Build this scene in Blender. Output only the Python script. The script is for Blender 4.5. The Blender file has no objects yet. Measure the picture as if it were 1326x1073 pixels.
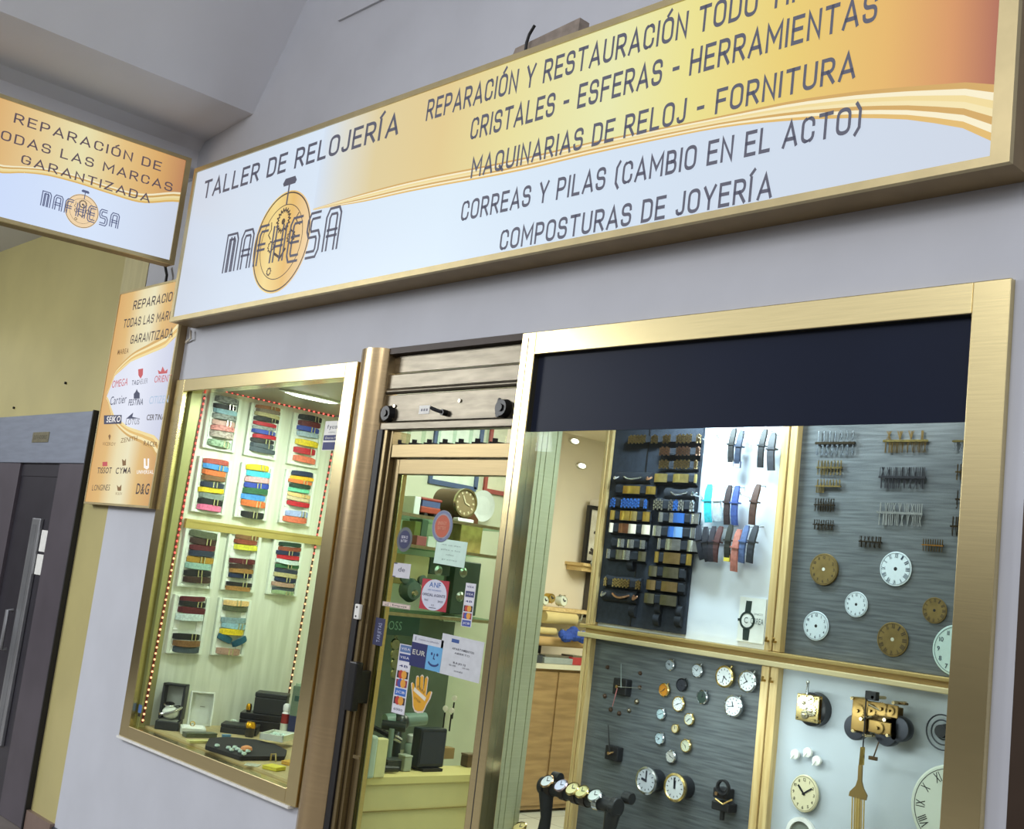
import bpy, math, random
from mathutils import Vector, Matrix
random.seed(7)
scene = bpy.context.scene
col = scene.collection

# ------------------------------------------------------------------ camera
CAM = Vector((0.0, -2.77, 1.56))
CR = Vector((0.67724181, 0.72624971, 0.11791899))      # camera right
CD = Vector((-0.02635439, 0.18411004, -0.98255226))    # camera down
CF = Vector((-0.73528837, 0.66231778, 0.14382688))     # camera forward
FPX = 1500.0
cam_data = bpy.data.cameras.new('camera')
cam = bpy.data.objects.new('camera', cam_data)
col.objects.link(cam)
cam_data.sensor_fit = 'HORIZONTAL'
cam_data.sensor_width = 36.0
cam_data.lens = 36.0 * FPX / 1326.0
cam_data.clip_start = 0.02
mw = Matrix((CR, -CD, -CF)).transposed().to_4x4()
mw.translation = CAM
cam.matrix_world = mw
scene.camera = cam
vs = scene.view_settings
vs.view_transform = 'Standard'
vs.look = 'None'
vs.gamma = 1.0
vs.use_curve_mapping = False
vs.exposure = 0.0

# ------------------------------------------------------------------ world and lights
world = bpy.data.worlds.new('arcade_ambience')
scene.world = world
world.use_nodes = True
wn, wl = world.node_tree.nodes, world.node_tree.links
bg = wn['Background']
wt = wn.new('ShaderNodeTexCoord'); wsx = wn.new('ShaderNodeSeparateXYZ'); wr = wn.new('ShaderNodeValToRGB')
wl.new(wt.outputs['Generated'], wsx.inputs[0]); wl.new(wsx.outputs['Z'], wr.inputs[0])
els = wr.color_ramp.elements
els[0].position = 0.0; els[0].color = (0.045, 0.04, 0.034, 1)
els[1].position = 1.0; els[1].color = (0.50, 0.53, 0.60, 1)
e = els.new(0.045); e.color = (0.055, 0.048, 0.04, 1)
e = els.new(0.12); e.color = (0.50, 0.50, 0.51, 1)
e = els.new(0.18); e.color = (0.86, 0.86, 0.87, 1)
e = els.new(0.42); e.color = (0.66, 0.68, 0.73, 1)
wl.new(wr.outputs[0], bg.inputs[0])
bg.inputs[1].default_value = 1.15

def area_light(name, loc, target, sx, sy, power, color=(1, 1, 1), spread=None):
    d = bpy.data.lights.new(name, 'AREA')
    d.shape = 'RECTANGLE'; d.size = sx; d.size_y = sy; d.energy = power; d.color = color
    if spread: d.spread = math.radians(spread)
    o = bpy.data.objects.new(name, d)
    o.location = loc
    o.rotation_euler = (Vector(target) - Vector(loc)).to_track_quat('-Z', 'Y').to_euler()
    col.objects.link(o)
    return o
# unseen arcade ceiling lighting in front of the shop, plus added fill from the left
area_light('arcade_fill', (-2.2, -4.2, 4.9), (-3.0, 0.0, 1.6), 4.0, 1.2, 14, (1.0, 0.98, 0.97))
area_light('arcade_fill', (-1.6, -5.6, 4.6), (-1.8, 0.0, 0.8), 3.0, 1.4, 95, (1.0, 0.99, 0.98))
area_light('arcade_fill', (-8.95, -4.6, 3.4), (-6.2, 0.0, 0.7), 1.8, 1.1, 150, (0.96, 0.99, 1.0))  # added fill for the lift side, no lamp known there
# the left display window, the right display window and the shop room
area_light('display_light', (-4.95, 0.42, 2.36), (-5.0, 0.45, 0.6), 0.5, 0.18, 18, (0.90, 1.0, 0.94))
area_light('display_light', (-2.42, 0.17, 2.30), (-2.40, 0.40, 1.2), 0.34, 0.07, 11.5, (0.72, 0.88, 1.0))
area_light('display_light', (-1.85, 0.15, 2.28), (-1.95, 0.42, 1.0), 0.5, 0.06, 3.6, (0.88, 0.95, 1.0))
area_light('display_light', (-2.2, 0.12, 1.30), (-2.2, 0.42, 0.9), 0.9, 0.05, 2.6, (0.86, 0.95, 1.0))
area_light('shop_light', (-4.0, 2.6, 2.5), (-4.2, 2.6, 0.0), 1.2, 1.2, 66, (1.0, 0.96, 0.88))
area_light('shop_light', (-3.45, 0.75, 2.42), (-4.1, 0.75, 0.9), 0.4, 0.7, 22, (1.0, 1.0, 0.95))

# ------------------------------------------------------------------ pixel -> plane (measured on the photograph)
def ray(px, py):
    a, b = (px - 663.0) / FPX, (py - 536.5) / FPX
    return CR * a + CD * b + CF
def hit(px, py, axis, val):
    r = ray(px, py)
    return CAM + r * ((val - CAM[axis]) / r[axis])
def FY(px, py, y=0.0): return hit(px, py, 1, y)      # plane parallel to the facade
def GX(px, py, x): return hit(px, py, 0, x)          # plane at right angles to it
def HZ(px, py, z): return hit(px, py, 2, z)          # level plane
def crop(x0, y0, s): return lambda cx, cy: (x0 + cx * s, y0 + cy * s)

# ------------------------------------------------------------------ materials
def lin(c):
    out = []
    for v in c[:3]:
        v = v / 255.0
        out.append(v / 12.92 if v <= 0.04045 else ((v + 0.055) / 1.055) ** 2.4)
    return tuple(out) + (1.0,)
MATS = {}
def mat(name, c=(128, 128, 128), rough=0.5, metal=0.0, var=0.08, scale=8.0, stretch=(1, 1, 1), bump=0.0, emit=0.0, spec=0.5, c2=None, detail=4.0):
    """procedural principled material: noise mixes two tones of the colour"""
    if name in MATS: return MATS[name]
    m = bpy.data.materials.new(name); m.use_nodes = True
    n, l = m.node_tree.nodes, m.node_tree.links
    b = n['Principled BSDF']
    base = lin(c)
    b.inputs['Roughness'].default_value = rough
    b.inputs['Metallic'].default_value = metal
    b.inputs['Specular IOR Level'].default_value = spec
    tc = n.new('ShaderNodeTexCoord'); mp = n.new('ShaderNodeMapping'); nz = n.new('ShaderNodeTexNoise'); rp = n.new('ShaderNodeValToRGB')
    mp.inputs['Scale'].default_value = stretch
    nz.inputs['Scale'].default_value = scale
    nz.inputs['Detail'].default_value = detail
    l.new(tc.outputs['Object'], mp.inputs[0]); l.new(mp.outputs[0], nz.inputs['Vector']); l.new(nz.outputs[0], rp.inputs[0])
    rp.color_ramp.elements[0].position = 0.35; rp.color_ramp.elements[1].position = 0.65
    if c2 is None:
        rp.color_ramp.elements[0].color = tuple(v * (1 - var) for v in base[:3]) + (1,)
        rp.color_ramp.elements[1].color = tuple(min(1, v * (1 + var)) for v in base[:3]) + (1,)
    else:
        rp.color_ramp.elements[0].color = base; rp.color_ramp.elements[1].color = lin(c2)
    l.new(rp.outputs[0], b.inputs['Base Color'])
    if emit:
        l.new(rp.outputs[0], b.inputs['Emission Color']); b.inputs['Emission Strength'].default_value = emit
    if bump:
        bp = n.new('ShaderNodeBump'); bp.inputs['Strength'].default_value = bump; bp.inputs['Distance'].default_value = 0.01
        l.new(nz.outputs[0], bp.inputs['Height']); l.new(bp.outputs[0], b.inputs['Normal'])
    MATS[name] = m
    return m
def glass(name, tint=(235, 245, 238), refl=0.06):
    if name in MATS: return MATS[name]
    m = bpy.data.materials.new(name); m.use_nodes = True
    n, l = m.node_tree.nodes, m.node_tree.links
    for x in list(n):
        if x.type != 'OUTPUT_MATERIAL': n.remove(x)
    out = [x for x in n if x.type == 'OUTPUT_MATERIAL'][0]
    t = n.new('ShaderNodeBsdfTransparent'); t.inputs[0].default_value = lin(tint)
    g = n.new('ShaderNodeBsdfGlossy'); g.inputs['Roughness'].default_value = 0.02
    f = n.new('ShaderNodeLayerWeight'); f.inputs[0].default_value = 0.5
    mx = n.new('ShaderNodeMixShader'); pw = n.new('ShaderNodeMath'); pw.operation = 'POWER'; pw.inputs[1].default_value = 5.0
    mu = n.new('ShaderNodeMath'); mu.operation = 'MULTIPLY_ADD'
    mu.inputs[1].default_value = 0.2; mu.inputs[2].default_value = refl * 0.12
    l.new(f.outputs['Facing'], pw.inputs[0]); l.new(pw.outputs[0], mu.inputs[0]); l.new(mu.outputs[0], mx.inputs[0])
    l.new(t.outputs[0], mx.inputs[1]); l.new(g.outputs[0], mx.inputs[2]); l.new(mx.outputs[0], out.inputs[0])
    MATS[name] = m
    return m
def backlit(name, stops, axis='X', strength=1.0, noise=0.0):
    """printed backlit acrylic: colour ramp of the print along the panel, lit from within"""
    if name in MATS: return MATS[name]
    m = bpy.data.materials.new(name); m.use_nodes = True
    n, l = m.node_tree.nodes, m.node_tree.links
    b = n['Principled BSDF']
    tc = n.new('ShaderNodeTexCoord'); sp = n.new('ShaderNodeSeparateXYZ'); rp = n.new('ShaderNodeValToRGB')
    l.new(tc.outputs['Generated'], sp.inputs[0])
    l.new(sp.outputs[axis], rp.inputs[0])
    ce = rp.color_ramp.elements
    ce[0].position = stops[0][0]; ce[0].color = lin(stops[0][1])
    ce[1].position = stops[-1][0]; ce[1].color = lin(stops[-1][1])
    for p, c in stops[1:-1]:
        q = ce.new(p); q.color = lin(c)
    b.inputs['Base Color'].default_value = (0.02, 0.02, 0.02, 1)
    b.inputs['Roughness'].default_value = 0.35
    b.inputs['Specular IOR Level'].default_value = 0.25
    l.new(rp.outputs[0], b.inputs['Emission Color']); b.inputs['Emission Strength'].default_value = strength
    MATS[name] = m
    return m
def glow(name, c, s):
    if name in MATS: return MATS[name]
    m = bpy.data.materials.new(name); m.use_nodes = True
    b = m.node_tree.nodes['Principled BSDF']
    b.inputs['Base Color'].default_value = tuple(v * 0.12 for v in lin(c)[:3]) + (1,)
    b.inputs['Emission Color'].default_value = lin(c); b.inputs['Emission Strength'].default_value = s
    MATS[name] = m
    return m
def paint(c, rough=0.5):
    return mat('paint_%02x%02x%02x_%d' % (c[0], c[1], c[2], int(rough * 10)), c, rough, var=0.05, scale=30)
def leather(c): return mat('leather_%02x%02x%02x' % c, c, 0.55, var=0.18, scale=90, bump=0.15)
def metal(c, rough=0.3): return mat('metal_%02x%02x%02x_%d' % (c[0], c[1], c[2], int(rough * 100)), c, rough, 1.0, var=0.12, scale=40)

# ------------------------------------------------------------------ mesh builder
class Fr:
    """frame: origin o, axes u (across), v (up), n (towards the viewer)"""
    def __init__(s, o, u, v, n=None):
        s.o, s.u, s.v = Vector(o), Vector(u), Vector(v)
        s.n = Vector(n) if n is not None else s.u.cross(s.v)
    def __call__(s, a, b, c=0.0): return s.o + s.u * a + s.v * b + s.n * c
    def at(s, a, b, c=0.0): return Fr(s(a, b, c), s.u, s.v, s.n)
    def rot(s, ang):
        ca, sa = math.cos(ang), math.sin(ang)
        return Fr(s.o, s.u * ca + s.v * sa, s.v * ca - s.u * sa, s.n)
def YF(y): return Fr((0, y, 0), (1, 0, 0), (0, 0, 1))       # facade-parallel plane
def XF(x): return Fr((x, 0, 0), (0, 1, 0), (0, 0, 1))       # plane facing +x
def ZF(z): return Fr((0, 0, z), (1, 0, 0), (0, 1, 0))       # level plane
OFF = {}
def worldloc(o):
    return OFF.get(o.name, Vector((0, 0, 0)))
class MB:
    def __init__(s): s.v, s.f, s.m = [], [], []
    def add(s, vs, fs, mi=0):
        k = len(s.v); s.v += [Vector(p) for p in vs]
        for f in fs: s.f.append([i + k for i in f]); s.m.append(mi)
        return s
    def box(s, x0, x1, y0, y1, z0, z1, mi=0):
        return s.obox(Fr((0, 0, 0), (1, 0, 0), (0, 1, 0), (0, 0, 1)), x0, x1, y0, y1, z0, z1, mi)
    def obox(s, fr, a0, a1, b0, b1, c0, c1, mi=0):
        p = [fr(a, b, c) for c in (c0, c1) for b in (b0, b1) for a in (a0, a1)]
        return s.add(p, [(0, 2, 3, 1), (4, 5, 7, 6), (0, 1, 5, 4), (2, 6, 7, 3), (0, 4, 6, 2), (1, 3, 7, 5)], mi)
    def prism(s, fr, pts, c0, c1, mi=0, mi_top=None):
        n = len(pts)
        lo = [fr(a, b, c0) for a, b in pts]; hi = [fr(a, b, c1) for a, b in pts]
        s.add(lo + hi, [tuple(reversed(range(n)))] + [(i, (i + 1) % n, (i + 1) % n + n, i + n) for i in range(n)], mi)
        return s.add(hi, [tuple(range(n))], mi if mi_top is None else mi_top)
    def face(s, pts, mi=0): return s.add(pts, [tuple(range(len(pts)))], mi)
    def lathe(s, fr, prof, n=24, mi=0, sx=1.0, cap=True):
        """profile of (radius, height along n) turned round the frame's n axis"""
        k = []
        for r, h in prof:
            k += [fr(r * sx * math.cos(2 * math.pi * i / n), r * math.sin(2 * math.pi * i / n), h) for i in range(n)]
        fs = []
        for j in range(len(prof) - 1):
            for i in range(n):
                i2 = (i + 1) % n
                fs.append((j * n + i, j * n + i2, (j + 1) * n + i2, (j + 1) * n + i))
        if cap:
            if prof[0][0] > 1e-6: fs.append(tuple(reversed(range(n))))
            if prof[-1][0] > 1e-6: fs.append(tuple(range((len(prof) - 1) * n, len(prof) * n)))
        return s.add(k, fs, mi)
    def cyl(s, p0, p1, r0, r1=None, n=14, mi=0):
        p0, p1 = Vector(p0), Vector(p1); d = (p1 - p0); L = d.length; d.normalize()
        a = d.cross(Vector((0, 0, 1)) if abs(d.z) < 0.9 else Vector((1, 0, 0))).normalized()
        return s.lathe(Fr(p0, a, d.cross(a), d), [(r0, 0), (r0 if r1 is None else r1, L)], n, mi)
    def tube(s, pts, r, n=8, mi=0):
        pts = [Vector(p) for p in pts]; k = []; a = None
        for i, p in enumerate(pts):
            d = (pts[min(i + 1, len(pts) - 1)] - pts[max(i - 1, 0)]).normalized()
            if a is None: a = d.cross(Vector((0, 0, 1)) if abs(d.z) < 0.9 else Vector((1, 0, 0))).normalized()
            a = (a - d * a.dot(d)).normalized(); b = d.cross(a)
            rr = r[i] if isinstance(r, (list, tuple)) else r
            k += [p + a * rr * math.cos(2 * math.pi * j / n) + b * rr * math.sin(2 * math.pi * j / n) for j in range(n)]
        fs = [(i * n + j, i * n + (j + 1) % n, (i + 1) * n + (j + 1) % n, (i + 1) * n + j) for i in range(len(pts) - 1) for j in range(n)]
        fs += [tuple(reversed(range(n))), tuple(range((len(pts) - 1) * n, len(pts) * n))]
        return s.add(k, fs, mi)
    def sphere(s, c, r, n=12, mi=0, sz=1.0):
        pr = [(max(1e-7, r * math.sin(math.pi * i / (n // 2))), -r * sz * math.cos(math.pi * i / (n // 2))) for i in range(n // 2 + 1)]
        return s.lathe(Fr(c, (1, 0, 0), (0, 1, 0), (0, 0, 1)), pr, n, mi, cap=False)
    def ribbon(s, fr, pts, w, c0, c1, mi=0):
        """flat band of width w following 2D points, with thickness c0..c1"""
        n = len(pts); L, R = [], []
        for i in range(n):
            p = Vector(pts[i])
            d0 = (p - Vector(pts[i - 1])).normalized() if i > 0 else None
            d1 = (Vector(pts[i + 1]) - p).normalized() if i < n - 1 else None
            if d0 is None: d0 = d1
            if d1 is None: d1 = d0
            nn = Vector((-(d0 + d1).y, (d0 + d1).x))
            if nn.length < 1e-6: nn = Vector((-d0.y, d0.x))
            nn.normalize()
            k = max(0.35, nn.dot(Vector((-d0.y, d0.x))))
            ww = (w[i] if isinstance(w, (list, tuple)) else w) / 2 / k
            L.append(p + nn * ww); R.append(p - nn * ww)
        for i in range(n - 1):
            s.prism(fr, [tuple(R[i]), tuple(R[i + 1]), tuple(L[i + 1]), tuple(L[i])], c0, c1, mi)
        return s
    def ring(s, fr, r0, r1, c0, c1, n=32, mi=0, sx=1.0):
        return s.lathe(fr, [(r0, c0), (r1, c0), (r1, c1), (r0, c1), (r0, c0)], n, mi, sx, cap=False)
    def text(s, fr, body, h, w=None, align='L', c=0.0012, mi=0, bold=False):
        """lettering: h = cap height, w = total width (None keeps the proportion)"""
        V, F, W = compose(body, bold)
        k = h if w is None else w / W
        x0 = {'L': 0.0, 'C': -W * k / 2, 'R': -W * k}[align]
        return s.add([fr(x0 + x * k, y * h, c) for x, y in V], F, mi)
    def build(s, name, mats, parent=None, smooth=False, label=None, bevel=0.0, off=None):
        if not isinstance(mats, (list, tuple)): mats = [mats]
        me = bpy.data.meshes.new(name)
        if parent is not None: o0 = worldloc(parent)
        elif off is not None: o0 = Vector(off)
        else:
            xs = [p.x for p in s.v]; ys = [p.y for p in s.v]; zs = [p.z for p in s.v]
            o0 = Vector(((min(xs) + max(xs)) / 2, (min(ys) + max(ys)) / 2, min(zs)))
        me.from_pydata([tuple(p - o0) for p in s.v], [], s.f)
        for m in mats: me.materials.append(m)
        if len(mats) > 1: me.polygons.foreach_set('material_index', s.m)
        if smooth:
            for p in me.polygons: p.use_smooth = True
            try: me.set_sharp_from_angle(angle=math.radians(40))
            except Exception: pass
        me.update()
        o = bpy.data.objects.new(name, me); col.objects.link(o)
        if parent is not None: o.parent = parent
        else: o.location = o0
        OFF[o.name] = o0
        if bevel:
            bv = o.modifiers.new('bevel', 'BEVEL'); bv.width = bevel; bv.segments = 2; bv.limit_method = 'ANGLE'
        if label: o['label'] = label
        return o
def tag(o, label, cat=None, group=None, kind=None):
    o['label'] = label
    if cat: o['category'] = cat
    if group: o['group'] = group
    if kind: o['kind'] = kind
    return o
def thing(name, loc, label, cat, group=None, kind=None):
    o = bpy.data.objects.new(name, None); col.objects.link(o)
    o.empty_display_size = 0.05
    o.location = loc; OFF[o.name] = Vector(loc)
    return tag(o, label, cat, group, kind)
def struct(o, label, cat): return tag(o, label, cat, None, 'structure')

# ------------------------------------------------------------------ lettering: one glyph mesh per character
GL = {}
def make_glyphs():
    chars = sorted(set('ABCDEFGHIJKLMNOPQRSTUVWXYZÓÍabcdefghijklmnopqrstuvwxyz0123456789&()-.·ñ'))
    obs = []
    for bold in (False, True):
        for ch in chars:
            cu = bpy.data.curves.new('glyph', 'FONT'); cu.body = ch; cu.size = 1.0; cu.resolution_u = 3
            cu.offset = 0.014 if bold else 0.0
            ob = bpy.data.objects.new('glyph', cu); col.objects.link(ob); obs.append((ch, bold, ob))
    bpy.context.view_layer.update()
    dg = bpy.context.evaluated_depsgraph_get()
    for ch, bold, ob in obs:
        me = bpy.data.meshes.new_from_object(ob.evaluated_get(dg))
        GL[(ch, bold)] = ([(v.co.x, v.co.y) for v in me.vertices], [tuple(p.vertices) for p in me.polygons])
        bpy.data.meshes.remove(me)
    for ch, bold, ob in obs:
        cu = ob.data; bpy.data.objects.remove(ob); bpy.data.curves.remove(cu)
    global CAP
    CAP = max(y for x, y in GL[('H', False)][0])
make_glyphs()
# plain engineering stroke alphabet for the shop signs: point lists, third number = corner radius
O_ = [(.3, 1), (.6, 1, .3), (.6, 0, .3), (0, 0, .3), (0, 1, .3), (.3, 1)]
I_ = [(0, 0), (0, 1)]
STROKE = {'A': [[(0, 0), (.34, 1), (.68, 0)], [(.11, .28), (.57, .28)]], 'B': [[(0, .5), (.5, .5, .2), (.5, 1, .24), (0, 1), (0, 0), (.56, 0, .26), (.56, .52, .24), (.3, .52)]],
    'C': [[(.57, .7), (.57, 1, .29), (0, 1, .29), (0, 0, .29), (.57, 0, .29), (.57, .3)]], 'D': [[(0, 0), (0, 1), (.58, 1, .3), (.58, 0, .3), (0, 0)]],
    'E': [[(.52, 0), (0, 0), (0, 1), (.52, 1)], [(0, .52), (.46, .52)]], 'F': [[(0, 0), (0, 1), (.52, 1)], [(0, .5), (.45, .5)]],
    'G': [[(.57, .72), (.57, 1, .29), (0, 1, .29), (0, 0, .29), (.57, 0, .29), (.57, .46), (.32, .46)]], 'H': [I_, [(.58, 0), (.58, 1)], [(0, .5), (.58, .5)]], 'I': [I_],
    'J': [[(.4, 1), (.4, 0, .24), (0, 0, .24), (0, .16)]], 'K': [I_, [(.56, 1), (.04, .45)], [(.2, .6), (.58, 0)]], 'L': [[(0, 1), (0, 0), (.48, 0)]],
    'M': [[(0, 0), (0, 1), (.38, .34), (.76, 1), (.76, 0)]], 'N': [[(0, 0), (0, 1), (.58, 0), (.58, 1)]], 'O': [O_], 'P': [[(0, 0), (0, 1), (.56, 1, .27), (.56, .44, .27), (0, .44)]],
    'Q': [O_, [(.36, .2), (.64, -.06)]], 'R': [[(0, 0), (0, 1), (.56, 1, .27), (.56, .46, .27), (0, .46)], [(.28, .46), (.58, 0)]],
    'S': [[(.54, .76), (.54, 1, .26), (.0, 1, .26), (.0, .53, .2), (.56, .5, .2), (.56, 0, .26), (0, 0, .26), (0, .22)]], 'T': [[(0, 1), (.6, 1)], [(.3, 1), (.3, 0)]],
    'U': [[(0, 1), (0, 0, .29), (.58, 0, .29), (.58, 1)]], 'V': [[(0, 1), (.32, 0), (.64, 1)]], 'X': [[(0, 0), (.58, 1)], [(0, 1), (.58, 0)]], 'Y': [[(0, 1), (.31, .42), (.62, 1)], [(.31, .42), (.31, 0)]],
    'Z': [[(0, 1), (.55, 1), (0, 0), (.56, 0)]], '-': [[(0, .42), (.3, .42)]], '(': [[(.2, 1.12), (.02, .85), (.02, .1), (.2, -.16)]], ')': [[(0, 1.12), (.18, .85), (.18, .1), (0, -.16)]]}
STROKE['Ó'] = STROKE['O'] + [[(.24, 1.16), (.42, 1.36)]]; STROKE['Í'] = STROKE['I'] + [[(-.04, 1.16), (.14, 1.36)]]
def rounded(P):
    out = []
    for i, p in enumerate(P):
        r = p[2] if len(p) > 2 else 0; q = Vector(p[:2])
        if not r or i in (0, len(P) - 1): out.append(q); continue
        a = (Vector(P[i - 1][:2]) - q); b = (Vector(P[i + 1][:2]) - q)
        a = q + a.normalized() * min(r, a.length); b = q + b.normalized() * min(r, b.length)
        for k in range(6):
            t = k / 5; out.append(a * (1 - t) ** 2 + q * 2 * t * (1 - t) * 1.0 + b * t * t)
    return [out[0]] + [out[i] for i in range(1, len(out)) if (out[i] - out[i - 1]).length > 1e-4]
def din(body, s=0.135, gap=0.19):
    V, F, x = [], [], 0.0
    for ch in body:
        if ch == ' ': x += 0.50; continue
        xm = 0.0
        for path in STROKE[ch]:
            P = [Vector((p.x + x + s / 2, s / 2 + p.y * (1 - s))) for p in rounded(path)]; xm = max(xm, max(p[0] for p in path))
            n = len(P); k = len(V); closed = (P[0] - P[-1]).length < 1e-4
            for i in range(n):
                d0 = (P[i] - P[i - 1]).normalized() if i else (None if not closed else (P[-1] - P[-2]).normalized())
                d1 = (P[i + 1] - P[i]).normalized() if i < n - 1 else (None if not closed else (P[1] - P[0]).normalized())
                e0 = d0 is None; e1 = d1 is None
                d0 = d0 or d1; d1 = d1 or d0
                nn = Vector((-(d0 + d1).y, (d0 + d1).x)).normalized(); kk = max(.42, nn.dot(Vector((-d0.y, d0.x))))
                c = P[i] - d0 * (s / 2 if e0 else 0) + d0 * (s / 2 if e1 else 0)
                V += [tuple(c + nn * s / 2 / kk), tuple(c - nn * s / 2 / kk)]
            F += [(k + 2 * i, k + 2 * i + 1, k + 2 * i + 3, k + 2 * i + 2) for i in range(n - 1)]
        x += xm + s + gap
    return V, F, max(.1, x - gap)
def compose(body, bold=False):
    if bold == 'din': return din(body, 0.15, 0.18)
    if bold == 'thin': return din(body, 0.13, 0.25)
    V, F, x = [], [], 0.0
    for ch in body:
        if ch == ' ': x += 0.36; continue
        g = GL.get((ch, bold))
        if g is None or not g[0]: x += 0.3; continue
        x0 = min(p[0] for p in g[0]); x1 = max(p[0] for p in g[0]); k = len(V)
        V += [((p[0] - x0) / CAP + x, p[1] / CAP) for p in g[0]]
        F += [tuple(i + k for i in f) for f in g[1]]
        x += (x1 - x0) / CAP + 0.17
    return V, F, max(0.1, x - 0.17)

ORD = ['topmost', 'second', 'third', 'fourth', 'fifth', 'sixth', 'seventh', 'eighth', 'ninth', 'tenth', 'eleventh', 'twelfth', 'thirteenth', 'fourteenth', 'fifteenth']
# ------------------------------------------------------------------ shared materials
M_wall = mat('white_plaster', (200, 203, 212), 0.85, var=0.03, scale=3.0, bump=0.12, detail=8)
M_soffit = mat('soffit_plaster', (222, 224, 232), 0.9, var=0.03, scale=2.0, bump=0.1, detail=8)
M_ochre = mat('ochre_gloss_paint', (190, 180, 124), 0.38, var=0.05, scale=2.5, bump=0.05)
M_ochre_lit = mat('ochre_gloss_paint_lit', (214, 206, 160), 0.22, var=0.06, scale=3.0, stretch=(6, 6, 0.6), bump=0.04)  # ochre wall again, with the signs' light and sheen put into the colour
M_gold = mat('champagne_aluminium', (222, 206, 156), 0.24, 1.0, var=0.04, scale=6, stretch=(1, 1, 40))
M_bronze = mat('bronze_aluminium', (142, 126, 92), 0.36, 0.85, var=0.06, scale=6, stretch=(1, 1, 40))
M_bronzed = mat('bronze_guide', (200, 176, 136), 0.26, 0.9, var=0.05, scale=5, stretch=(1, 1, 30))
M_slat = mat('shutter_steel', (104, 98, 86), 0.36, 0.9, var=0.16, scale=7, stretch=(1, 1, 6), bump=0.05)
M_black = mat('black_plastic', (18, 18, 20), 0.4, var=0.1)
M_film = mat('black_window_film', (22, 30, 50), 0.4, var=0.06, scale=2, spec=0.12)
M_signframe = mat('sign_frame_aluminium', (198, 182, 138), 0.42, 0.6, var=0.06, scale=10)
M_signside = mat('sign_case_bronze', (142, 122, 88), 0.5, 0.4, var=0.08, scale=10)
M_floor = mat('arcade_floor_stone', (120, 112, 104), 0.3, var=0.12, scale=5)
M_lift = mat('lift_frame_steel', (146, 154, 170), 0.42, 0.45, var=0.07, scale=5, stretch=(1, 1, 8))
M_liftdoor = mat('lift_door_paint', (92, 86, 94), 0.4, 0.3, var=0.08, scale=4)
M_glass = glass('shop_glass', (246, 250, 246))
M_doorglass = glass('door_glass', (236, 244, 234))
M_white = paint((236, 236, 232), 0.5)
M_dark = paint((22, 22, 26), 0.5)
M_ink = paint((46, 48, 60), 0.6)
M_shopwall = mat('shop_cream_wall', (226, 216, 192), 0.7, var=0.03, scale=3)
M_shopceil = mat('shop_ceiling_paint', (226, 214, 184), 0.8, var=0.02, scale=3)
M_panelcream = mat('pale_washed_board', (204, 209, 190), 0.45, scale=3.2, stretch=(9, 9, 0.7), c2=(226, 229, 214), bump=0.03, detail=8)
M_deck = mat('beige_deck_board', (186, 168, 122), 0.45, var=0.08, scale=8, stretch=(1, 5, 1))
M_oak = mat('light_oak', (196, 164, 106), 0.45, scale=5, stretch=(14, 14, 1.0), c2=(222, 196, 140), bump=0.05, detail=8)
M_oakh = mat('light_oak_across', (190, 160, 104), 0.45, scale=5, stretch=(1.0, 14, 14), c2=(224, 198, 142), bump=0.05, detail=8)
M_cabwood = mat('honey_wood', (138, 112, 74), 0.45, scale=3, stretch=(10, 1.2, 10), c2=(164, 136, 92), bump=0.05, detail=8)
M_grey = mat('grey_washed_oak', (76, 81, 86), 0.5, scale=8, stretch=(1.0, 16, 16), c2=(102, 108, 112), bump=0.08, detail=12)
M_navy = mat('navy_velvet', (44, 51, 64), 0.85, var=0.2, scale=60, bump=0.1)
M_pad = mat('charcoal_velvet_pad', (33, 38, 48), 0.8, var=0.2, scale=80)
M_white_board = mat('white_board', (226, 234, 246), 0.5, var=0.02)
M_pale_board = mat('pale_blue_board', (184, 193, 202), 0.5, var=0.03)
M_tile = mat('pale_floor_tile', (206, 210, 196), 0.3, var=0.03)

# ------------------------------------------------------------------ the setting
ZF0 = -0.12
o = MB().box(-13, 4, -9, 0.2, ZF0 - 0.1, ZF0).build('floor', M_floor); struct(o, 'stone floor of the arcade in front of the shop', 'floor')

LWx0, LWx1, LWz0, LWz1 = -5.715, -4.065, 0.571, 2.415
RWx0, RWx1, RWz0, RWz1 = -3.045, -1.268, 0.571, 2.456
b = MB(); T = 0.14
b.box(-6.36, LWx0, 0, T, ZF0, 2.70)
b.box(LWx0, LWx1, 0, T, ZF0, LWz0)
b.box(LWx0, LWx1, 0, T, LWz1, 2.70)
b.box(LWx1, RWx0, 0, T, 2.462, 2.70)
b.box(RWx0, RWx1, 0, T, ZF0, RWz0)
b.box(RWx0, RWx1, 0, T, RWz1, 2.70)
b.box(RWx1, 3.5, 0, T, ZF0, 2.70)
b.box(-6.36, 3.5, 0, T, 2.70, 7.0)
o = b.build('wall_front', M_wall); struct(o, 'white plastered shop front wall around the windows and door', 'wall')
# access hatch outline high on the wall
p = FY(440, 28); q = FY(505, 0)
b = MB(); b.box(p.x, p.x + 1.2, -0.012, 0, p.z, p.z + 0.7)
o = b.build('trim_1', M_wall); struct(o, 'slightly raised plaster patch high on the white wall', 'wall patch')
o = MB().box(-1.195, -1.10, -0.05, 0.02, ZF0, 1.9).build('trim_2', mat('dark_bronze', (70, 56, 46), 0.4, 0.5)); struct(o, 'dark bronze post at the right end of the white wall', 'post')

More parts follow.
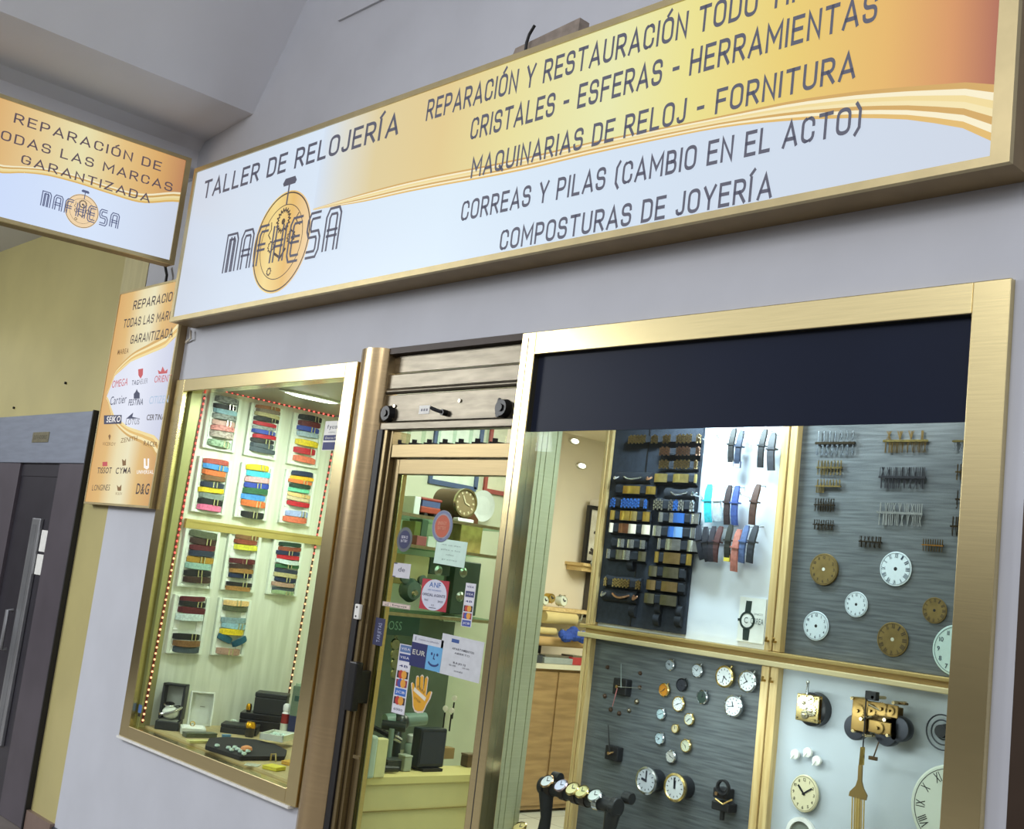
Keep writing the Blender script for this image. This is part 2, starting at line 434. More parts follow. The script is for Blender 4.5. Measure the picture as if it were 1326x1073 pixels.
b = MB(); b.box(-13, -6.70, 0.0, T, ZF0, 3.6); b.box(-6.70, -6.36, 0.0, T, ZF0, 2.2)
o = b.build('wall_left', M_ochre); struct(o, 'ochre yellow gloss painted wall around the lift', 'wall')
o = MB().box(-6.70, -6.36, -0.004, T, 2.2, 3.6).build('trim_3', M_ochre_lit); struct(o, 'glossy strip of ochre wall painted paler for the sign light on it, beside the white wall', 'wall strip')
o = MB().box(-6.715, -6.36, -0.025, 0.0, ZF0, -0.01).build('baseboard_left', mat('rose_stone_skirting', (128, 108, 98), 0.4, var=0.08)); struct(o, 'rose brown stone skirting below the ochre wall', 'skirting')
o = MB().box(-6.36, LWx1, -0.012, 0.0, ZF0, -0.025).build('baseboard_front', mat('slate_skirting', (62, 64, 76), 0.4)); struct(o, 'dark slate skirting below the white wall', 'skirting')

# sloping soffit, flat band lit by the signs, and the beam behind the side sign
sec = [(-3.2, 6.85), (-5.2, 4.10), (-5.39, 3.84), (-5.90, 3.795), (-5.955, 3.74), (-5.955, 3.575), (-13, 3.575)]
b = MB(); y0, y1 = -3.2, 0.0
for i in range(len(sec) - 1):
    (xa, za), (xb, zb) = sec[i], sec[i + 1]
    b.face([(xa, y0, za), (xb, y0, zb), (xb, y1, zb), (xa, y1, za)])
n = len(sec)
for i in range(n - 1):
    (xa, za), (xb, zb) = sec[i], sec[i + 1]
    b.face([(xa, y0, za), (xa, y0, za + 0.3), (xb, y0, zb + 0.3), (xb, y0, zb)])
    b.face([(xa, y0, za + 0.3), (xa, y1, za + 0.3), (xb, y1, zb + 0.3), (xb, y0, zb + 0.3)])
o = b.build('ceiling', M_soffit); struct(o, 'white sloping soffit and beam above the signs', 'ceiling')

# ------------------------------------------------------------------ the shop room behind
SF = 0.12
b = MB(); b.box(-5.8, -1.0, 0.14, 5.5, SF - 0.1, SF)
o = b.build('floor', [M_tile]); struct(o, 'pale tiled floor inside the shop', 'floor')
b = MB()
for i in range(1, 12):
    b.box(-5.8 + i * 0.42, -5.8 + i * 0.42 + 0.005, 0.14, 5.5, SF, SF + 0.0006)
for i in range(1, 13):
    b.box(-5.8, -1.0, 0.14 + i * 0.42, 0.14 + i * 0.42 + 0.005, SF, SF + 0.0006)
o = b.build('trim_4', paint((150, 152, 140))); struct(o, 'grey grout lines of the shop floor tiles', 'grout')
o = MB().box(-5.8, -1.0, 0.14, 5.6, 2.66, 2.7).build('ceiling', M_shopceil); struct(o, 'cream ceiling inside the shop', 'ceiling')
o = MB().box(-5.9, -5.8, 0.14, 5.6, SF - 0.1, 2.7).build('wall_left', M_shopwall); struct(o, 'cream left wall inside the shop', 'wall')
o = MB().box(-5.8, -1.0, 5.5, 5.6, SF - 0.1, 2.7).build('wall_back', M_shopwall); struct(o, 'cream back wall inside the shop', 'wall')
o = MB().box(-1.1, -1.0, 0.14, 5.5, SF - 0.1, 2.7).build('wall_right', M_shopwall); struct(o, 'cream right wall inside the shop', 'wall')

# ------------------------------------------------------------------ left display window
w1 = thing('window_1', (-4.9, 0, LWz0), 'left display window in a champagne aluminium frame', 'window', None, 'structure')
gx0, gx1, gz0, gz1 = -5.632, -4.150, 0.632, 2.348
b = MB()
b.box(LWx0 - 0.012, gx0, -0.022, 0.05, LWz0, LWz1); b.box(gx1, LWx1 + 0.0, -0.022, 0.05, LWz0, LWz1)
b.box(gx0, gx1, -0.022, 0.05, gz1, LWz1); b.box(gx0, gx1, -0.022, 0.05, LWz0, gz0)
b.build('window_frame', M_gold, w1, bevel=0.003)
b = MB().box(gx0, gx1, 0.008, 0.014, gz0, gz1); b.build('pane', M_glass, w1)
b = MB().box(LWx0 - 0.02, LWx1 - 0.04, -0.03, 0.0, LWz0 - 0.012, LWz0 - 0.001); b.build('sealant_line', M_white, w1)

# ------------------------------------------------------------------ right display window
w2 = thing('window_2', (-2.15, 0, RWz0), 'large right display window in a champagne aluminium frame', 'window', None, 'structure')
hx0, hx1, hz0, hz1 = -2.972, -1.366, 0.632, 2.372
b = MB()
b.box(RWx0, hx0, -0.022, 0.05, RWz0, RWz1); b.box(hx1, RWx1, -0.022, 0.05, RWz0, RWz1)
b.box(hx0, hx1, -0.022, 0.05, hz1, RWz1); b.box(hx0, hx1, -0.022, 0.05, RWz0, hz0)
b.build('window_frame', M_gold, w2, bevel=0.003)
b = MB().box(-3.012, -3.008, -0.0225, -0.02, RWz0, RWz1 - 0.02); b.build('frame_joint', M_dark, w2)
b = MB().box(hx0, hx1, 0.008, 0.014, hz0, hz1); b.build('pane', M_glass, w2)
fz = FY(690, 559, 0.006).z
b = MB().box(hx0, hx1, 0.004, 0.0075, fz, hz1); b.build('black_film', M_film, w2, label='black film band across the top of the glass')
# ribbed return at the left end of the display
b = MB(); b.box(-3.045, -2.985, 0.05, 0.175, hz0 - 0.05, 2.45)
for y, w_ in ((0.054, 0.020), (0.078, 0.020), (0.104, 0.044), (0.152, 0.021)):
    b.box(-2.985, -2.9815, y, y + w_, hz0 - 0.05, 2.45)
M_return = mat('pale_green_aluminium', (184, 184, 146), 0.4, 0.1, var=0.05, scale=6, stretch=(1, 1, 30))
b.build('ribbed_return', M_return, w2)

# ------------------------------------------------------------------ shutter guides, jambs, transom and glazed door
o = MB()
pts = []
for i in range(9):
    a = math.pi * i / 8
    pts.append((-3.96 - 0.092 * math.cos(a), -0.005 + 0.055 * math.sin(a)))
fr = Fr((0, 0, ZF0), (1, 0, 0), (0, -1, 0), (0, 0, 1))
o.prism(fr, pts + [(-3.868, -0.06), (-4.052, -0.06)], 0, 2.46 - ZF0)
o = o.build('shutter_guide', M_bronzed, smooth=True); tag(o, 'rounded bronze shutter guide post between left window and door', 'shutter guide')
zshut = FY(482, 556, 0.0).z
b = MB().box(-3.867, -3.833, -0.012, 0.10, ZF0, zshut - 0.004)
o = b.build('trim_5', M_dark); struct(o, 'dark slot beside the bronze shutter guide', 'slot')

d1 = thing('door_1', (-3.44, 0.0, ZF0), 'glazed shop door in a bronze aluminium frame under a louvred transom', 'door', None, 'structure')
zt = FY(516, 575.6, 0.02).z        # transom rail top
zl = FY(503.8, 593.7, 0.02).z      # top of the leaf
zg = FY(518, 613.5, 0.03).z        # top of its glass
b = MB()
b.box(-3.832, -3.808, -0.005, 0.10, ZF0, zshut - 0.004); b.box(-3.805, -3.787, 0.008, 0.10, ZF0, zshut - 0.004)
b.box(-3.787, -3.045, 0.012, 0.07, zl + 0.004, zt)
b.box(-3.060, -3.045, 0.03, 0.10, ZF0, zt)
b.build('door_frame', M_bronze, d1, bevel=0.002)
b = MB(); lx0, lx1 = -3.784, -3.062
b.box(lx0, lx0 + 0.038, 0.03, 0.065, SF - 0.1, zl); b.box(lx1 - 0.030, lx1, 0.03, 0.065, SF - 0.1, zl)
b.box(lx0 + 0.038, lx1 - 0.03, 0.03, 0.065, zg, zl); b.box(lx0 + 0.038, lx1 - 0.03, 0.03, 0.065, SF - 0.1, SF + 0.1)
b.build('door_leaf', M_bronze, d1, bevel=0.002)
b = MB(); b.box(lx0 + 0.038, lx0 + 0.056, 0.042, 0.062, SF + 0.1, zg); b.box(lx1 - 0.044, lx1 - 0.03, 0.042, 0.062, SF + 0.1, zg)
b.build('glazing_bead', M_gold, d1)
GY = 0.0285
b = MB().box(lx0 + 0.038, lx1 - 0.03, 0.033, 0.039, SF + 0.1, zg); b.build('door_pane', M_doorglass, d1)
# black pull handle on the jamb side
p0 = FY(465, 857, -0.03); p1 = FY(462, 922, -0.03)
b = MB(); b.box(p0.x - 0.036, p0.x + 0.014, -0.05, -0.015, p1.z, p0.z); b.box(p0.x - 0.01, p0.x + 0.006, -0.02, 0.035, p1.z + 0.03, p0.z - 0.03)
b.build('door_handle', M_black, d1, bevel=0.006)
p = FY(463, 980, 0.0)
b = MB().box(p.x - 0.02, p.x + 0.022, -0.008, 0.0, p.z - 0.006, p.z + 0.006); b.build('lock_plate', M_bronze, d1)
# white magnetic alarm contact on the jamb
p = FY(466, 792, -0.005)
o = MB(); o.box(p.x - 0.017, p.x + 0.017, -0.022, -0.005, p.z - 0.03, p.z + 0.03)
r = thing('alarm_contact', (p.x, -0.005, p.z - 0.03), 'small white alarm contact screwed to the bronze door jamb', 'sensor')
o.build('contact_body', M_white, r, bevel=0.004)
o = MB()
for dz in (-0.018, 0.018): MB().cyl((p.x, -0.0235, p.z + dz), (p.x, -0.022, p.z + dz), 0.004).build('contact_screw', M_dark, r)

# transom of upright glass louvres
t = thing('window_3', (-3.42, 0.04, zt), 'transom above the door with seven upright glass louvres', 'window', None, 'structure')
M_louvre = glass('louvre_glass', (238, 246, 240), 0.3)
zs = FY(482, 556, 0.0).z + 0.03
for i, (cx) in enumerate((432, 541, 648, 760, 875, 993, 1118)):
    px, py = crop(440, 540, 0.181)(cx, 178)
    p = FY(px, py, 0.05)
    f = Fr((p.x, 0.05, zt), (math.cos(0.9), math.sin(0.9), 0), (0, 0, 1))
    bb = MB().obox(f, -0.038, 0.038, 0.002, zs - zt, -0.002, 0.002); lo = bb.build('louvre', M_louvre, t)
    cb = MB().obox(f, -0.026, 0.022, 0.0, 0.010, -0.006, 0.006); cb.obox(f, -0.014, 0.006, 0.01, 0.024, -0.008, 0.008); cb.obox(f, 0.006, 0.03, 0.004, 0.012, -0.008, 0.008)
    cb.build('louvre_clip', M_black, lo)

# ------------------------------------------------------------------ roller shutter pulled up above the door
sh = thing('roller_shutter', (-3.45, 0.0, FY(482, 556).z), 'bronze steel roller shutter rolled up above the glazed door', 'shutter')
sx0, sx1 = -3.868, -3.048
def zat(py, px=580): return FY(px, py, 0.0).z
# slats bounded by measured lines (left ends in the photograph)
zrows = [2.452, FY(495, 484).z, FY(492, 508).z, FY(490, 546).z, FY(486, 557).z]
b = MB(); b.box(sx0, sx1, -0.004, 0.12, 2.436, 2.462); b.build('shutter_lip', mat('shadowed_lip', (58, 48, 42), 0.5, 0.3), sh)  # lip coloured dark for the shadow under the lintel
b = MB(); b.box(sx0, sx1, 0.03, 0.05, zrows[1] + 0.006, 2.44)
b.build('shutter_slat', M_slat, sh, bevel=0.002)
b = MB(); b.box(sx0, sx1, 0.008, 0.03, zrows[2] + 0.012, zrows[1] - 0.004); b.build('shutter_slat', M_slat, sh, bevel=0.004)
b = MB(); b.tube([(sx0, 0.012, zrows[2] + 0.002), (sx1, 0.012, zrows[2] + 0.002)], 0.012, 10); b.build('shutter_rib', M_slat, sh, smooth=True)
b = MB(); b.box(sx0, sx1, 0.010, 0.03, zrows[3], zrows[2] - 0.012); b.build('bottom_slat', M_slat, sh, bevel=0.003)
b = MB(); b.box(sx0, sx1, -0.004, 0.04, zrows[4] - 0.002, zrows[3] - 0.003); b.build('bottom_bar', M_slat, sh, bevel=0.005)
c2 = crop(400, 420, 0.2413)
def onsh(cx, cy, y=0.01): return FY(*c2(cx, cy), y)
for cx, cy in ((395, 483), (1055, 452)):
    p = onsh(cx, cy); p.x = max(p.x, -3.828); b = MB(); b.cyl((p.x, 0.012, p.z), (p.x, -0.016, p.z), 0.036, 0.030, 18); b.cyl((p.x, -0.014, p.z), (p.x, -0.022, p.z), 0.014, n=12)
    b.box(p.x - 0.042, p.x - 0.026, 0.002, 0.012, p.z - 0.03, p.z + 0.03)
    b.build('shutter_lock', M_black, sh)
p = onsh(735, 475); b = MB(); b.cyl((p.x, 0.012, p.z), (p.x, -0.012, p.z), 0.012); b.tube([(p.x, -0.01, p.z), (p.x - 0.03, -0.02, p.z + 0.008), (p.x - 0.055, -0.022, p.z + 0.016)], 0.007)
b.build('turn_key', M_black, sh)
for cx, cy in ((380, 443), (463, 438), (450, 503), (370, 510), (812, 410)):
    p = onsh(cx, cy); MB().cyl((p.x, 0.011, p.z), (p.x, 0.004, p.z), 0.007, n=10).build('rivet', metal((190, 180, 160)), sh)
for cx, cy in ((1022, 405), (1008, 475)):
    p = onsh(cx, cy); MB().cyl((p.x, 0.011, p.z), (p.x, 0.008, p.z), 0.008, n=10).build('keyhole', M_dark, sh)
p = onsh(620, 457); b = MB(); b.obox(YF(0.0098), p.x - 0.033, p.x + 0.033, p.z - 0.017, p.z + 0.017, 0, 0.001, 0)
for k in range(3): b.obox(YF(0.0098), p.x - 0.02 + k * 0.016, p.x - 0.01 + k * 0.016, p.z - 0.006, p.z + 0.004, 0.001, 0.0014, 1)
b.build('price_sticker', [M_white, paint((120, 120, 130))], sh, label='small white sticker on the bottom slat')

# ------------------------------------------------------------------ lift in the ochre wall
el = thing('door_2', (-7.4, 0, ZF0), 'grey steel lift doorway in the ochre wall', 'door', None, 'structure')
zl1 = FY(127, 533).z; zl0 = FY(60, 600).z; jx1 = -6.722; jx0 = FY(83, 601).x; dx0 = FY(32, 601).x
b = MB(); b.box(-8.6, jx1, -0.03, 0.0, zl0, zl1)
b.build('lintel_panel', M_lift, el, bevel=0.003)
b = MB(); b.box(jx0, jx1, -0.028, 0.0, ZF0, zl0 - 0.003); b.build('jamb_panel', M_liftdoor, el, bevel=0.003)
b = MB(); b.box(dx0 - 0.45, dx0, -0.028, 0.0, ZF0, zl0 - 0.003); b.build('jamb_panel', M_liftdoor, el, bevel=0.003)
b = MB(); b.box(jx1, jx1 + 0.014, -0.034, 0.0, ZF0, zl1 + 0.005); b.build('frame_edge', M_dark, el)
b = MB(); b.box(dx0, jx0, -0.006, -0.001, ZF0, zl0); b.box(dx0, jx0, -0.012, -0.006, FY(60, 617).z, zl0 - 0.01)
b.build('lift_door', [mat('lift_door_dark', (62, 60, 68), 0.35, 0.4)], el)
pT = FY(48, 675, -0.02); pB = FY(0, 965, -0.02)
b = MB(); b.box(pT.x - 0.06, pT.x + 0.075, -0.03, -0.006, pB.z, pT.z + 0.02); b.build('long_handle', mat('brushed_steel', (170, 172, 176), 0.35, 0.8), el, bevel=0.005)
b = MB(); b.box(pT.x - 0.03, pT.x + 0.03, -0.0315, -0.03, pB.z, pT.z - 0.02); b.build('handle_inlay', mat('handle_inlay', (136, 138, 142), 0.35, 0.5), el)
p = FY(10, 815, -0.04)
b = MB(); b.tube([(p.x, -0.028, p.z - 0.12), (p.x, -0.06, p.z - 0.12), (p.x, -0.06, p.z + 0.12), (p.x, -0.028, p.z + 0.12)], 0.014); b.build('pull_handle', mat('brushed_steel', (170, 172, 176), 0.35, 0.8), el, smooth=True)
pc = FY(53, 566, -0.03)
b = MB(); b.obox(YF(-0.03), pc.x - 0.135, pc.x + 0.135, pc.z - 0.033, pc.z + 0.033, 0, 0.004, 0); b.text(Fr((pc.x, -0.034, pc.z - 0.012), (1, 0, 0), (0, 0, 1)), 'ELEVADORES', 0.025, 0.22, 'C', 0.001, 1)
o = b.build('plaque', [metal((176, 170, 140)), paint((110, 106, 90))]); tag(o, 'small brass plaque on the grey lintel above the lift door', 'plaque')
for i, (x0, y0, x1, y1) in enumerate(((56, 686, 66, 716), (50, 717, 60, 746))):
    a = FY(x0, y0, -0.008); c = FY(x1, y1, -0.008)
    o = MB().obox(YF(-0.0285 if a.x > jx0 else -0.0125), a.x, c.x + 0.02, c.z, a.z, 0, 0.002).build('paper_notice', M_white)
    tag(o, ('white paper notice stuck beside the lift handle, the upper one', 'white paper notice stuck beside the lift handle, the lower one')[i], 'notice')
for k, (px, py) in enumerate(((86, 496), (19, 528))):
    p = FY(px, py); o = MB().cyl((p.x, 0, p.z), (p.x, -0.012, p.z), 0.008).build('wall_plug', M_dark)
    tag(o, ('dark screw plug in the ochre wall nearer the paler strip', 'dark screw plug in the ochre wall just above the lift lintel')[k], 'screw plug')
# ------------------------------------------------------------------ illuminated signs
M_text = glow('sign_lettering', (96, 97, 114), 0.75)
M_line = glow('logo_line', (104, 90, 78), 0.6)
M_lineb = glow('logo_line_blue', (96, 104, 140), 0.8)
GOLDS = [glow('swoosh_%d' % i, c, 0.92) for i, c in enumerate(((206, 164, 92), (236, 214, 150), (244, 234, 200), (222, 182, 104), (240, 224, 172)))]
def logo_paths(ch):
    return {'M': [[(0, 0), (0, 1), (.85, 1), (1, .88), (1, 0)], [(.5, 1), (.5, 0)]],
            'A': [[(0, 0), (0, .85), (.18, 1), (.85, 1), (1, .9), (1, 0)], [(0, .45), (1, .45)]],
            'F': [[(0, 0), (0, .85), (.2, 1), (1, 1)], [(0, .5), (.85, .5)]],
            'H': [[(0, 0), (0, 1)], [(1, 0), (1, 1)], [(0, .5), (1, .5)]],
            'E': [[(1, 0), (.15, 0), (0, .12), (0, .88), (.15, 1), (1, 1)], [(0, .5), (.9, .5)]],
            'S': [[(0, 0), (.85, 0), (1, .12), (1, .4), (.85, .52), (.15, .52), (0, .64), (0, .88), (.15, 1), (1, 1)]]}[ch]
def inline_word(mat_, parent, f, word, W, H, t, c0=0.001, c1=0.002, mi=0):
    """inline lettering: every stroke is a pair of thin parallel lines"""
    n = len(word); cw = W / n; lw = cw * 0.56
    for k, ch in enumerate(word):
        mb = MB()
        for path in logo_paths(ch):
            P = [(k * cw + p[0] * lw, p[1] * H) for p in path]
            for sgn in (-1, 1):
                Q = []
                for i in range(len(P)):
                    p = Vector(P[i]); d0 = (p - Vector(P[i - 1])) if i else (Vector(P[1]) - p)
                    d1 = (Vector(P[i + 1]) - p) if i < len(P) - 1 else d0
                    d0.normalize(); d1 = d1.normalized()
                    nn = Vector((-(d0 + d1).y, (d0 + d1).x)).normalized()
                    kk = max(.5, nn.dot(Vector((-d0.y, d0.x))))
                    Q.append(tuple(p + nn * sgn * t / kk))
                mb.ribbon(f, Q, t * 0.86, c0, c1, mi)
        mb.build('logo_letter', mat_, parent)
def gear(mb, f, a, b_, r, n, c0, c1, mi=0, hole=0.45):
    P = []
    for i in range(n * 4):
        rr = r if i % 4 < 2 else r * 0.82
        th = 2 * math.pi * i / (n * 4); P.append((a + rr * math.cos(th), b_ + rr * math.sin(th)))
    for i in range(len(P)):
        p, q = P[i], P[(i + 1) % len(P)]
        pi_ = (a + (p[0] - a) * hole, b_ + (p[1] - b_) * hole); qi = (a + (q[0] - a) * hole, b_ + (q[1] - b_) * hole)
        mb.face([f(*pi_, c1), f(*p, c1), f(*q, c1), f(*qi, c1)], mi)
def watch_logo(parent, f, cx, cy, R, word_w, word_h, rise, mline, mink):
    """gold pocket-watch disc with the inline word across it"""
    disc = backlit('logo_disc', [(0, (236, 196, 120)), (0.3, (252, 226, 150)), (0.62, (240, 196, 116)), (1.0, (250, 220, 176))], 'X', 0.9)
    d = f.at(cx, cy, 0.0012)
    b = MB().lathe(d, [(R, 0), (R, 0.0006)], 56); ob = b.build('logo_disc', disc, parent)
    b = MB(); b.ring(d, R * 0.945, R * 0.972, 0.0006, 0.0012, 56); b.ring(d, R * 0.72, R * 0.735, 0.0006, 0.0012, 56)
    gear(b, d, -0.02 * R, 0.42 * R, 0.26 * R, 18, 0.0006, 0.0012, 0, 0.72); b.lathe(d.at(-0.02 * R, 0.40 * R), [(0.06 * R, 0.0006), (0.06 * R, 0.0012)], 16)
    gear(b, d, 0.34 * R, 0.05 * R, 0.15 * R, 12, 0.0006, 0.0012, 0, 0.7); gear(b, d, -0.34 * R, -0.05 * R, 0.13 * R, 10, 0.0006, 0.0012, 0, 0.7)
    gear(b, d, -0.28 * R, -0.55 * R, 0.09 * R, 9, 0.0006, 0.0012, 0, 0.6)
    b.ribbon(d, [(-0.45 * R, 0.45 * R), (-0.42 * R, 0.3 * R), (-0.5 * R, 0.2 * R), (-0.4 * R, 0.1 * R)], 0.012 * R * 2, 0.0006, 0.0012)
    b.ribbon(d, [(0.5 * R, 0.5 * R), (0.42 * R, 0.4 * R), (0.5 * R, 0.3 * R), (0.6 * R, 0.25 * R)], 0.012 * R * 2, 0.0006, 0.0012)
    b.ribbon(d, [(-0.2 * R, -0.2 * R), (0.05 * R, -0.32 * R), (0.2 * R, -0.15 * R)], 0.05 * R, 0.0006, 0.0012)
    b.build('logo_movement', mline, ob)
    b = MB(); b.ribbon(d, [(0, 0.735 * R), (0, 1.12 * R)], 0.045 * R, 0.0008, 0.0016)
    b.prism(d, [(-0.2 * R, 1.12 * R), (0.2 * R, 1.12 * R), (0.24 * R, 1.18 * R), (0.17 * R, 1.27 * R), (-0.17 * R, 1.27 * R), (-0.24 * R, 1.18 * R)], 0.0008, 0.0016)
    b.build('logo_crown', mink, ob)
    wf = Fr(f(cx - word_w * 0.485, cy - word_h * 0.5, 0.0035), f.u + f.v * rise / max(word_w, 1e-6), f.v)
    inline_word(mink, parent, wf, 'MAFHESA', word_w, word_h, word_w / 7 * 0.092)
def swoosh(parent, f, lo, hi, c0, nband=5, mats=None):
    """gold ribbons between two measured curves (lists of points in the frame)"""
    mats = mats or GOLDS
    n = 40
    def samp(P, t):
        xs = [p[0] for p in P]; x = xs[0] + (xs[-1] - xs[0]) * t
        for i in range(len(P) - 1):
            if (P[i][0] <= x <= P[i + 1][0]) or (P[i][0] >= x >= P[i + 1][0]):
                k = (x - P[i][0]) / (P[i + 1][0] - P[i][0] + 1e-12)
                # smooth interpolation (catmull-rom)
                p0 = P[max(i - 1, 0)][1]; p1 = P[i][1]; p2 = P[i + 1][1]; p3 = P[min(i + 2, len(P) - 1)][1]
                return x, 0.5 * (2 * p1 + (p2 - p0) * k + (2 * p0 - 5 * p1 + 4 * p2 - p3) * k * k + (3 * p1 - p0 - 3 * p2 + p3) * k ** 3)
        return P[-1]
    L = [samp(lo, i / n) for i in range(n + 1)]; U = [samp(hi, i / n) for i in range(n + 1)]
    for j in range(nband):
        b = MB(); t0, t1 = j / nband, (j + 1) / nband
        for i in range(n):
            q = [(L[k][0] + (U[k][0] - L[k][0]) * t, L[k][1] + (U[k][1] - L[k][1]) * t) for k, t in ((i, t0), (i + 1, t0), (i + 1, t1), (i, t1))]
            b.face([f(a, c, c0) for a, c in q])
        b.build('gold_swoosh', mats[j % len(mats)], parent)
    return L, U

# ---- main sign over the shop front
SY = -0.14
A = FY(220, 417, SY); B = FY(1308, 209.5, SY); Ct = FY(249, 220, SY); Dt = FY(860, 1, SY)
mx0, mx1 = A.x, B.x
mz0 = (A.z + B.z) / 2
def ztop(x): return Ct.z + (Dt.z - Ct.z) * (x - Ct.x) / (Dt.x - Ct.x)
ms = thing('shop_sign', ((mx0 + mx1) / 2, 0, mz0), 'long gold and white illuminated sign above the shop windows', 'sign')
SF_ = YF(SY)
def zb(x): return A.z + (B.z - A.z) * (x - A.x) / (B.x - A.x)
b = MB()   # case behind the face
b.prism(SF_, [(mx0, zb(mx0)), (mx1, zb(mx1)), (mx1, ztop(mx1)), (mx0, ztop(mx0))], -0.138, -0.016)
b.build('sign_case', M_signside, ms)
b = MB(); w = 0.024
b.prism(SF_, [(mx0, zb(mx0)), (mx1, zb(mx1)), (mx1, zb(mx1) + w), (mx0, zb(mx0) + w)], -0.016, 0.004)
b.prism(SF_, [(mx0, ztop(mx0) - w), (mx1, ztop(mx1) - w), (mx1, ztop(mx1)), (mx0, ztop(mx0))], -0.016, 0.004)
b.prism(SF_, [(mx0, zb(mx0) + w), (mx0 + 0.026, zb(mx0) + w), (mx0 + 0.026, ztop(mx0) - w), (mx0, ztop(mx0) - w)], -0.016, 0.004)
b.prism(SF_, [(mx1 - 0.05, zb(mx1) + w), (mx1, zb(mx1) + w), (mx1, ztop(mx1) - w), (mx1 - 0.05, ztop(mx1) - w)], -0.016, 0.004)
b.build('sign_frame', M_signframe, ms)
M_face = backlit('sign_white', [(0, (208, 217, 232)), (0.12, (214, 226, 242)), (0.3, (220, 234, 250)), (0.5, (224, 240, 254)), (0.75, (214, 228, 244)), (1, (206, 215, 230))], 'X', 0.95)
fx0, fx1 = mx0 + 0.026, mx1 - 0.05
b = MB(); b.face([SF_(fx0, zb(fx0) + w, -0.004), SF_(fx1, zb(fx1) + w, -0.004), SF_(fx1, ztop(fx1) - w, -0.004), SF_(fx0, ztop(fx0) - w, -0.004)])
b.build('sign_face', M_face, ms)
def onm(px, py): p = FY(px, py, SY); return (p.x, p.z)
lo = [onm(*q) for q in ((405, 272), (470, 261), (540, 246), (667, 222), (762, 200), (850, 181), (940, 164), (1031, 155), (1115, 152), (1183, 155), (1250, 166), (1306, 178))]
hi = [onm(*q) for q in ((405, 270), (470, 250), (540, 232), (667, 206), (762, 184), (850, 166), (940, 148), (1031, 129), (1115, 117), (1183, 111), (1250, 106), (1309, 104))]
lo = [(fx1 if i == len(lo) - 1 else p[0], p[1]) for i, p in enumerate(lo)]
hi = [(fx1 if i == len(hi) - 1 else p[0], p[1]) for i, p in enumerate(hi)]
L, U = swoosh(ms, SF_, lo, hi, -0.0025, 7, [GOLDS[3], GOLDS[2], GOLDS[0], GOLDS[4], GOLDS[1], GOLDS[2], GOLDS[0]])
M_goldprint = backlit('sign_gold', [(0, (216, 229, 245)), (0.06, (224, 222, 208)), (0.14, (226, 208, 158)), (0.28, (230, 206, 146)), (0.42, (236, 226, 160)), (0.57, (236, 236, 178)), (0.68, (238, 228, 146)), (0.80, (236, 208, 116)), (0.90, (232, 184, 104)), (0.96, (216, 150, 96)), (1.0, (176, 106, 82))], 'X', 0.95)
b = MB()
for i in range(len(U) - 1):
    (xa, za), (xb, zb_) = U[i], U[i + 1]
    b.face([SF_(xa, za, -0.0025), SF_(xb, zb_, -0.0025), SF_(xb, ztop(xb) - w, -0.0025), SF_(xa, ztop(xa) - w, -0.0025)])
b.build('gold_print', M_goldprint, ms)
def line_on(parent, plane, body, pl, pr_, ptop, m, bold=False, name='lettering', c=0.0, label=None):
    """a line of lettering: baseline from pixel pl to pixel pr_, cap height up to pixel ptop (above pl)"""
    a, e, tp = plane(*pl), plane(*pr_), plane(*ptop)
    h = (tp - a).length; up = Vector((0, 0, 1)); d = e - a; W = d.length
    Wd = compose(body, bold)[2]
    n = d.normalized().cross(up); words = body.split(' ')
    for i, wd in enumerate(words):          # one part per word
        x0 = compose(' '.join(words[:i]) + ' ' + wd, bold)[2] - compose(wd, bold)[2] if i else 0.0
        V, F, _ = compose(wd, bold)
        o = MB().add([a + d * ((x + x0) / Wd) + up * (y * h) + n * c for x, y in V], F).build(name, m, parent)
    return o
pm = lambda x, y: FY(x, y, SY - 0.001)
for body, l, r, tp in (('TALLER DE RELOJERÍA', (262, 258), (515, 174), (263, 236)),
                       ('REPARACIÓN Y RESTAURACIÓN TODO TIPO', (551, 157), (1066, -9), (553, 130)),
                       ('CRISTALES - ESFERAS - HERRAMIENTAS', (608, 182), (1135, 27), (611, 153)),
                       ('MAQUINARIAS DE RELOJ - FORNITURA', (609, 231), (1107, 101), (613, 204)),
                       ('CORREAS Y PILAS (CAMBIO EN EL ACTO)', (596, 287), (1114, 170), (598, 261)),
                       ('COMPOSTURAS DE JOYERÍA', (646, 325), (999, 256), (649, 298))):
    line_on(ms, pm, body, l, r, tp, M_text, 'din')
# logo: disc centre, crown top, word
pc = FY(364, 314, SY); pt = FY(372, 248, SY); pb = FY(347, 381, SY)
Rr = (pt.z - pb.z) / 2
wl_ = FY(284, 356, SY); wr_ = FY(436, 326, SY); wt_ = FY(296, 308, SY)
watch_logo(ms, SF_, pc.x, (pt.z + pb.z) / 2, Rr, (wr_.x - wl_.x), (wt_.z - wl_.z) * 0.97, (wr_.z - wl_.z) * 0.6, M_line, M_text)

# bits lying on top of the sign
bx = FY(700, 52, -0.08)
o = MB(); zt_ = ztop(bx.x)
o.prism(Fr((0, -0.03, 0), (1, 0, 0), (0, 0, 1)), [(bx.x - 0.17, ztop(bx.x - 0.17) + 0.001), (bx.x + 0.2, ztop(bx.x + 0.2) + 0.001), (bx.x + 0.2, zt_ + 0.095), (bx.x - 0.14, zt_ + 0.07)], 0, 0.05)
o = o.build('wooden_offcut', mat('raw_wood', (150, 138, 128), 0.7, var=0.2, scale=20)); tag(o, 'short grey wooden offcut on top of the long shop sign', 'wood')
hz_ = ztop(bx.x - 0.06)
o = MB().tube([(bx.x - 0.055, -0.10, hz_ + 0.0), (bx.x - 0.055, -0.10, hz_ + 0.06), (bx.x - 0.045, -0.10, hz_ + 0.09), (bx.x - 0.02, -0.10, hz_ + 0.12)], 0.006).build('wire_hook', M_dark)
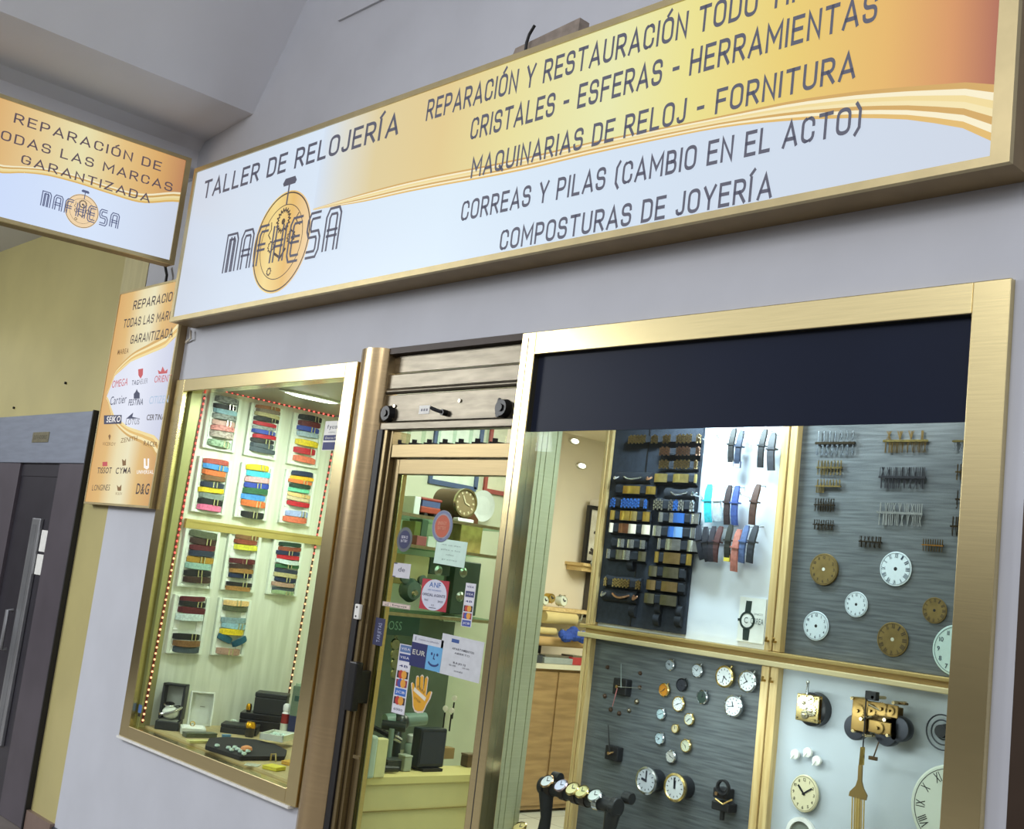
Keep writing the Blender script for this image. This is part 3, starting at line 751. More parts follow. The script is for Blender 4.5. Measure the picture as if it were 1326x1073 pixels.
tag(o, 'bent black wire sticking up from the long shop sign', 'wire')

# ---- side sign at right angles to the facade
PX = -5.85
ss = thing('hanging_sign', (PX - 0.05, -0.75, 3.05), 'gold and white illuminated sign projecting at right angles from the long shop sign', 'sign')
XS = XF(PX)
ty = lambda px, py: (GX(px, py, PX).y, GX(px, py, PX).z)
r1 = ty(247, 205); r0 = ty(223.6, 342.6); l1 = ty(0, 121); l0 = ty(0, 286)
ye = -0.085; ys = -1.62
def sz(y, a, c): return a[1] + (c[1] - a[1]) * (y - a[0]) / (c[0] - a[0])
zt2 = lambda y: sz(y, l1, r1); zb2 = lambda y: sz(y, l0, r0)
b = MB(); b.prism(XS, [(ys, zb2(ys)), (ye, zb2(ye)), (ye, zt2(ye)), (ys, zt2(ys))], -0.095, -0.014); b.build('sign_case', M_signside, ss)
b = MB(); w2_ = 0.02
b.prism(XS, [(ys, zb2(ys)), (ye, zb2(ye)), (ye, zb2(ye) + w2_), (ys, zb2(ys) + w2_)], -0.014, 0.004)
b.prism(XS, [(ys, zt2(ys) - w2_), (ye, zt2(ye) - w2_), (ye, zt2(ye)), (ys, zt2(ys))], -0.014, 0.004)
b.prism(XS, [(ye - 0.03, zb2(ye) + w2_), (ye, zb2(ye) + w2_), (ye, zt2(ye) - w2_), (ye - 0.03, zt2(ye) - w2_)], -0.014, 0.004)
b.prism(XS, [(ys, zb2(ys) + w2_), (ys + 0.03, zb2(ys) + w2_), (ys + 0.03, zt2(ys) - w2_), (ys, zt2(ys) - w2_)], -0.014, 0.004)
b.build('sign_frame', M_signframe, ss)
M_face2 = backlit('side_sign_white', [(0, (200, 214, 240)), (0.35, (206, 222, 252)), (0.7, (216, 230, 252)), (1, (208, 217, 234))], 'Y', 0.97)
y_a, y_b = ys + 0.03, ye - 0.03
b = MB(); b.face([XS(y_a, zb2(y_a) + w2_, -0.004), XS(y_b, zb2(y_b) + w2_, -0.004), XS(y_b, zt2(y_b) - w2_, -0.004), XS(y_a, zt2(y_a) - w2_, -0.004)]); b.build('sign_face', M_face2, ss)
k1 = crop(0, 80, 0.205)
lo = [ty(*k1(*q)) for q in ((0, 702), (150, 702), (300, 718), (500, 770), (700, 835), (900, 890), (1165, 897))]
hi = [ty(*k1(*q)) for q in ((0, 648), (150, 660), (300, 672), (500, 720), (700, 785), (900, 832), (1165, 832))]
lo = [(ys + 0.03, lo[0][1] + 0.0)] + lo; hi = [(ys + 0.03, hi[0][1] - 0.0)] + hi
lo[-1] = (y_b, lo[-1][1]); hi[-1] = (y_b, hi[-1][1])
L, U = swoosh(ss, XS, lo, hi, -0.0025, 5, [GOLDS[3], GOLDS[1], GOLDS[4], GOLDS[0], GOLDS[2]])
M_gold2 = backlit('side_sign_gold', [(0, (214, 160, 96)), (0.3, (224, 176, 112)), (0.45, (234, 204, 146)), (0.62, (238, 230, 180)), (0.76, (234, 200, 136)), (0.9, (224, 176, 110)), (1, (196, 140, 98))], 'Y', 0.93)
b = MB()
for i in range(len(U) - 1):
    (ya, za), (yb_, zb_) = U[i], U[i + 1]
    b.face([XS(ya, za, -0.0025), XS(yb_, zb_, -0.0025), XS(yb_, zt2(yb_) - w2_, -0.0025), XS(ya, zt2(ya) - w2_, -0.0025)])
b.build('gold_print', M_gold2, ss)
pside = lambda x, y: GX(x, y, PX + 0.001)
for body, l, r, tp in (('REPARACIÓN DE', k1(85, 382), k1(1015, 692), k1(92, 320)),
                       ('TODAS LAS MARCAS', k1(-85, 462), k1(1085, 822), k1(-80, 400)),
                       ('GARANTIZADA', k1(130, 640), k1(945, 892), k1(135, 582))):
    line_on(ss, pside, body, l, r, tp, glow('side_lettering', (112, 96, 108), 0.6), 'thin')
pc = GX(*k1(517, 945), PX); pt = GX(*k1(510, 832), PX); pb = GX(*k1(525, 1055), PX)
wl_ = GX(*k1(228, 905), PX); wr_ = GX(*k1(735, 1052), PX); wt_ = GX(*k1(238, 818), PX)
watch_logo(ss, XS, pc.y, (pt.z + pb.z) / 2, (pt.z - pb.z) / 2, wr_.y - wl_.y, wt_.z - wl_.z, 0.0, M_line, M_lineb)

# ---- upright sign with watch makers' names
VY = -0.05
v0 = FY(113, 652, VY); v1 = FY(160, 378, VY); vx0, vx1, vz0, vz1 = -6.583, -5.742, v0.z, v1.z
vs_ = thing('upright_sign', ((vx0 + vx1) / 2, 0, vz0), 'upright gold illuminated sign listing watch makers beside the lift', 'sign')
V = YF(VY)
b = MB().box(vx0, vx1, VY + 0.012, 0.0, vz0, vz1); b.build('sign_case', M_signside, vs_)
b = MB(); q = 0.012
b.box(vx0, vx1, VY - 0.002, VY + 0.012, vz0, vz0 + q); b.box(vx0, vx1, VY - 0.002, VY + 0.012, vz1 - q, vz1)
b.box(vx0, vx0 + q, VY - 0.002, VY + 0.012, vz0 + q, vz1 - q); b.box(vx1 - q, vx1, VY - 0.002, VY + 0.012, vz0 + q, vz1 - q)
b.build('sign_frame', M_signframe, vs_)
M_gold3 = backlit('upright_sign_gold', [(0, (222, 174, 108)), (0.2, (228, 188, 122)), (0.38, (238, 224, 178)), (0.56, (240, 232, 194)), (0.75, (228, 190, 124)), (1, (214, 164, 104))], 'X', 0.93)
b = MB().face([V(vx0 + q, vz0 + q, -0.002), V(vx1 - q, vz0 + q, -0.002), V(vx1 - q, vz1 - q, -0.002), V(vx0 + q, vz1 - q, -0.002)]); b.build('sign_face', M_gold3, vs_)
k2 = crop(90, 340, 0.3169)
tv = lambda cx, cy: (FY(*k2(cx, cy), VY).x, FY(*k2(cx, cy), VY).z)
top = [tv(*p) for p in ((152, 540), (185, 462), (250, 405), (320, 375), (390, 345), (455, 296))]
bot = [tv(*p) for p in ((152, 545), (180, 620), (235, 668), (300, 690), (345, 705), (378, 728))]
xr = vx1 - q
top[-1] = (xr, top[-1][1]); bot[-1] = (xr, bot[-1][1])
b = MB()
poly = bot + list(reversed(top[1:]))
b.face([V(a, c, -0.001) for a, c in poly]); b.build('white_print', backlit('upright_sign_white', [(0, (222, 226, 240)), (0.5, (232, 236, 250)), (1, (206, 210, 230))], 'X', 0.95), vs_)
for P, dz in ((top, 1), (bot, -1)):
    lo_ = [(a, c) for a, c in P]; hi_ = [(a, c + dz * (0.02 + 0.07 * i / (len(P) - 1))) for i, (a, c) in enumerate(P)]
    swoosh(vs_, V, lo_, hi_, 0.0, 4, [GOLDS[1], GOLDS[3], GOLDS[4], GOLDS[0]])
pv = lambda x, y: FY(x, y, VY - 0.0015)
Mt3 = glow('upright_lettering', (88, 74, 74), 0.5)
Mred = glow('red_lettering', (216, 92, 96), 0.7); Mgrey = glow('grey_lettering', (150, 152, 166), 0.7); Mbl = glow('navy_lettering', (72, 78, 110), 0.6); Mora = glow('orange_lettering', (150, 112, 66), 0.6); Mwh = glow('white_lettering', (244, 240, 236), 0.95); Mpale = glow('pale_lettering', (176, 200, 226), 0.8)
for body, l, r, tp, m, bd in (('REPARACION', (258, 194), (438, 152), (262, 157), Mt3, 'din'), ('TODAS LAS MARCAS', (218, 268), (452, 226), (221, 233), Mt3, 'din'), ('GARANTIZADA', (247, 333), (420, 304), (250, 297), Mt3, 'din'),
        ('MAREA', (195, 376), (240, 369), (196, 357), Mora, True), ('OMEGA', (172, 512), (236, 500), (174, 484), Mred, False),
        ('TAG', (253, 500), (280, 498), (254, 482), Mbl, True), ('HEUER', (282, 498), (318, 492), (283, 478), Mgrey, False), ('ORIENT', (345, 490), (413, 485), (346, 464), Mred, False),
        ('Cartier', (164, 582), (230, 572), (165, 550), Mbl, False), ('FESTINA', (240, 583), (299, 580), (241, 560), Mbl, True), ('CITIZEN', (324, 577), (402, 572), (325, 548), Mpale, False),
        ('LOTUS', (228, 662), (284, 660), (229, 640), Mgrey, True), ('CERTINA', (314, 643), (388, 641), (315, 622), Mt3, True),
        ('VICEROY', (134, 746), (187, 748), (135, 733), Mora, False), ('ZENITH', (208, 736), (275, 726), (209, 718), Mora, False), ('RACER', (302, 746), (358, 752), (303, 728), Mora, True),
        ('TISSOT', (112, 860), (170, 860), (113, 838), Mt3, True), ('CYMA', (187, 862), (249, 860), (188, 839), Mt3, True), ('UNIVERSAL', (274, 862), (342, 862), (275, 848), Mwh, True),
        ('LONGINES', (91, 930), (163, 930), (92, 908), Mt3, False), ('ROLEX', (188, 948), (214, 948), (189, 938), Mora, False), ('D&G', (270, 944), (322, 946), (271, 904), Mt3, True)):
    line_on(vs_, pv, body, k2(*l), k2(*r), k2(*tp), m, bd)
# emblems above the names
def emb(name, pts, m):
    b = MB(); b.face([V(*tv(*p), 0.002) for p in pts]); b.build(name, m, vs_)
emb('shield_emblem', [(282, 436), (302, 432), (301, 458), (292, 474), (283, 460)], Mred)
emb('crown_emblem', [(366, 455), (362, 438), (374, 446), (382, 424), (391, 444), (403, 434), (400, 452)], Mred)
emb('crest_emblem', [(264, 556), (264, 536), (271, 528), (276, 516), (281, 527), (288, 533), (288, 555)], Mbl)
emb('leaf_emblem', [(232, 638), (262, 612), (258, 630), (288, 636)], Mbl)
emb('boxed_emblem', [(142, 660), (142, 624), (215, 622), (213, 658)], Mbl)
line_on(vs_, lambda x, y: FY(x, y, VY - 0.003), 'SEIKO', k2(150, 652), k2(207, 650), k2(151, 630), Mwh, True)
emb('initial_emblem', [(305, 838), (305, 800), (312, 800), (313, 830), (320, 830), (320, 800), (327, 800), (326, 838), (318, 845)], Mwh)
emb('cross_emblem', [(136, 832), (136, 814), (156, 813), (156, 831)], Mred)
emb('drop_emblem', [(164, 724), (160, 708), (166, 700), (170, 708), (166, 724)], Mora)
emb('crown_emblem', [(218, 830), (216, 802), (226, 810), (232, 800), (232, 828)], Mora)
emb('crown_emblem', [(198, 932), (195, 908), (204, 918), (214, 906), (212, 932)], Mora)
o = MB().tube([FY(214, 345, -0.03), FY(216, 356, -0.03), FY(214, 368, -0.03)], 0.008).build('power_cable', M_dark); tag(o, 'short dark cable hanging under the projecting side sign', 'cable')
o = MB().tube([FY(247, 428, -0.02), FY(247, 438, -0.02), FY(241, 443, -0.01)], 0.006).build('power_cable', paint((214, 206, 190))); tag(o, 'short pale cable between upright sign and long sign', 'cable')
# ------------------------------------------------------------------ left display: cabinet shell
DX = -5.60; DZ = 0.642
o = MB().box(DX - 0.03, DX, 0.075, 0.96, DZ - 0.05, 2.40).build('display_backboard', M_panelcream); tag(o, 'pale washed wooden board the strap cards hang on', 'backboard')
o = MB().box(DX - 0.035, DX - 0.002, 0.015, 0.075, DZ - 0.05, 2.40).build('trim_6', mat('olive_gold_reveal', (166, 164, 112), 0.35, 0.3, var=0.05, scale=4)); struct(o, 'olive gold reveal strip beside the left glass edge', 'reveal')
o = MB().box(DX, -4.53, 0.945, 0.965, DZ - 0.05, 2.40).build('wall_back', mat('display_end_wall', (206, 208, 170), 0.4, var=0.04, scale=3)); struct(o, 'yellowish end wall of the left display', 'wall')
o = MB().prism(ZF(0), [(-4.135, 0.052), (-4.125, 0.052), (-4.125, 0.10), (-4.525, 0.37), (-4.525, 0.965), (-4.535, 0.965), (-4.535, 0.365), (-4.135, 0.095)], DZ - 0.05, 2.40).build('wall_right', mat('display_side_wall', (190, 190, 150), 0.4)); struct(o, 'side wall of the left display next to the door', 'wall')
o = MB().prism(ZF(0), [(DX + 0.0005, 0.05), (-4.136, 0.05), (-4.136, 0.094), (-4.536, 0.364), (-4.536, 0.944), (DX + 0.0005, 0.944)], DZ - 0.03, DZ).build('display_deck', M_deck); tag(o, 'beige wooden floor of the left display window', 'display deck')
o = MB().prism(ZF(0), [(DX - 0.03, 0.05), (-4.126, 0.05), (-4.126, 0.10), (-4.526, 0.37), (-4.526, 0.96), (DX - 0.03, 0.96)], 2.392, 2.41).build('ceiling', mat('display_ceiling', (150, 146, 124), 0.35, 0.3, var=0.05)); struct(o, 'grey ceiling of the left display window', 'ceiling')
PF = XF(DX)
pp = lambda px, py, x=DX: (GX(px, py, x).y, GX(px, py, x).z)
k4 = crop(230, 490, 0.1771); k5 = crop(200, 670, 0.1864)
# gold rail between the two blocks of cards
zr = (pp(235, 679)[1] + pp(409, 697)[1]) / 2
b = MB(); b.obox(PF, 0.085, 0.93, zr - 0.024, zr + 0.024, 0, 0.022); b.obox(PF, 0.085, 0.93, zr + 0.010, zr + 0.024, 0.022, 0.026)
o = b.build('display_rail', mat('gold_rail', (196, 176, 110), 0.35, 0.5, var=0.05)); tag(o, 'horizontal gold rail across the pale backboard', 'rail')
# oval lamp on the ceiling
pl_ = HZ(404, 513, 2.388)
lu = (HZ(437, 520, 2.39) - HZ(375, 506, 2.39)).normalized()
lf = Fr((pl_.x, pl_.y, 2.391), lu, (-lu.y, lu.x, 0), (0, 0, -1))
t = thing('ceiling_lamp', (pl_.x, pl_.y, 2.38), 'bright oval lamp in the ceiling of the left display', 'lamp')
b = MB(); b.lathe(lf, [(0.042, 0), (0.042, 0.008), (0.036, 0.012)], 28, sx=4.6); b.build('lamp_rim', metal((210, 210, 205)), t)
b = MB(); b.lathe(lf.at(0, 0, 0.0125), [(0.034, 0), (0.025, 0.006), (0.001, 0.007)], 28, sx=4.6); b.build('lamp_diffuser', glow('lamp_white', (255, 255, 250), 6.0), t)

# ------------------------------------------------------------------ strap cards
cardnames = ['top row left card', 'top row middle card', 'top row right card', 'second row left card', 'second row middle card', 'second row right card',
             'third row left card', 'third row middle card', 'third row right card', 'bottom row left card', 'bottom row right card']
quads = [(k4, (235, 108), (160, 500), (400, 545), (460, 150)), (k4, (530, 165), (470, 555), (705, 600), (760, 235)), (k4, (840, 250), (785, 620), (1010, 660), (1065, 290)),
         (k4, (148, 570), (85, 970), (330, 1000), (385, 600)), (k4, (460, 610), (400, 1010), (635, 1040), (690, 650)), (k4, (785, 668), (725, 1055), (950, 1075), (1005, 690)),
         (k5, (205, 70), (145, 480), (390, 490), (450, 95)), (k5, (510, 95), (450, 500), (680, 515), (735, 125)), (k5, (825, 150), (760, 530), (975, 545), (1030, 175)),
         (k5, (130, 535), (65, 940), (310, 950), (380, 545)), (k5, (440, 560), (380, 955), (610, 960), (665, 565))]
C = lambda n: {'black': (34, 34, 36), 'zebra': (70, 72, 72), 'lightblue': (150, 190, 206), 'charcoal': (84, 90, 88), 'blush': (220, 176, 166), 'snake': (160, 80, 74), 'taupe': (128, 112, 104), 'moss': (92, 120, 88),
    'tan': (164, 104, 60), 'stone': (136, 120, 106), 'khaki': (186, 174, 130), 'red': (186, 30, 48), 'royal': (50, 74, 170), 'slate': (70, 82, 92), 'wine': (100, 30, 34), 'iceblue': (164, 184, 200), 'yellow': (226, 198, 40), 'gold': (232, 176, 40),
    'coral': (216, 112, 84), 'brick': (176, 78, 66), 'sky': (78, 150, 220), 'orange': (222, 116, 60), 'brown': (128, 92, 58), 'ink': (44, 54, 74), 'grey': (132, 144, 136), 'pink': (232, 116, 156), 'cyan': (70, 190, 210), 'rose': (218, 168, 172),
    'green': (52, 104, 70), 'bottle': (28, 58, 44), 'mint': (110, 200, 164), 'peach': (228, 190, 130), 'beige': (206, 186, 150), 'lavender': (160, 174, 220), 'olive': (86, 92, 70), 'chocolate': (62, 42, 36), 'maroon': (92, 32, 40), 'mustard': (176, 136, 48), 'palemint': (150, 186, 172),
    'russet': (140, 70, 50), 'lime': (214, 210, 70), 'navy': (30, 42, 76), 'caramel': (160, 118, 64), 'sage': (150, 172, 130), 'white': (206, 222, 222), 'bluegrey': (132, 158, 166), 'teal': (30, 84, 108), 'dustyrose': (176, 142, 124)}[n]
STR = [[('zebra', .08), ('black', .2), ('lightblue', .29), ('charcoal', .39), ('blush', .5), ('snake', .6), ('taupe', .72), ('moss', .88)],
       [('tan', .04), ('stone', .11), ('khaki', .19), ('black', .27), ('red', .36), ('charcoal', .43), ('royal', .51), ('red', .60), ('black', .68), ('slate', .77), ('slate', .86)],
       [('black', .06), ('wine', .17), ('royal', .28), ('iceblue', .38), ('yellow', .55), ('red', .70), ('coral', .87)],
       [('brick', .06), ('sky', .16), ('orange', .26), ('brown', .36), ('ink', .48), ('yellow', .58), ('grey', .68), ('black', .79), ('pink', .90)],
       [('yellow', .06), ('cyan', .17), ('rose', .28), ('royal', .38), ('green', .49), ('sky', .60), ('orange', .72), ('black', .92)],
       [('navy', .04), ('gold', .13), ('orange', .20), ('bottle', .28), ('mint', .36), ('peach', .45), ('beige', .52), ('red', .61), ('lavender', .80), ('coral', .91)],
       [('olive', .08), ('chocolate', .20), ('maroon', .31), ('ink', .41), ('mustard', .52), ('palemint', .63), ('black', .75), ('chocolate', .86)],
       [('brown', .06), ('russet', .14), ('lime', .24), ('maroon', .48), ('chocolate', .57), ('caramel', .65), ('navy', .73), ('black', .88), ('caramel', .96)],
       [('bottle', .06), ('russet', .14), ('navy', .22), ('red', .30), ('white', .38), ('green', .46), ('ink', .55), ('khaki', .63), ('navy', .71), ('dustyrose', .80), ('slate', .88), ('sage', .95)],
       [('maroon', .05), ('black', .14), ('maroon', .25), ('white', .37), ('black', .70), ('brown', .81), ('slate', .92)],
       [('peach', .07), ('olive', .17), ('bluegrey', .37), ('lightblue', .47), ('yellow', .58), ('teal', .70), ('dustyrose', .92)]]
PLAIN = {'zebra': 'zebra patterned', 'lightblue': 'light blue', 'blush': 'blush pink', 'snake': 'snakeskin red', 'moss': 'mossy green', 'stone': 'stone grey', 'royal': 'royal blue', 'slate': 'slate grey', 'wine': 'wine red', 'iceblue': 'icy blue', 'gold': 'golden yellow',
    'brick': 'brick red', 'sky': 'sky blue', 'ink': 'dark blue grey', 'rose': 'pale rose', 'bottle': 'bottle green', 'mint': 'mint green', 'olive': 'olive', 'palemint': 'pale mint', 'russet': 'russet brown', 'lime': 'lime yellow', 'sage': 'sage green', 'white': 'whitish blue',
    'bluegrey': 'blue grey', 'dustyrose': 'dusty rose', 'chocolate': 'chocolate brown'}
M_card = paint((226, 232, 220), 0.5); M_cardclip = paint((238, 240, 236), 0.4)
M_buckle = metal((220, 214, 190), 0.25)
def strap_mesh(f, W, H, bulge, taper=0.75, sag=0.0, n=10):
    """one bent strap: width W along u, height H along v, standing off along n"""
    b = MB(); rows = []
    for i in range(n + 1):
        t = i / n; s = math.sin(math.pi * t)
        c = 0.004 + bulge * s ** 0.6; h = H * (taper + (1 - taper) * min(1, 2.2 * s)) / 2; a = (t - 0.5) * W; vv = sag * s
        rows.append([f(a, vv - h, c), f(a, vv + h, c), f(a, vv + h * 0.9, c + 0.004), f(a, vv - h * 0.9, c + 0.004)])
    vs = [p for r in rows for p in r]; fs = []
    for i in range(n):
        for j in range(4):
            fs.append((i * 4 + j, (i + 1) * 4 + j, (i + 1) * 4 + (j + 1) % 4, i * 4 + (j + 1) % 4))
    fs += [(0, 1, 2, 3), (n * 4 + 3, n * 4 + 2, n * 4 + 1, n * 4)]
    return b.add(vs, fs)
rng = random.Random(3)
for ci, (k, tl, bl, br, tr) in enumerate(quads):
    q = [pp(*k(*c)) for c in (tl, bl, br, tr)]
    y0 = (q[0][0] + q[1][0]) / 2; y1 = (q[2][0] + q[3][0]) / 2; z0 = (q[1][1] + q[2][1]) / 2; z1 = (q[0][1] + q[3][1]) / 2
    W = y1 - y0; H = z1 - z0
    cd = thing('strap_card', (DX, (y0 + y1) / 2, z0), 'white framed watch strap card on the pale backboard, ' + cardnames[ci], 'display card', 'strap cards on the left backboard')
    b = MB(); b.obox(PF, y0, y1, z0, z1, 0.001, 0.010); b.build('card_back', M_card, cd)
    b = MB(); e_ = 0.018
    b.obox(PF, y0, y0 + e_, z0, z1, 0.010, 0.020); b.obox(PF, y1 - e_, y1, z0, z1, 0.010, 0.020)
    b.obox(PF, y0 + e_, y1 - e_, z0, z0 + 0.012, 0.010, 0.020); b.obox(PF, y0 + e_, y1 - e_, z1 - 0.012, z1, 0.010, 0.020)
    b.build('card_frame', M_card, cd, bevel=0.002)
    for s in (0, 1):
        a = y0 + 0.022 + s * (W - 0.074); nb = MB(); nb.obox(PF, a, a + 0.030, z0 + 0.02, z1 - 0.02, 0.010, 0.013)
        for i in range(11):
            zc = z0 + H * (0.05 + 0.09 * i); nb.obox(PF, a, a + 0.03, zc - 0.003, zc + 0.003, 0.0125, 0.016)
        nb.build('clip_strip', M_cardclip, cd)
    for si, (cn, v) in enumerate(STR[ci]):
        zc = z1 - H * v; wv = W * rng.uniform(0.70, 0.79); ac = (y0 + y1) / 2 + W * (0.02 + rng.uniform(-0.03, 0.03))
        gap = min([abs(v - w_[1]) for w_ in STR[ci] if w_ is not STR[ci][si]] + [0.12]) * H
        hh = min(0.037, max(0.021, gap * 1.0))
        f = PF.at(ac, zc, 0.012).rot(rng.uniform(-0.05, 0.05))
        lbl = '%s watch strap, %s on the %s' % (PLAIN.get(cn, cn), ORD[si] if si < len(STR[ci]) - 1 else 'lowest', cardnames[ci])
        if cn == 'teal':
            r = thing('watch_strap', f.o, 'teal watch strap with crossed ends, sixth on the bottom row right card', 'watch strap', 'watch straps on the cards')
            m1 = leather(C(cn)); g = f.at(-0.04, 0, 0).rot(-0.28); strap_mesh(g, wv * 0.62, hh, 0.012).build('strap_half', m1, r)
            g = f.at(0.045, -0.008, 0.008).rot(0.5); strap_mesh(g, wv * 0.62, hh, 0.012).build('strap_half', m1, r); continue
        mm = leather(C(cn))
        if cn in ('zebra', 'snake', 'taupe', 'moss', 'charcoal'): mm = mat('patterned_leather_' + cn, C(cn), 0.5, scale=55, stretch=(1, 1, 2.5), c2=tuple(min(255, v_ + 90) for v_ in C(cn)), bump=0.1)
        st = strap_mesh(f, wv, hh, rng.uniform(0.014, 0.024), 0.8, rng.uniform(-0.004, 0.002))
        fancy = (si + ci) % 3 == 1 or cn in ('black',)
        if fancy:
            r = thing('watch_strap', f.o, lbl, 'watch strap', 'watch straps on the cards')
            st.build('strap_band', mm, r)
            kb = MB(); a0 = wv * rng.choice((-0.06, 0.05, 0.12))
            for da in (0.0, 0.02): kb.obox(f, a0 + da, a0 + da + 0.006, -hh * 0.52, hh * 0.52, 0.020, 0.031)
            kb.build('buckle', M_buckle, r, label='small metal buckle loops')
        else:
            o = st.build('watch_strap', mm); tag(o, lbl, 'watch strap', 'watch straps on the cards')

# ------------------------------------------------------------------ LED strips
M_led = [glow('led_red', (255, 92, 84), 2.6), glow('led_orange', (255, 176, 132), 2.6)]
M_tape = mat('led_tape', (120, 40, 36), 0.5)
M_tape2 = mat('led_tape_dark', (86, 62, 48), 0.5)
def led_strip(name, P, Q, n, mats_, label, tape=M_tape):
    P, Q = Vector(P), Vector(Q)
    t = thing(name, (P + Q) / 2, label, 'LED strip')
    d = (Q - P).normalized(); side = Vector((1, 0, 0)).cross(d).normalized()
    f = Fr(P, d, side); b = MB().obox(f, 0, (Q - P).length, -0.005, 0.005, -0.001, 0.0015) if f.n.x > 0 else MB().obox(f, 0, (Q - P).length, -0.005, 0.005, -0.0015, 0.001)
    b.build('led_tape', tape, t)
    base = None
    for i in range(n):
        p = P + (Q - P) * ((i + 0.5) / n) + Vector((0.003, 0, 0))
        if base is None or i == n // 2:
            o = MB().sphere(p, 0.0058, 8).build('led', mats_[0 if i < n // 2 else -1], t)
            base = o; bp = p
        else:
            o = base.copy(); col.objects.link(o); o.parent = t; o.location = p - bp
def lp(px, py): v = GX(px, py, DX + 0.003); return Vector((DX + 0.003, v.y, v.z))
led_strip('led_strip', lp(265, 512), lp(184, 936), 56, [M_led[0], M_led[1]], 'red glowing LED strip down the left edge of the pale backboard')
led_strip('led_strip', lp(290, 506), lp(434, 539), 22, [M_led[0]], 'red glowing LED strip along the top of the pale backboard')
led_strip('led_strip', lp(437, 545), lp(373, 903), 44, [M_led[0], M_led[1]], 'orange glowing LED strip down the right edge of the pale backboard', M_tape2)
b = MB(); P = lp(441, 537)
t = thing('led_controller', P, 'small violet glowing LED controller at the top right of the backboard', 'LED controller')
b.box(DX + 0.012, DX + 0.03, P.y - 0.035, P.y + 0.03, P.z - 0.015, P.z + 0.015); b.build('controller_body', paint((110, 40, 150)), t)
b = MB()
for a in (-0.028, -0.005, 0.018):
    for c_ in (-0.008, 0.008): b.sphere((DX + 0.032, P.y + a, P.z + c_), 0.005, 8)
b.build('violet_leds', glow('led_violet', (170, 60, 255), 4.0), t)
o = MB().tube([lp(442, 490) + Vector((0.05, 0.0, 0)), lp(438, 534)], 0.004).build('led_reflection', glow('pink_reflection', (236, 120, 130), 0.7)); tag(o, 'pink glowing lead hanging down to the violet controller', 'cable')  # reflection of the LED strip, built as a glowing tube

# sticker strip on the glass (top right) and small blue sticker bottom left
a = FY(423, 546, 0.004); c_ = FY(438, 583, 0.004)
yg = 0.0075; f = YF(yg)
x0, x1, z0, z1 = a.x - 0.012, FY(443, 546, yg).x - 0.01, FY(430, 583, yg).z, FY(430, 545, yg).z
t = thing('glass_sticker', (x0, yg, z0), 'white and blue sticker at the top right corner of the left window glass', 'sticker')
b = MB().obox(f, x0, x1, z0, z1, 0.0, 0.0006); b.build('sticker_sheet', M_white, t)
b = MB(); h = z1 - z0; b.obox(f, x0 + 0.003, x1 - 0.003, z0 + 0.003, z0 + h * 0.28, 0.0006, 0.0009); b.obox(f, x0 + 0.003, x1 - 0.003, z0 + h * 0.34, z0 + h * 0.52, 0.0006, 0.0009); b.build('blue_fields', paint((36, 44, 108)), t)
b = MB(); b.text(f.at((x0 + x1) / 2, z0 + h * 0.74), 'fyco', h * 0.13, (x1 - x0) * 0.66, 'C', 0.001, bold=True); b.text(f.at((x0 + x1) / 2, z0 + h * 0.60), 'store', h * 0.05, (x1 - x0) * 0.4, 'C', 0.001); b.build('lettering', paint((40, 44, 70)), t)
b = MB(); b.text(f.at((x0 + x1) / 2, z0 + h * 0.39), 'Dorsa P', h * 0.07, (x1 - x0) * 0.7, 'C', 0.0012); b.build('lettering', M_white, t)
p = FY(181, 920, yg)
o = MB(); o.obox(f, p.x - 0.018, p.x + 0.018, p.z - 0.01, p.z + 0.03, 0, 0.0006, 0); o.obox(f, p.x - 0.012, p.x + 0.012, p.z - 0.028, p.z - 0.012, 0, 0.0006, 1)
o = o.build('glass_sticker', [paint((70, 110, 170)), M_dark]); tag(o, 'tiny blue sticker in the lower left corner of the left window glass', 'sticker')

# ------------------------------------------------------------------ goods on the display floor
k6 = crop(160, 860, 0.181)
def base_frame(c1, c2_, k=k6, z=DZ + 0.0005):
    P = HZ(*k(*c1), z); Q = HZ(*k(*c2_), z); u = (Q - P); W = u.length; u.normalize()
    return Fr(P, u, Vector((0, 0, 1))), W
def hpx(f, c_, k=k6):
    """height (v) of a pixel on the vertical plane through frame f"""
    px, py = k(*c_); r = ray(px, py); t_ = (f.o - CAM).dot(f.n) / r.dot(f.n); p_ = CAM + r * t_
    return (p_ - f.o).dot(f.v)
M_wbox = paint((36, 38, 40), 0.45); M_wht = paint((224, 228, 216), 0.45)
# A black presentation box with a bangle watch
f, W = base_frame((218, 462), (385, 480)); H = hpx(f, (222, 398))
t = thing('watch_box', f.o, 'open black watch box with a bangle watch on its white cushion', 'watch box')
D = 0.12
b = MB(); b.obox(f, 0, W, 0, H, -D, 0); b.build('box_base', M_wbox, t, bevel=0.004)
b = MB(); b.obox(f, 0.012, W - 0.012, H, H + 0.004, -D + 0.02, -0.012); b.build('box_lining', paint((150, 152, 140)), t)
b = MB(); lt = hpx(f, (300, 130)) * 1.02
lid = Fr(f(0, H, -D), f.u, (f.v * 0.97 - f.n * 0.06).normalized()); L = 0.175
b.obox(lid, 0, 0.012, 0, L, -0.03, 0.07); b.obox(lid, W - 0.012, W, 0, L, -0.03, 0.07); b.obox(lid, 0, W, L - 0.012, L, -0.03, 0.07)
b.build('box_lid', M_wbox, t, bevel=0.003)
b = MB(); b.obox(lid, 0.012, W - 0.012, 0, L - 0.012, -0.03, -0.02); b.build('lid_lining', M_wht, t)
cp = f(W * 0.5, H + 0.038, -D * 0.42)
b = MB(); b.sphere(cp, 0.042, 14, sz=0.75); b.build('cushion', M_wht, t, smooth=True)
w_ = thing('bangle_watch', cp, 'silver bangle watch on the cushion of the open black box', 'watch')
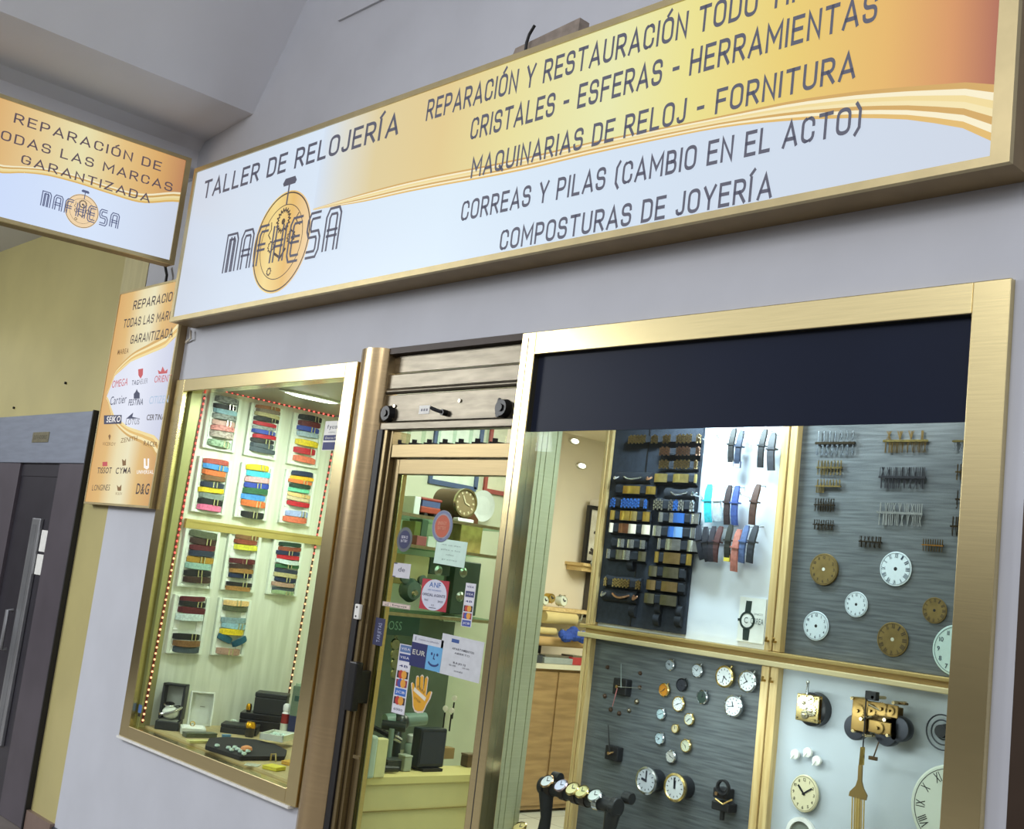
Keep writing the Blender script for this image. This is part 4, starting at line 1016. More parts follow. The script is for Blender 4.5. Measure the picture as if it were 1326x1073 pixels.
b = MB(); R_ = 0.052; ring = [cp + f.u * R_ * math.cos(a_) + f.n * R_ * 0.9 * math.sin(a_) + f.v * (0.012 + 0.02 * math.sin(a_ + 2)) for a_ in [2 * math.pi * i / 24 for i in range(25)]]
b.tube(ring, 0.006); b.build('bangle', metal((220, 220, 215), 0.2), w_, smooth=True)
wf = Fr(cp + f.v * 0.035 - f.n * 0.0 + f.u * -0.01, f.u, (f.v * 0.3 - f.n * 0.95).normalized())
b = MB(); b.lathe(wf, [(0.026, 0), (0.028, 0.006), (0.024, 0.009), (0.001, 0.009)], 20); b.build('watch_case', metal((226, 226, 220), 0.2), w_)
b = MB(); b.obox(wf, -0.001, 0.001, 0, 0.016, 0.0095, 0.0105); b.obox(wf, 0, 0.011, -0.001, 0.001, 0.0095, 0.0105); b.build('watch_hands', M_dark, w_)
# B white box with open lid
f, W = base_frame((382, 492), (560, 505)); H = hpx(f, (388, 445)); D = 0.115; f = f.at(0.016, 0, 0.022)
t = thing('watch_box', f.o, 'open white jewellery box with a standing lid', 'jewellery box')
b = MB(); b.obox(f, 0, W, 0, H, -D, 0); b.build('box_base', M_wht, t, bevel=0.003)
b = MB(); b.obox(f, 0.012, W - 0.012, H, H + 0.003, -D + 0.012, -0.012); b.build('box_lining', paint((244, 246, 240)), t)
lid = Fr(f(0.03, H, -D), f.u, (f.v * 0.98 - f.n * 0.18).normalized()); L = 0.165
b = MB(); b.obox(lid, 0, W, 0, L, -0.022, -0.014); b.obox(lid, 0, 0.008, 0, L, -0.014, 0.02); b.obox(lid, W - 0.008, W, 0, L, -0.014, 0.02); b.obox(lid, 0.008, W - 0.008, L - 0.008, L, -0.014, 0.02); b.build('box_lid', M_wht, t, bevel=0.002)
b = MB(); b.obox(lid, 0.012, W - 0.012, 0.01, L - 0.012, -0.014, -0.012); b.obox(lid, W * 0.45, W * 0.65, L * 0.55, L * 0.58, -0.012, -0.0115, 1); b.build('lid_lining', [paint((206, 210, 198)), paint((150, 150, 140))], t)
rc = f(W * 0.45, H + 0.014, -D * 0.5)
o = MB().tube([rc + f.u * 0.011 * math.cos(a_) + f.v * 0.011 * math.sin(a_) for a_ in [2 * math.pi * i / 14 for i in range(15)]], 0.0025, 6).build('gold_ring', metal((224, 188, 90), 0.2), smooth=True); tag(o, 'small gold ring on the lining of the open white box', 'ring')
# C, D pen cases in front
def simple_box(name, c1, c2_, ctop, D, m, label, cat, parts=None, z=DZ + 0.0005, inset=True, lidm=None):
    f, W = base_frame(c1, c2_, z=z); H = max(0.008, hpx(f, ctop))
    t = thing(name, f.o, label, cat)
    b = MB(); b.obox(f, 0, W, 0, H * 0.62, -D, 0); b.build('box_base', m, t, bevel=0.003)
    b = MB(); b.obox(f, -0.001, W + 0.001, H * 0.65, H, -D - 0.001, 0.001); b.build('box_lid', lidm or m, t, bevel=0.003)
    return f, W, H, t
simple_box('pen_case', (445, 525), (668, 528), (445, 490), 0.05, metal((120, 128, 116), 0.35), 'slim silver grey pen case in front of the white box', 'pen case')
simple_box('pen_case', (472, 566), (650, 566), (472, 545), 0.04, paint((206, 200, 130)), 'slim cream yellow case in front of the silver pen case', 'pen case')
simple_box('gift_box', (688, 486), (945, 515), (694, 420), 0.12, M_wbox, 'long black gift box in front of the stacked black boxes', 'gift box')
fF, WF, HF, _ = simple_box('gift_box', (818, 465), (1125, 500), (820, 338), 0.125, paint((22, 22, 24), 0.3), 'large glossy black gift box, lower one of two stacked', 'gift box')
t = thing('gift_box', fF(WF * 0.4, HF, -0.08), 'black gift box lying on the large glossy black box', 'gift box')
b = MB(); b.obox(fF, WF * 0.28, WF * 1.02, HF + 0.001, HF + 0.085, -0.125, -0.005); b.build('box_base', M_wbox, t, bevel=0.004)
b = MB(); b.obox(fF, WF * 0.275, WF * 1.025, HF + 0.086, HF + 0.11, -0.126, -0.004); b.build('box_lid', M_wbox, t, bevel=0.004)
# gold capped jars
for (cx, cy, zz, r_, lab) in ((912, 425, 0.045, 0.026, 'small jar with amber gold cap in front of the black boxes'), (935, 325, 0.125, 0.015, 'tiny yellow capped jar standing on the lower large black gift box')):
    P = HZ(*k6(cx, cy), DZ + zz + 0.02); zb0 = DZ + 0.0005
    if r_ < 0.02: P = fF(WF * 0.16, HF, -0.03); zb0 = P.z + 0.0015; zz = 0.012
    t = thing('capped_jar', (P.x, P.y, zb0), lab, 'jar')
    fr_ = Fr((P.x, P.y, zb0), (1, 0, 0), (0, 1, 0), (0, 0, 1))
    b = MB().lathe(fr_, [(r_ * 0.8, 0), (r_ * 0.9, 0.01), (r_ * 0.85, zz)], 18); b.build('jar_body', paint((50, 46, 40), 0.3), t, smooth=True)
    b = MB().lathe(fr_.at(0, 0, zz), [(r_, 0), (r_, 0.018), (r_ * 0.7, 0.03), (0.001, 0.032)], 18); b.build('jar_cap', metal((230, 170, 40), 0.25), t, smooth=True)
# white cable loops
P = HZ(*k6(690, 415), DZ + 0.012) + Vector((0.05, 0, 0))
pts = [P + Vector((0.03 * math.cos(a_) + 0.02 * a_ / 3, 0.04 * math.sin(a_) + 0.015 * a_, 0.0 + 0.012 * (1 + math.sin(a_ * 1.7)))) for a_ in [i * 0.45 for i in range(26)]]
o = MB().tube(pts, 0.007).build('white_cable', paint((214, 224, 206)), smooth=True); tag(o, 'loosely coiled white cable behind the long black gift box', 'cable')
# glue bottle
P = HZ(*k6(1140, 505), DZ)
fr_ = Fr((P.x, P.y, DZ + 0.0005), (1, 0, 0), (0, 1, 0), (0, 0, 1))
t = thing('glue_bottle', (P.x, P.y, DZ), 'slim white bottle with red band beside the black boxes', 'bottle')
b = MB().lathe(fr_, [(0.02, 0), (0.021, 0.03), (0.021, 0.06)], 16); b.build('bottle_body', M_wht, t, smooth=True)
b = MB().lathe(fr_.at(0, 0, 0.06), [(0.0213, 0), (0.0213, 0.05)], 16); b.build('red_label', paint((150, 40, 40)), t, label='red label band')
b = MB().lathe(fr_.at(0, 0, 0.11), [(0.021, 0), (0.014, 0.012), (0.018, 0.014), (0.019, 0.04), (0.012, 0.05), (0.001, 0.052)], 16); b.build('bottle_cap', paint((240, 240, 240)), t, smooth=True)
# tall carton
f, W = base_frame((1165, 515), (1300, 535)); H = 0.27
t = thing('carton', f.o, 'tall grey green carton with a navy lower half at the right window edge', 'carton')
b = MB().obox(f, 0, W, 0, H * 0.40, -0.09, 0); b.build('navy_panel', paint((34, 40, 84)), t)
b = MB().obox(f, 0, W, H * 0.40, H * 0.96, -0.09, 0); b.obox(f, W * 0.15, W * 0.4, H * 0.68, H * 0.78, 0, 0.0006, 1); b.build('carton_body', [paint((104, 122, 104)), paint((40, 76, 70))], t)
b = MB().obox(f, 0.002, W - 0.002, H * 0.96, H, -0.08, -0.03); b.build('carton_flap', paint((150, 166, 140)), t)
# white tray with clear stones
f, W = base_frame((935, 580), (1100, 606)); 
Z0 = DZ + 0.032
t = thing('stone_tray', f.o, 'white square tray of clear stones on the black tray', 'tray')
f2 = Fr(f(0.02, 0.034, 0), f.u, f.v); D = 0.17; W = W * 1.02
b = MB(); b.obox(f2, 0, W, 0, 0.006, -D, 0)
for a0, a1, c0, c1 in ((0, W, -0.006, 0), (0, W, -D, -D + 0.006), (0, 0.006, -D, 0), (W - 0.006, W, -D, 0)): b.obox(f2, a0, a1, 0.006, 0.03, c0, c1)
b.build('tray_body', M_wht, t)
rr = random.Random(5)
M_clear = mat('clear_stone', (200, 224, 214), 0.1, spec=1.0)
for i in range(16):
    p = f2(rr.uniform(0.02, W - 0.02), 0.0135 + rr.uniform(0, 0.004), -rr.uniform(0.02, D - 0.02))
    o = MB().lathe(Fr(p, f2.u, f2.n, f2.v), [(0.001, -0.007), (0.013, 0.002), (0.008, 0.008), (0.001, 0.008)], 7).build('clear_stone', M_clear)
    tag(o, 'clear cut stone lying in the white square tray', 'stone', 'clear stones in the white tray')
# black tray with crystals and orange stone
f, W = base_frame((580, 612), (830, 690)); 
t = thing('crystal_tray', f.o, 'low black cloth tray with crystals at the front of the display', 'tray')
D = 0.2; W2 = W * 1.75
b = MB(); n_ = 20
P_ = [(0, 0), (W2 * 0.5, 0.0), (W2, -0.0), (W2 * 1.0, -D), (W2 * 0.3, -D * 0.9), (0.02, -D * 0.5)]
P_ = [HZ(*k6(*q), DZ) for q in ((580, 612), (830, 690), (1150, 690), (1165, 645), (1080, 600), (940, 566), (740, 548), (610, 556))]
b.prism(ZF(DZ + 0.0005), [(q.x, q.y) for q in P_], 0, 0.02); b.build('tray_cloth', paint((26, 24, 28), 0.8), t, bevel=0.006)
for i in range(9):
    o = MB().lathe(Fr(f(0.07 + 0.016 * i + rr.uniform(-.01, .01) + 0.03 * (i % 3), 0.027, -0.02 - 0.02 * (i % 4)), f.u, f.n, f.v), [(0.001, -0.006), (0.013, 0.002), (0.010, 0.010), (0.001, 0.012)], 7).build('crystal', M_clear)
    tag(o, 'pale crystal on the low black cloth tray', 'stone', 'crystals on the black cloth tray')
p = HZ(*k6(880, 605), DZ + 0.035)
o = MB().lathe(Fr(p, (1, 0, 0), (0, 1, 0), (0, 0, 1)), [(0.012, -0.012), (0.028, -0.002), (0.024, 0.010), (0.008, 0.016), (0.001, 0.016)], 9).build('orange_stone', paint((226, 150, 96), 0.3)); tag(o, 'rounded orange stone on the black cloth tray', 'stone')
# small yellow boxes, blue gadget, slip, clip
simple_box('card_box', (988, 745), (1090, 768), (985, 715), 0.07, paint((222, 210, 60)), 'small bright yellow box at the front edge of the display', 'box')
simple_box('card_box', (1125, 712), (1200, 730), (1125, 684), 0.07, paint((206, 160, 44)), 'small amber yellow box behind the bright yellow one', 'box')
simple_box('key_ring', (708, 522), (768, 524), (708, 502), 0.02, paint((90, 140, 180), 0.3), 'tiny light blue case between the pen case and black box', 'case')
f, W = base_frame((860, 722), (960, 735)); o = MB().obox(f, 0, W, 0, 0.003, -0.06, 0).build('plastic_slip', paint((204, 208, 188), 0.2)); tag(o, 'flat clear plastic slip beside the bright yellow box', 'slip')
P = HZ(*k6(1050, 690), DZ + 0.004); o = MB().tube([P + Vector(q) for q in ((0, 0, 0), (0, 0, 0.03), (0.02, 0.01, 0.035), (0.03, 0.01, 0.0))], 0.004).build('bracelet_clip', metal((200, 180, 120))); tag(o, 'small brass wire clip in front of the black cloth tray', 'clip')
# ------------------------------------------------------------------ stickers and notices on the door glass
c3 = crop(430, 600, 0.2236); c4 = crop(380, 800, 0.2545); c7 = crop(480, 560, 0.1508); c9 = crop(460, 800, 0.205)
DF = YF(GY)
def dg(k, cx, cy): p = FY(*k(cx, cy), GY); return (p.x, p.z)
def notice(name, k, tl, br, m, label, cat='sticker', tilt=0.0):
    (x0, z1), (x1, z0) = dg(k, *tl), dg(k, *br)
    t = thing(name, (x0, GY, z0), label, cat)
    f = DF.at((x0 + x1) / 2, (z0 + z1) / 2, 0.0008).rot(tilt); W, H = x1 - x0, z1 - z0
    MB().obox(f, -W / 2, W / 2, -H / 2, H / 2, 0, 0.0006).build('sheet', m, t)
    return t, f.at(0, 0, 0.0006), W, H
def roundel(k, c_, edge, ring_m, in_m, rin, label, words, wm, ring2=None):
    (x, z) = dg(k, *c_); R = abs(dg(k, *edge)[1] - z)
    t = thing('round_sticker', (x, GY, z - R), label, 'sticker'); f = DF.at(x, z, 0.0008)
    MB().lathe(f, [(R, 0), (R, 0.0006)], 40).build('outer_ring', ring_m, t)
    if ring2: MB().ring(f, R * 0.80, R * 0.97, 0.0006, 0.0010, 40).build('blue_arc', ring2, t)
    MB().lathe(f, [(R * rin, 0.0006), (R * rin, 0.0012)], 40).build('inner_disc', in_m, t)
    for i, wd in enumerate(words):
        MB().text(f.at(0, (0.12 - 0.42 * i) * R * rin), wd, R * 0.2 * rin / 0.7, R * 1.15 * rin, 'C', 0.0016, bold=True).build('lettering', wm, t)
    return t
roundel(c3, (421, 440), (421, 368), paint((86, 94, 96)), paint((28, 34, 84)), 0.74, 'round dark blue battery sticker at the left of the door glass', ('SEIKO', 'BATTERY'), paint((214, 214, 226)))
roundel(c3, (640, 363), (640, 270), paint((156, 150, 160)), paint((188, 86, 52)), 0.70, 'large round orange battery sticker with grey blue ring on the door glass', ('ENERGY', 'BATTERY'), paint((216, 150, 120)), paint((110, 124, 160)))
t, f, W, H = notice('paper_note', c3, (608, 436), (768, 600), paint((206, 236, 222)), 'pale green handwritten note below the orange round sticker', 'note', -0.04)
b = MB()
for i, s_ in enumerate(('no se dan', 'pilas a los', 'niños', 'gracias')):
    b.text(f.at(0, H * (0.26 - 0.19 * i)), s_, H * 0.06, W * (0.6, 0.62, 0.25, 0.5)[i], 'C', 0.0006)
b.build('handwriting', paint((140, 170, 160)), t)
t, f, W, H = notice('small_sticker', c3, (362, 572), (448, 668), paint((206, 206, 214)), 'small white square sticker below the dark blue round one')
b = MB(); b.text(f.at(0, -H * 0.08), 'de', H * 0.3, W * 0.4, 'C', 0.0006); b.obox(f, -W * .5, -W * .3, H * .42, H * .5, 0.0003, 0.0006); b.obox(f, -W * .5, -W * .32, -H * .5, -H * .42, 0.0003, 0.0006); b.build('lettering', paint((70, 70, 100)), t)
t, f, W, H = notice('agent_sticker', c3, (527, 664), (660, 862), paint((176, 30, 52)), 'red sticker with a white oval and official agent wording')
MB().lathe(f, [(H * 0.51, 0.0002), (H * 0.51, 0.0008)], 40, sx=W * 0.46 / (H * 0.51)).build('white_oval', paint((206, 210, 226)), t)
b = MB(); b.build('blue_lettering', paint((66, 108, 176)), t); b = MB(); b.text(f.at(0, H * 0.25), 'ANF', H * 0.16, W * 0.42, 'C', 0.0014, bold=True); b.build('blue_lettering', paint((66, 108, 176)), t); b = MB(); b.text(f.at(0, H * 0.13), 'ARTESANO', H * 0.05, W * 0.5, 'C', 0.0014); b.build('blue_lettering', paint((66, 108, 176)), t)
b = MB(); b.build('dark_lettering', paint((50, 54, 90)), t); b = MB(); b.text(f.at(0, -H * 0.05), 'OFICIAL AGENTE', H * 0.085, W * 0.84, 'C', 0.0014, bold=True); b.build('dark_lettering', paint((50, 54, 90)), t); b = MB(); b.text(f.at(-W * 0.26, -H * 0.22), 'TEC', H * 0.06, W * 0.16, 'C', 0.0014, bold=True); b.build('dark_lettering', paint((50, 54, 90)), t); b = MB(); b.text(f.at(W * 0.26, -H * 0.22), '2023', H * 0.06, W * 0.18, 'C', 0.0014, bold=True); b.build('dark_lettering', paint((50, 54, 90)), t); b = MB(); b.text(f.at(0, -H * 0.36), '12', H * 0.05, W * 0.1, 'C', 0.0014); b.obox(f, -W * .13, W * .13, -H * .43, -H * .41, 0.0009, 0.0014); b.build('dark_lettering', paint((50, 54, 90)), t)
t, f, W, H = notice('push_sticker', c3, (296, 796), (452, 848), paint((226, 208, 198)), 'cream push sticker with black edge on the left of the door glass')
b = MB(); b.text(f.at(W * 0.12, -H * 0.16), 'Empuje', H * 0.36, W * 0.52, 'C', 0.0006, bold=True)
b.ribbon(f, [(-W * .48, -H * .42), (W * .48, -H * .42), (W * .48, H * .42), (-W * .48, H * .42), (-W * .48, -H * .42)], H * .05, 0.0003, 0.0006); b.ribbon(f, [(-W * .2, -H * .42), (-W * .2, H * .42)], H * .04, 0.0003, 0.0006)
b.ribbon(f, [(-W * .40, H * .2), (-W * .40, -H * .2), (-W * .28, -H * .2), (-W * .28, H * .05)], H * .09, 0.0003, 0.0006); b.ribbon(f, [(-W * .36, 0), (-W * .26, H * .2)], H * .07, 0.0003, 0.0006); b.build('lettering', paint((40, 36, 40)), t)
t, f, W, H = notice('upright_sticker', c3, (256, 890), (290, 1058), paint((40, 44, 84)), 'narrow navy upright sticker at the left edge of the door glass', tilt=-0.02)
b = MB(); g = Fr(f(W * 0.1, -H * 0.38), f.v, -f.u); b.text(g.at(0, -W * 0.12), 'TARJETAS', W * 0.34, H * 0.7, 'L', 0.0006); b.build('lettering', paint((170, 176, 206)), t)
def cards_strip(k, tl, br, label, cells):
    (x0, z1), (x1, z0) = dg(k, *tl), dg(k, *br)
    t = thing('card_logo_strip', (x0, GY, z0), label, 'sticker'); f = DF.at((x0 + x1) / 2, (z0 + z1) / 2, 0.0008)
    W, H = (x1 - x0), z1 - z0
    MB().obox(f, -W / 2, W / 2, -H / 2, H / 2, 0, 0.0006).build('sheet', paint((214, 214, 222)), t)
    n = len(cells)
    for i, (cc, word, wc) in enumerate(cells):
        zc = H / 2 - H * (i + 0.5) / n
        b = MB(); b.obox(f, -W * .42, W * .42, zc - H * .42 / n, zc + H * .40 / n, 0.0006, 0.0009, 0)
        if word: b.text(f.at(0, zc - H * .14 / n), word, H * .26 / n, W * .68, 'C', 0.0014, 1, bold=True)
        else:
            b.lathe(f.at(-W * .12, zc), [(W * .2, 0.0009), (W * .2, 0.0012)], 16, 1); b.lathe(f.at(W * .12, zc), [(W * .2, 0.001), (W * .2, 0.0014)], 16, 2)
        b.build('card_logo', [paint(cc), paint(wc), paint((226, 160, 60))], t)
wb = (222, 222, 232)
cards_strip(c3, (778, 690), (806, 950), 'strip of payment card logos at the right of the door glass', [(wb, 'VISA', (40, 50, 110)), ((60, 66, 120), 'VISA', wb), (wb, '4B', (40, 50, 110)), ((30, 28, 32), None, (190, 60, 50)), ((150, 50, 70), None, (70, 80, 160)), ((60, 80, 160), 'JCB', wb)])
cards_strip(c9, (285, 160), (310, 615), 'long strip of payment card logos below the push sticker', [((90, 120, 170), 'VISA', wb), ((40, 60, 130), 'VISA', wb), (wb, '4B', (40, 50, 110)), ((30, 28, 32), None, (190, 60, 50)), ((150, 50, 70), None, (70, 80, 160)), ((60, 110, 190), 'JCB', wb), ((60, 40, 50), None, (190, 60, 50)), (wb, '6000', (90, 90, 110))])
t, f, W, H = notice('euro_sticker', c9, (368, 104), (536, 342), paint((206, 210, 220)), 'dark and light blue euro sticker with a smiling face', tilt=-0.02)
b = MB().obox(f, -W / 2, 0.02 * W, -H * .5, H * .26, 0.0002, 0.0005); b.build('dark_blue_half', paint((28, 36, 96)), t)
b = MB().obox(f, 0.02 * W, W / 2, -H * .5, H * .26, 0.0002, 0.0005); b.build('light_blue_half', paint((104, 172, 220)), t)
b = MB(); b.text(f.at(-W * .44, -H * .12), 'EUR', H * .15, W * .42, 'L', 0.001, bold=True); b.build('lettering', paint((200, 200, 190)), t)
b = MB(); b.ribbon(f, [(W * (.27 + .17 * math.cos(a_)), H * (-.20 + .14 * math.sin(a_))) for a_ in [math.pi + .3 + i * .25 for i in range(11)]], W * .04, 0.0005, 0.001)
b.lathe(f.at(W * .18, H * .02), [(W * .03, 0.0005), (W * .03, 0.001)], 12); b.lathe(f.at(W * .36, H * .02), [(W * .03, 0.0005), (W * .03, 0.001)], 12); b.ribbon(f, [(W * .27, H * .04), (W * .25, -H * .12), (W * .30, -H * .13)], W * .025, 0.0005, 0.001); b.build('smiling_face', paint((36, 60, 120)), t)
b = MB(); b.text(f.at(W * .03, H * .36), 'Comercio adherido', H * .05, W * .66, 'C', 0.001); b.ribbon(f, [(-W * .4, H * .32), (-W * .4, H * .45)], W * .02, 0.0005, 0.001); b.build('header_lettering', paint((120, 124, 150)), t)
t, f, W, H = notice('hours_notice', c9, (552, 100), (786, 408), paint((208, 212, 218)), 'white paper notice with opening hours on the door glass', 'notice', -0.03)
b = MB(); b.obox(f, -W * .26, -W * .08, H * .33, H * .42, 0.0002, 0.0006); b.build('logo_block', paint((50, 84, 150)), t)
b = MB(); b.text(f.at(0.04 * W, H * .16), 'APARTAMENTOS', H * .05, W * .52, 'C', 0.0008, bold=True); b.text(f.at(.03 * W, H * .06), 'ABIERTO', H * .045, W * .36, 'C', 0.0008); b.text(f.at(.0, -H * .18), 'BAJO 12', H * .045, W * .3, 'C', 0.0008, bold=True); b.build('lettering', paint((84, 86, 96)), t); b = MB()
b.text(f.at(-.16 * W, -H * .25), '10.00', H * .035, W * .16, 'C', 0.0008); b.build('lettering', paint((84, 86, 96)), t); b = MB(); b.text(f.at(.16 * W, -H * .25), '20.00', H * .035, W * .16, 'C', 0.0008); b.build('lettering', paint((84, 86, 96)), t); b = MB(); b.text(f.at(0, -H * .37), 'LUNES', H * .035, W * .2, 'C', 0.0008); b.build('lettering', paint((84, 86, 96)), t)
# yellow hand
hand = [(375, 590), (364, 560), (362, 500), (356, 440), (354, 412), (362, 404), (369, 412), (378, 462), (384, 466), (384, 400), (388, 366), (398, 362), (405, 372), (405, 452), (410, 452), (414, 366), (424, 356), (434, 366), (432, 452), (437, 455), (446, 378), (456, 366), (464, 378), (456, 440), (450, 486), (456, 494), (470, 470), (482, 462), (488, 470), (476, 510), (452, 552), (440, 580), (428, 598), (396, 600)]
hp = [dg(c9, *q) for q in hand]
hc = (sum(p[0] for p in hp) / len(hp), sum(p[1] for p in hp) / len(hp))
t = thing('hand_sticker', (hc[0], GY, min(p[1] for p in hp)), 'yellow open hand sticker on the door glass below the euro sticker', 'sticker')
MB().prism(DF, list(reversed(hp)), 0.0008, 0.0013).build('hand_outline', paint((222, 206, 190)), t)
inner = [(hc[0] + (p[0] - hc[0]) * 0.90, hc[1] + (p[1] - hc[1]) * 0.92) for p in hp]
MB().prism(DF, list(reversed(inner)), 0.0013, 0.0017).build('hand_fill', paint((222, 164, 36)), t)
b = MB(); f = DF.at(hc[0] - .004, hc[1] - 0.015, 0.0017).rot(-0.35); b.build('lettering', paint((90, 70, 40)), t); b = MB(); b.text(f.at(0, 0.012), 'PARE', 0.010, 0.05, 'C', 0.0005); b.build('lettering', paint((90, 70, 40)), t); b = MB(); b.text(f.at(0, -0.03), 'STOP', 0.008, 0.04, 'C', 0.0005); b.build('lettering', paint((90, 70, 40)), t)
b = MB(); b.obox(f, -0.04, 0.04, -0.008, 0.006, 0, 0.0005); b.build('label_strip', paint((226, 222, 206)), t)

# ------------------------------------------------------------------ shelf unit and counter behind the door
UX0, UX1, UY0, UY1 = -4.50, -4.06, 0.14, 1.06
o = MB().box(UX0 - 0.02, UX0, 0.41, UY1 + 0.3, SF, 2.6).build('wall_left', mat('shelf_back_panel', (206, 210, 190), 0.5, var=0.03)); struct(o, 'pale panel behind the shelves by the door', 'wall')
CXF = -3.92; CZ = (GX(464, 1012, CXF).z + GX(597, 997, CXF).z) / 2
un = thing('shelf_unit', ((UX0 + UX1) / 2, 0.6, CZ), 'cream aluminium shelf unit with glass shelves seen through the door', 'shelf unit')
M_postc = mat('cream_post', (224, 214, 158), 0.4, 0.2, var=0.04)
for (xa, ya) in ((UX1 - 0.03, UY0), (UX1 - 0.03, UY1)):
    b = MB().box(xa, xa + 0.03, ya, ya + 0.045, CZ + 0.001, 2.6); b.build('upright_post', M_postc, un)
M_shelfg = glass('shelf_glass', (206, 226, 214), 0.3)
zsh = [(pz := (GX(*c3(465, 305), UX1).z + GX(*c3(895, 348), UX1).z) / 2), (GX(*c3(465, 475), UX1).z + GX(*c3(855, 520), UX1).z) / 2, GX(*c3(420, 868), UX1).z]
for i, z in enumerate(zsh):
    b = MB().box(UX0 + 0.002, UX1, 0.36, UY1 - 0.001, z - 0.008, z); sh_ = b.build('glass_shelf', M_shelfg, un)
    b = MB().box(UX1 - 0.0, UX1 + 0.006, UY0 + 0.02, UY1 - 0.001, z - 0.012, z + 0.002); b.build('shelf_edge', metal((180, 176, 150), 0.3), sh_)
b = MB().box(UX0 + 0.001, UX0 + 0.012, 0.50, UY1, CZ + 0.001, zsh[2] - 0.015); b.build('lower_back_panel', mat('smoked_back', (92, 104, 92), 0.25, var=0.15, scale=6), un, label='smoked grey green panel below the lowest shelf')
ct = thing('counter', ((CXF + UX0) / 2, 0.6, SF), 'cream yellow counter behind the glazed door', 'counter')
b = MB().box(UX1 + 0.001, CXF, 0.155, 0.95, SF, CZ - 0.03); b.build('counter_body', mat('cream_yellow_laminate', (212, 200, 146), 0.4, var=0.03), ct)
b = MB().box(-4.11, CXF + 0.008, 0.165, 0.95, CZ - 0.03, CZ - 0.001); b.build('counter_top', mat('cream_top', (220, 206, 140), 0.4, var=0.03), ct)
b = MB().box(CXF, CXF + 0.006, 0.16, 0.95, CZ - 0.14, CZ - 0.135); b.build('counter_seam', paint((150, 132, 76)), ct)
def shx(k, cx, cy, x): p = GX(*k(cx, cy), x); return p
# things on the shelves, built as real solids standing at x = -4.2
SX = -4.16
def solid(name, k, l, r, top_, depth, m, label, cat, x=SX, base=None, bevel=0.004):
    A_ = shx(k, *l, x); B_ = shx(k, *r, x); T_ = shx(k, *top_, x); z0 = base if base is not None else A_.z
    o = MB().box(x - depth, x, A_.y, B_.y, z0 + 0.001, max(T_.z, z0 + 0.01)).build(name, m, bevel=bevel)
    tag(o, label, cat); return o
# blue and red picture frames on the back panel
b = MB(); f = XF(UX0)
p1, p2, p3 = shx(c3, 570, 108, UX0), shx(c3, 825, 150, UX0), shx(c3, 828, 62, UX0)
t = thing('framed_notice', (UX0, p1.y, p1.z), 'framed notice with a blue border above the top shelf', 'framed notice')
b.obox(f, p1.y, p2.y, p2.z - 0.012, p2.z + 0.012, 0.001, 0.014); b.obox(f, p2.y - 0.016, p2.y + 0.008, p2.z, p2.z + 0.4, 0.001, 0.014); b.obox(f, p1.y, p2.y, p2.z + 0.4, p2.z + 0.42, 0.001, 0.014); b.obox(f, p1.y - 0.02, p1.y, p2.z - 0.012, p2.z + 0.42, 0.001, 0.014); b.build('blue_border', paint((70, 88, 130)), t)
MB().obox(f, p1.y, p2.y - 0.016, p2.z + 0.012, p2.z + 0.4, 0.001, 0.006).build('notice_sheet', paint((222, 232, 222)), t)
p1, p2 = shx(c3, 868, 165, UX0), shx(c3, 905, 165, UX0)
t = thing('framed_notice', (UX0, p1.y, p1.z), 'framed notice with a red border above the top shelf', 'framed notice')
b = MB(); b.obox(f, p1.y, p1.y + 0.02, p1.z, p1.z + 0.4, 0.001, 0.014); b.obox(f, p1.y + 0.02, p1.y + 0.2, p1.z, p1.z + 0.022, 0.001, 0.014); b.build('red_border', paint((160, 66, 60)), t)
MB().obox(f, p1.y + 0.02, p1.y + 0.2, p1.z + 0.022, p1.z + 0.4, 0.001, 0.006).build('notice_sheet', paint((222, 220, 200)), t)
# toy tram on the top shelf
z0 = zsh[0]; A_ = shx(c3, 512, 288, SX); B_ = shx(c3, 628, 288, SX)
t = thing('toy_tram', (SX, A_.y, z0), 'red and blue tin toy tram on the top shelf behind the door', 'toy')
y0, y1 = A_.y, B_.y; hgt = max(0.09, shx(c3, 520, 195, SX).z - z0)
MB().box(SX - 0.07, SX, y0, y1, z0 + hgt * 0.22, z0 + hgt * 0.55).build('tram_body', paint((150, 62, 44)), t, bevel=0.005)
MB().box(SX - 0.068, SX - 0.002, y0 + 0.006, y1 - 0.006, z0 + hgt * 0.55, z0 + hgt * 0.85).build('window_band', paint((70, 84, 128)), t)
MB().box(SX - 0.072, SX + 0.002, y0 - 0.003, y1 + 0.003, z0 + hgt * 0.85, z0 + hgt).build('tram_roof', paint((140, 54, 46)), t, bevel=0.006)
for yy in (y0 + 0.03, y1 - 0.03):
    MB().cyl((SX + 0.003, yy, z0 + hgt * 0.125), (SX - 0.073, yy, z0 + hgt * 0.125), hgt * 0.12).build('wheel', M_dark, t)
# mantel clock: brown drum with a glazed face
pc_ = shx(c3, 770, 228, SX + 0.02); R_ = shx(c3, 770, 145, SX).z - pc_.z; pc_.z = max(pc_.z, z0 + R_ * 0.99)
t = thing('mantel_clock', (SX, pc_.y, z0), 'large brown drum clock with a pale rim on the top shelf', 'clock')
fc = XF(SX + 0.02).at(pc_.y, pc_.z); hb = pc_.z - z0
MB().lathe(fc, [(R_ * 0.97, -0.16), (R_ * 0.97, -0.004)], 36).build('clock_drum', mat('brown_wood_case', (110, 84, 60), 0.35, var=0.15), t, smooth=True)
MB().ring(fc, R_ * 0.88, R_ * 1.0, -0.004, 0.010, 36).build('clock_bezel', metal((206, 200, 170), 0.25), t)
MB().lathe(fc, [(R_ * 0.88, -0.003), (R_ * 0.88, 0.002)], 36).build('clock_face', mat('bronze_face', (128, 112, 84), 0.4, var=0.15), t)
b = MB()
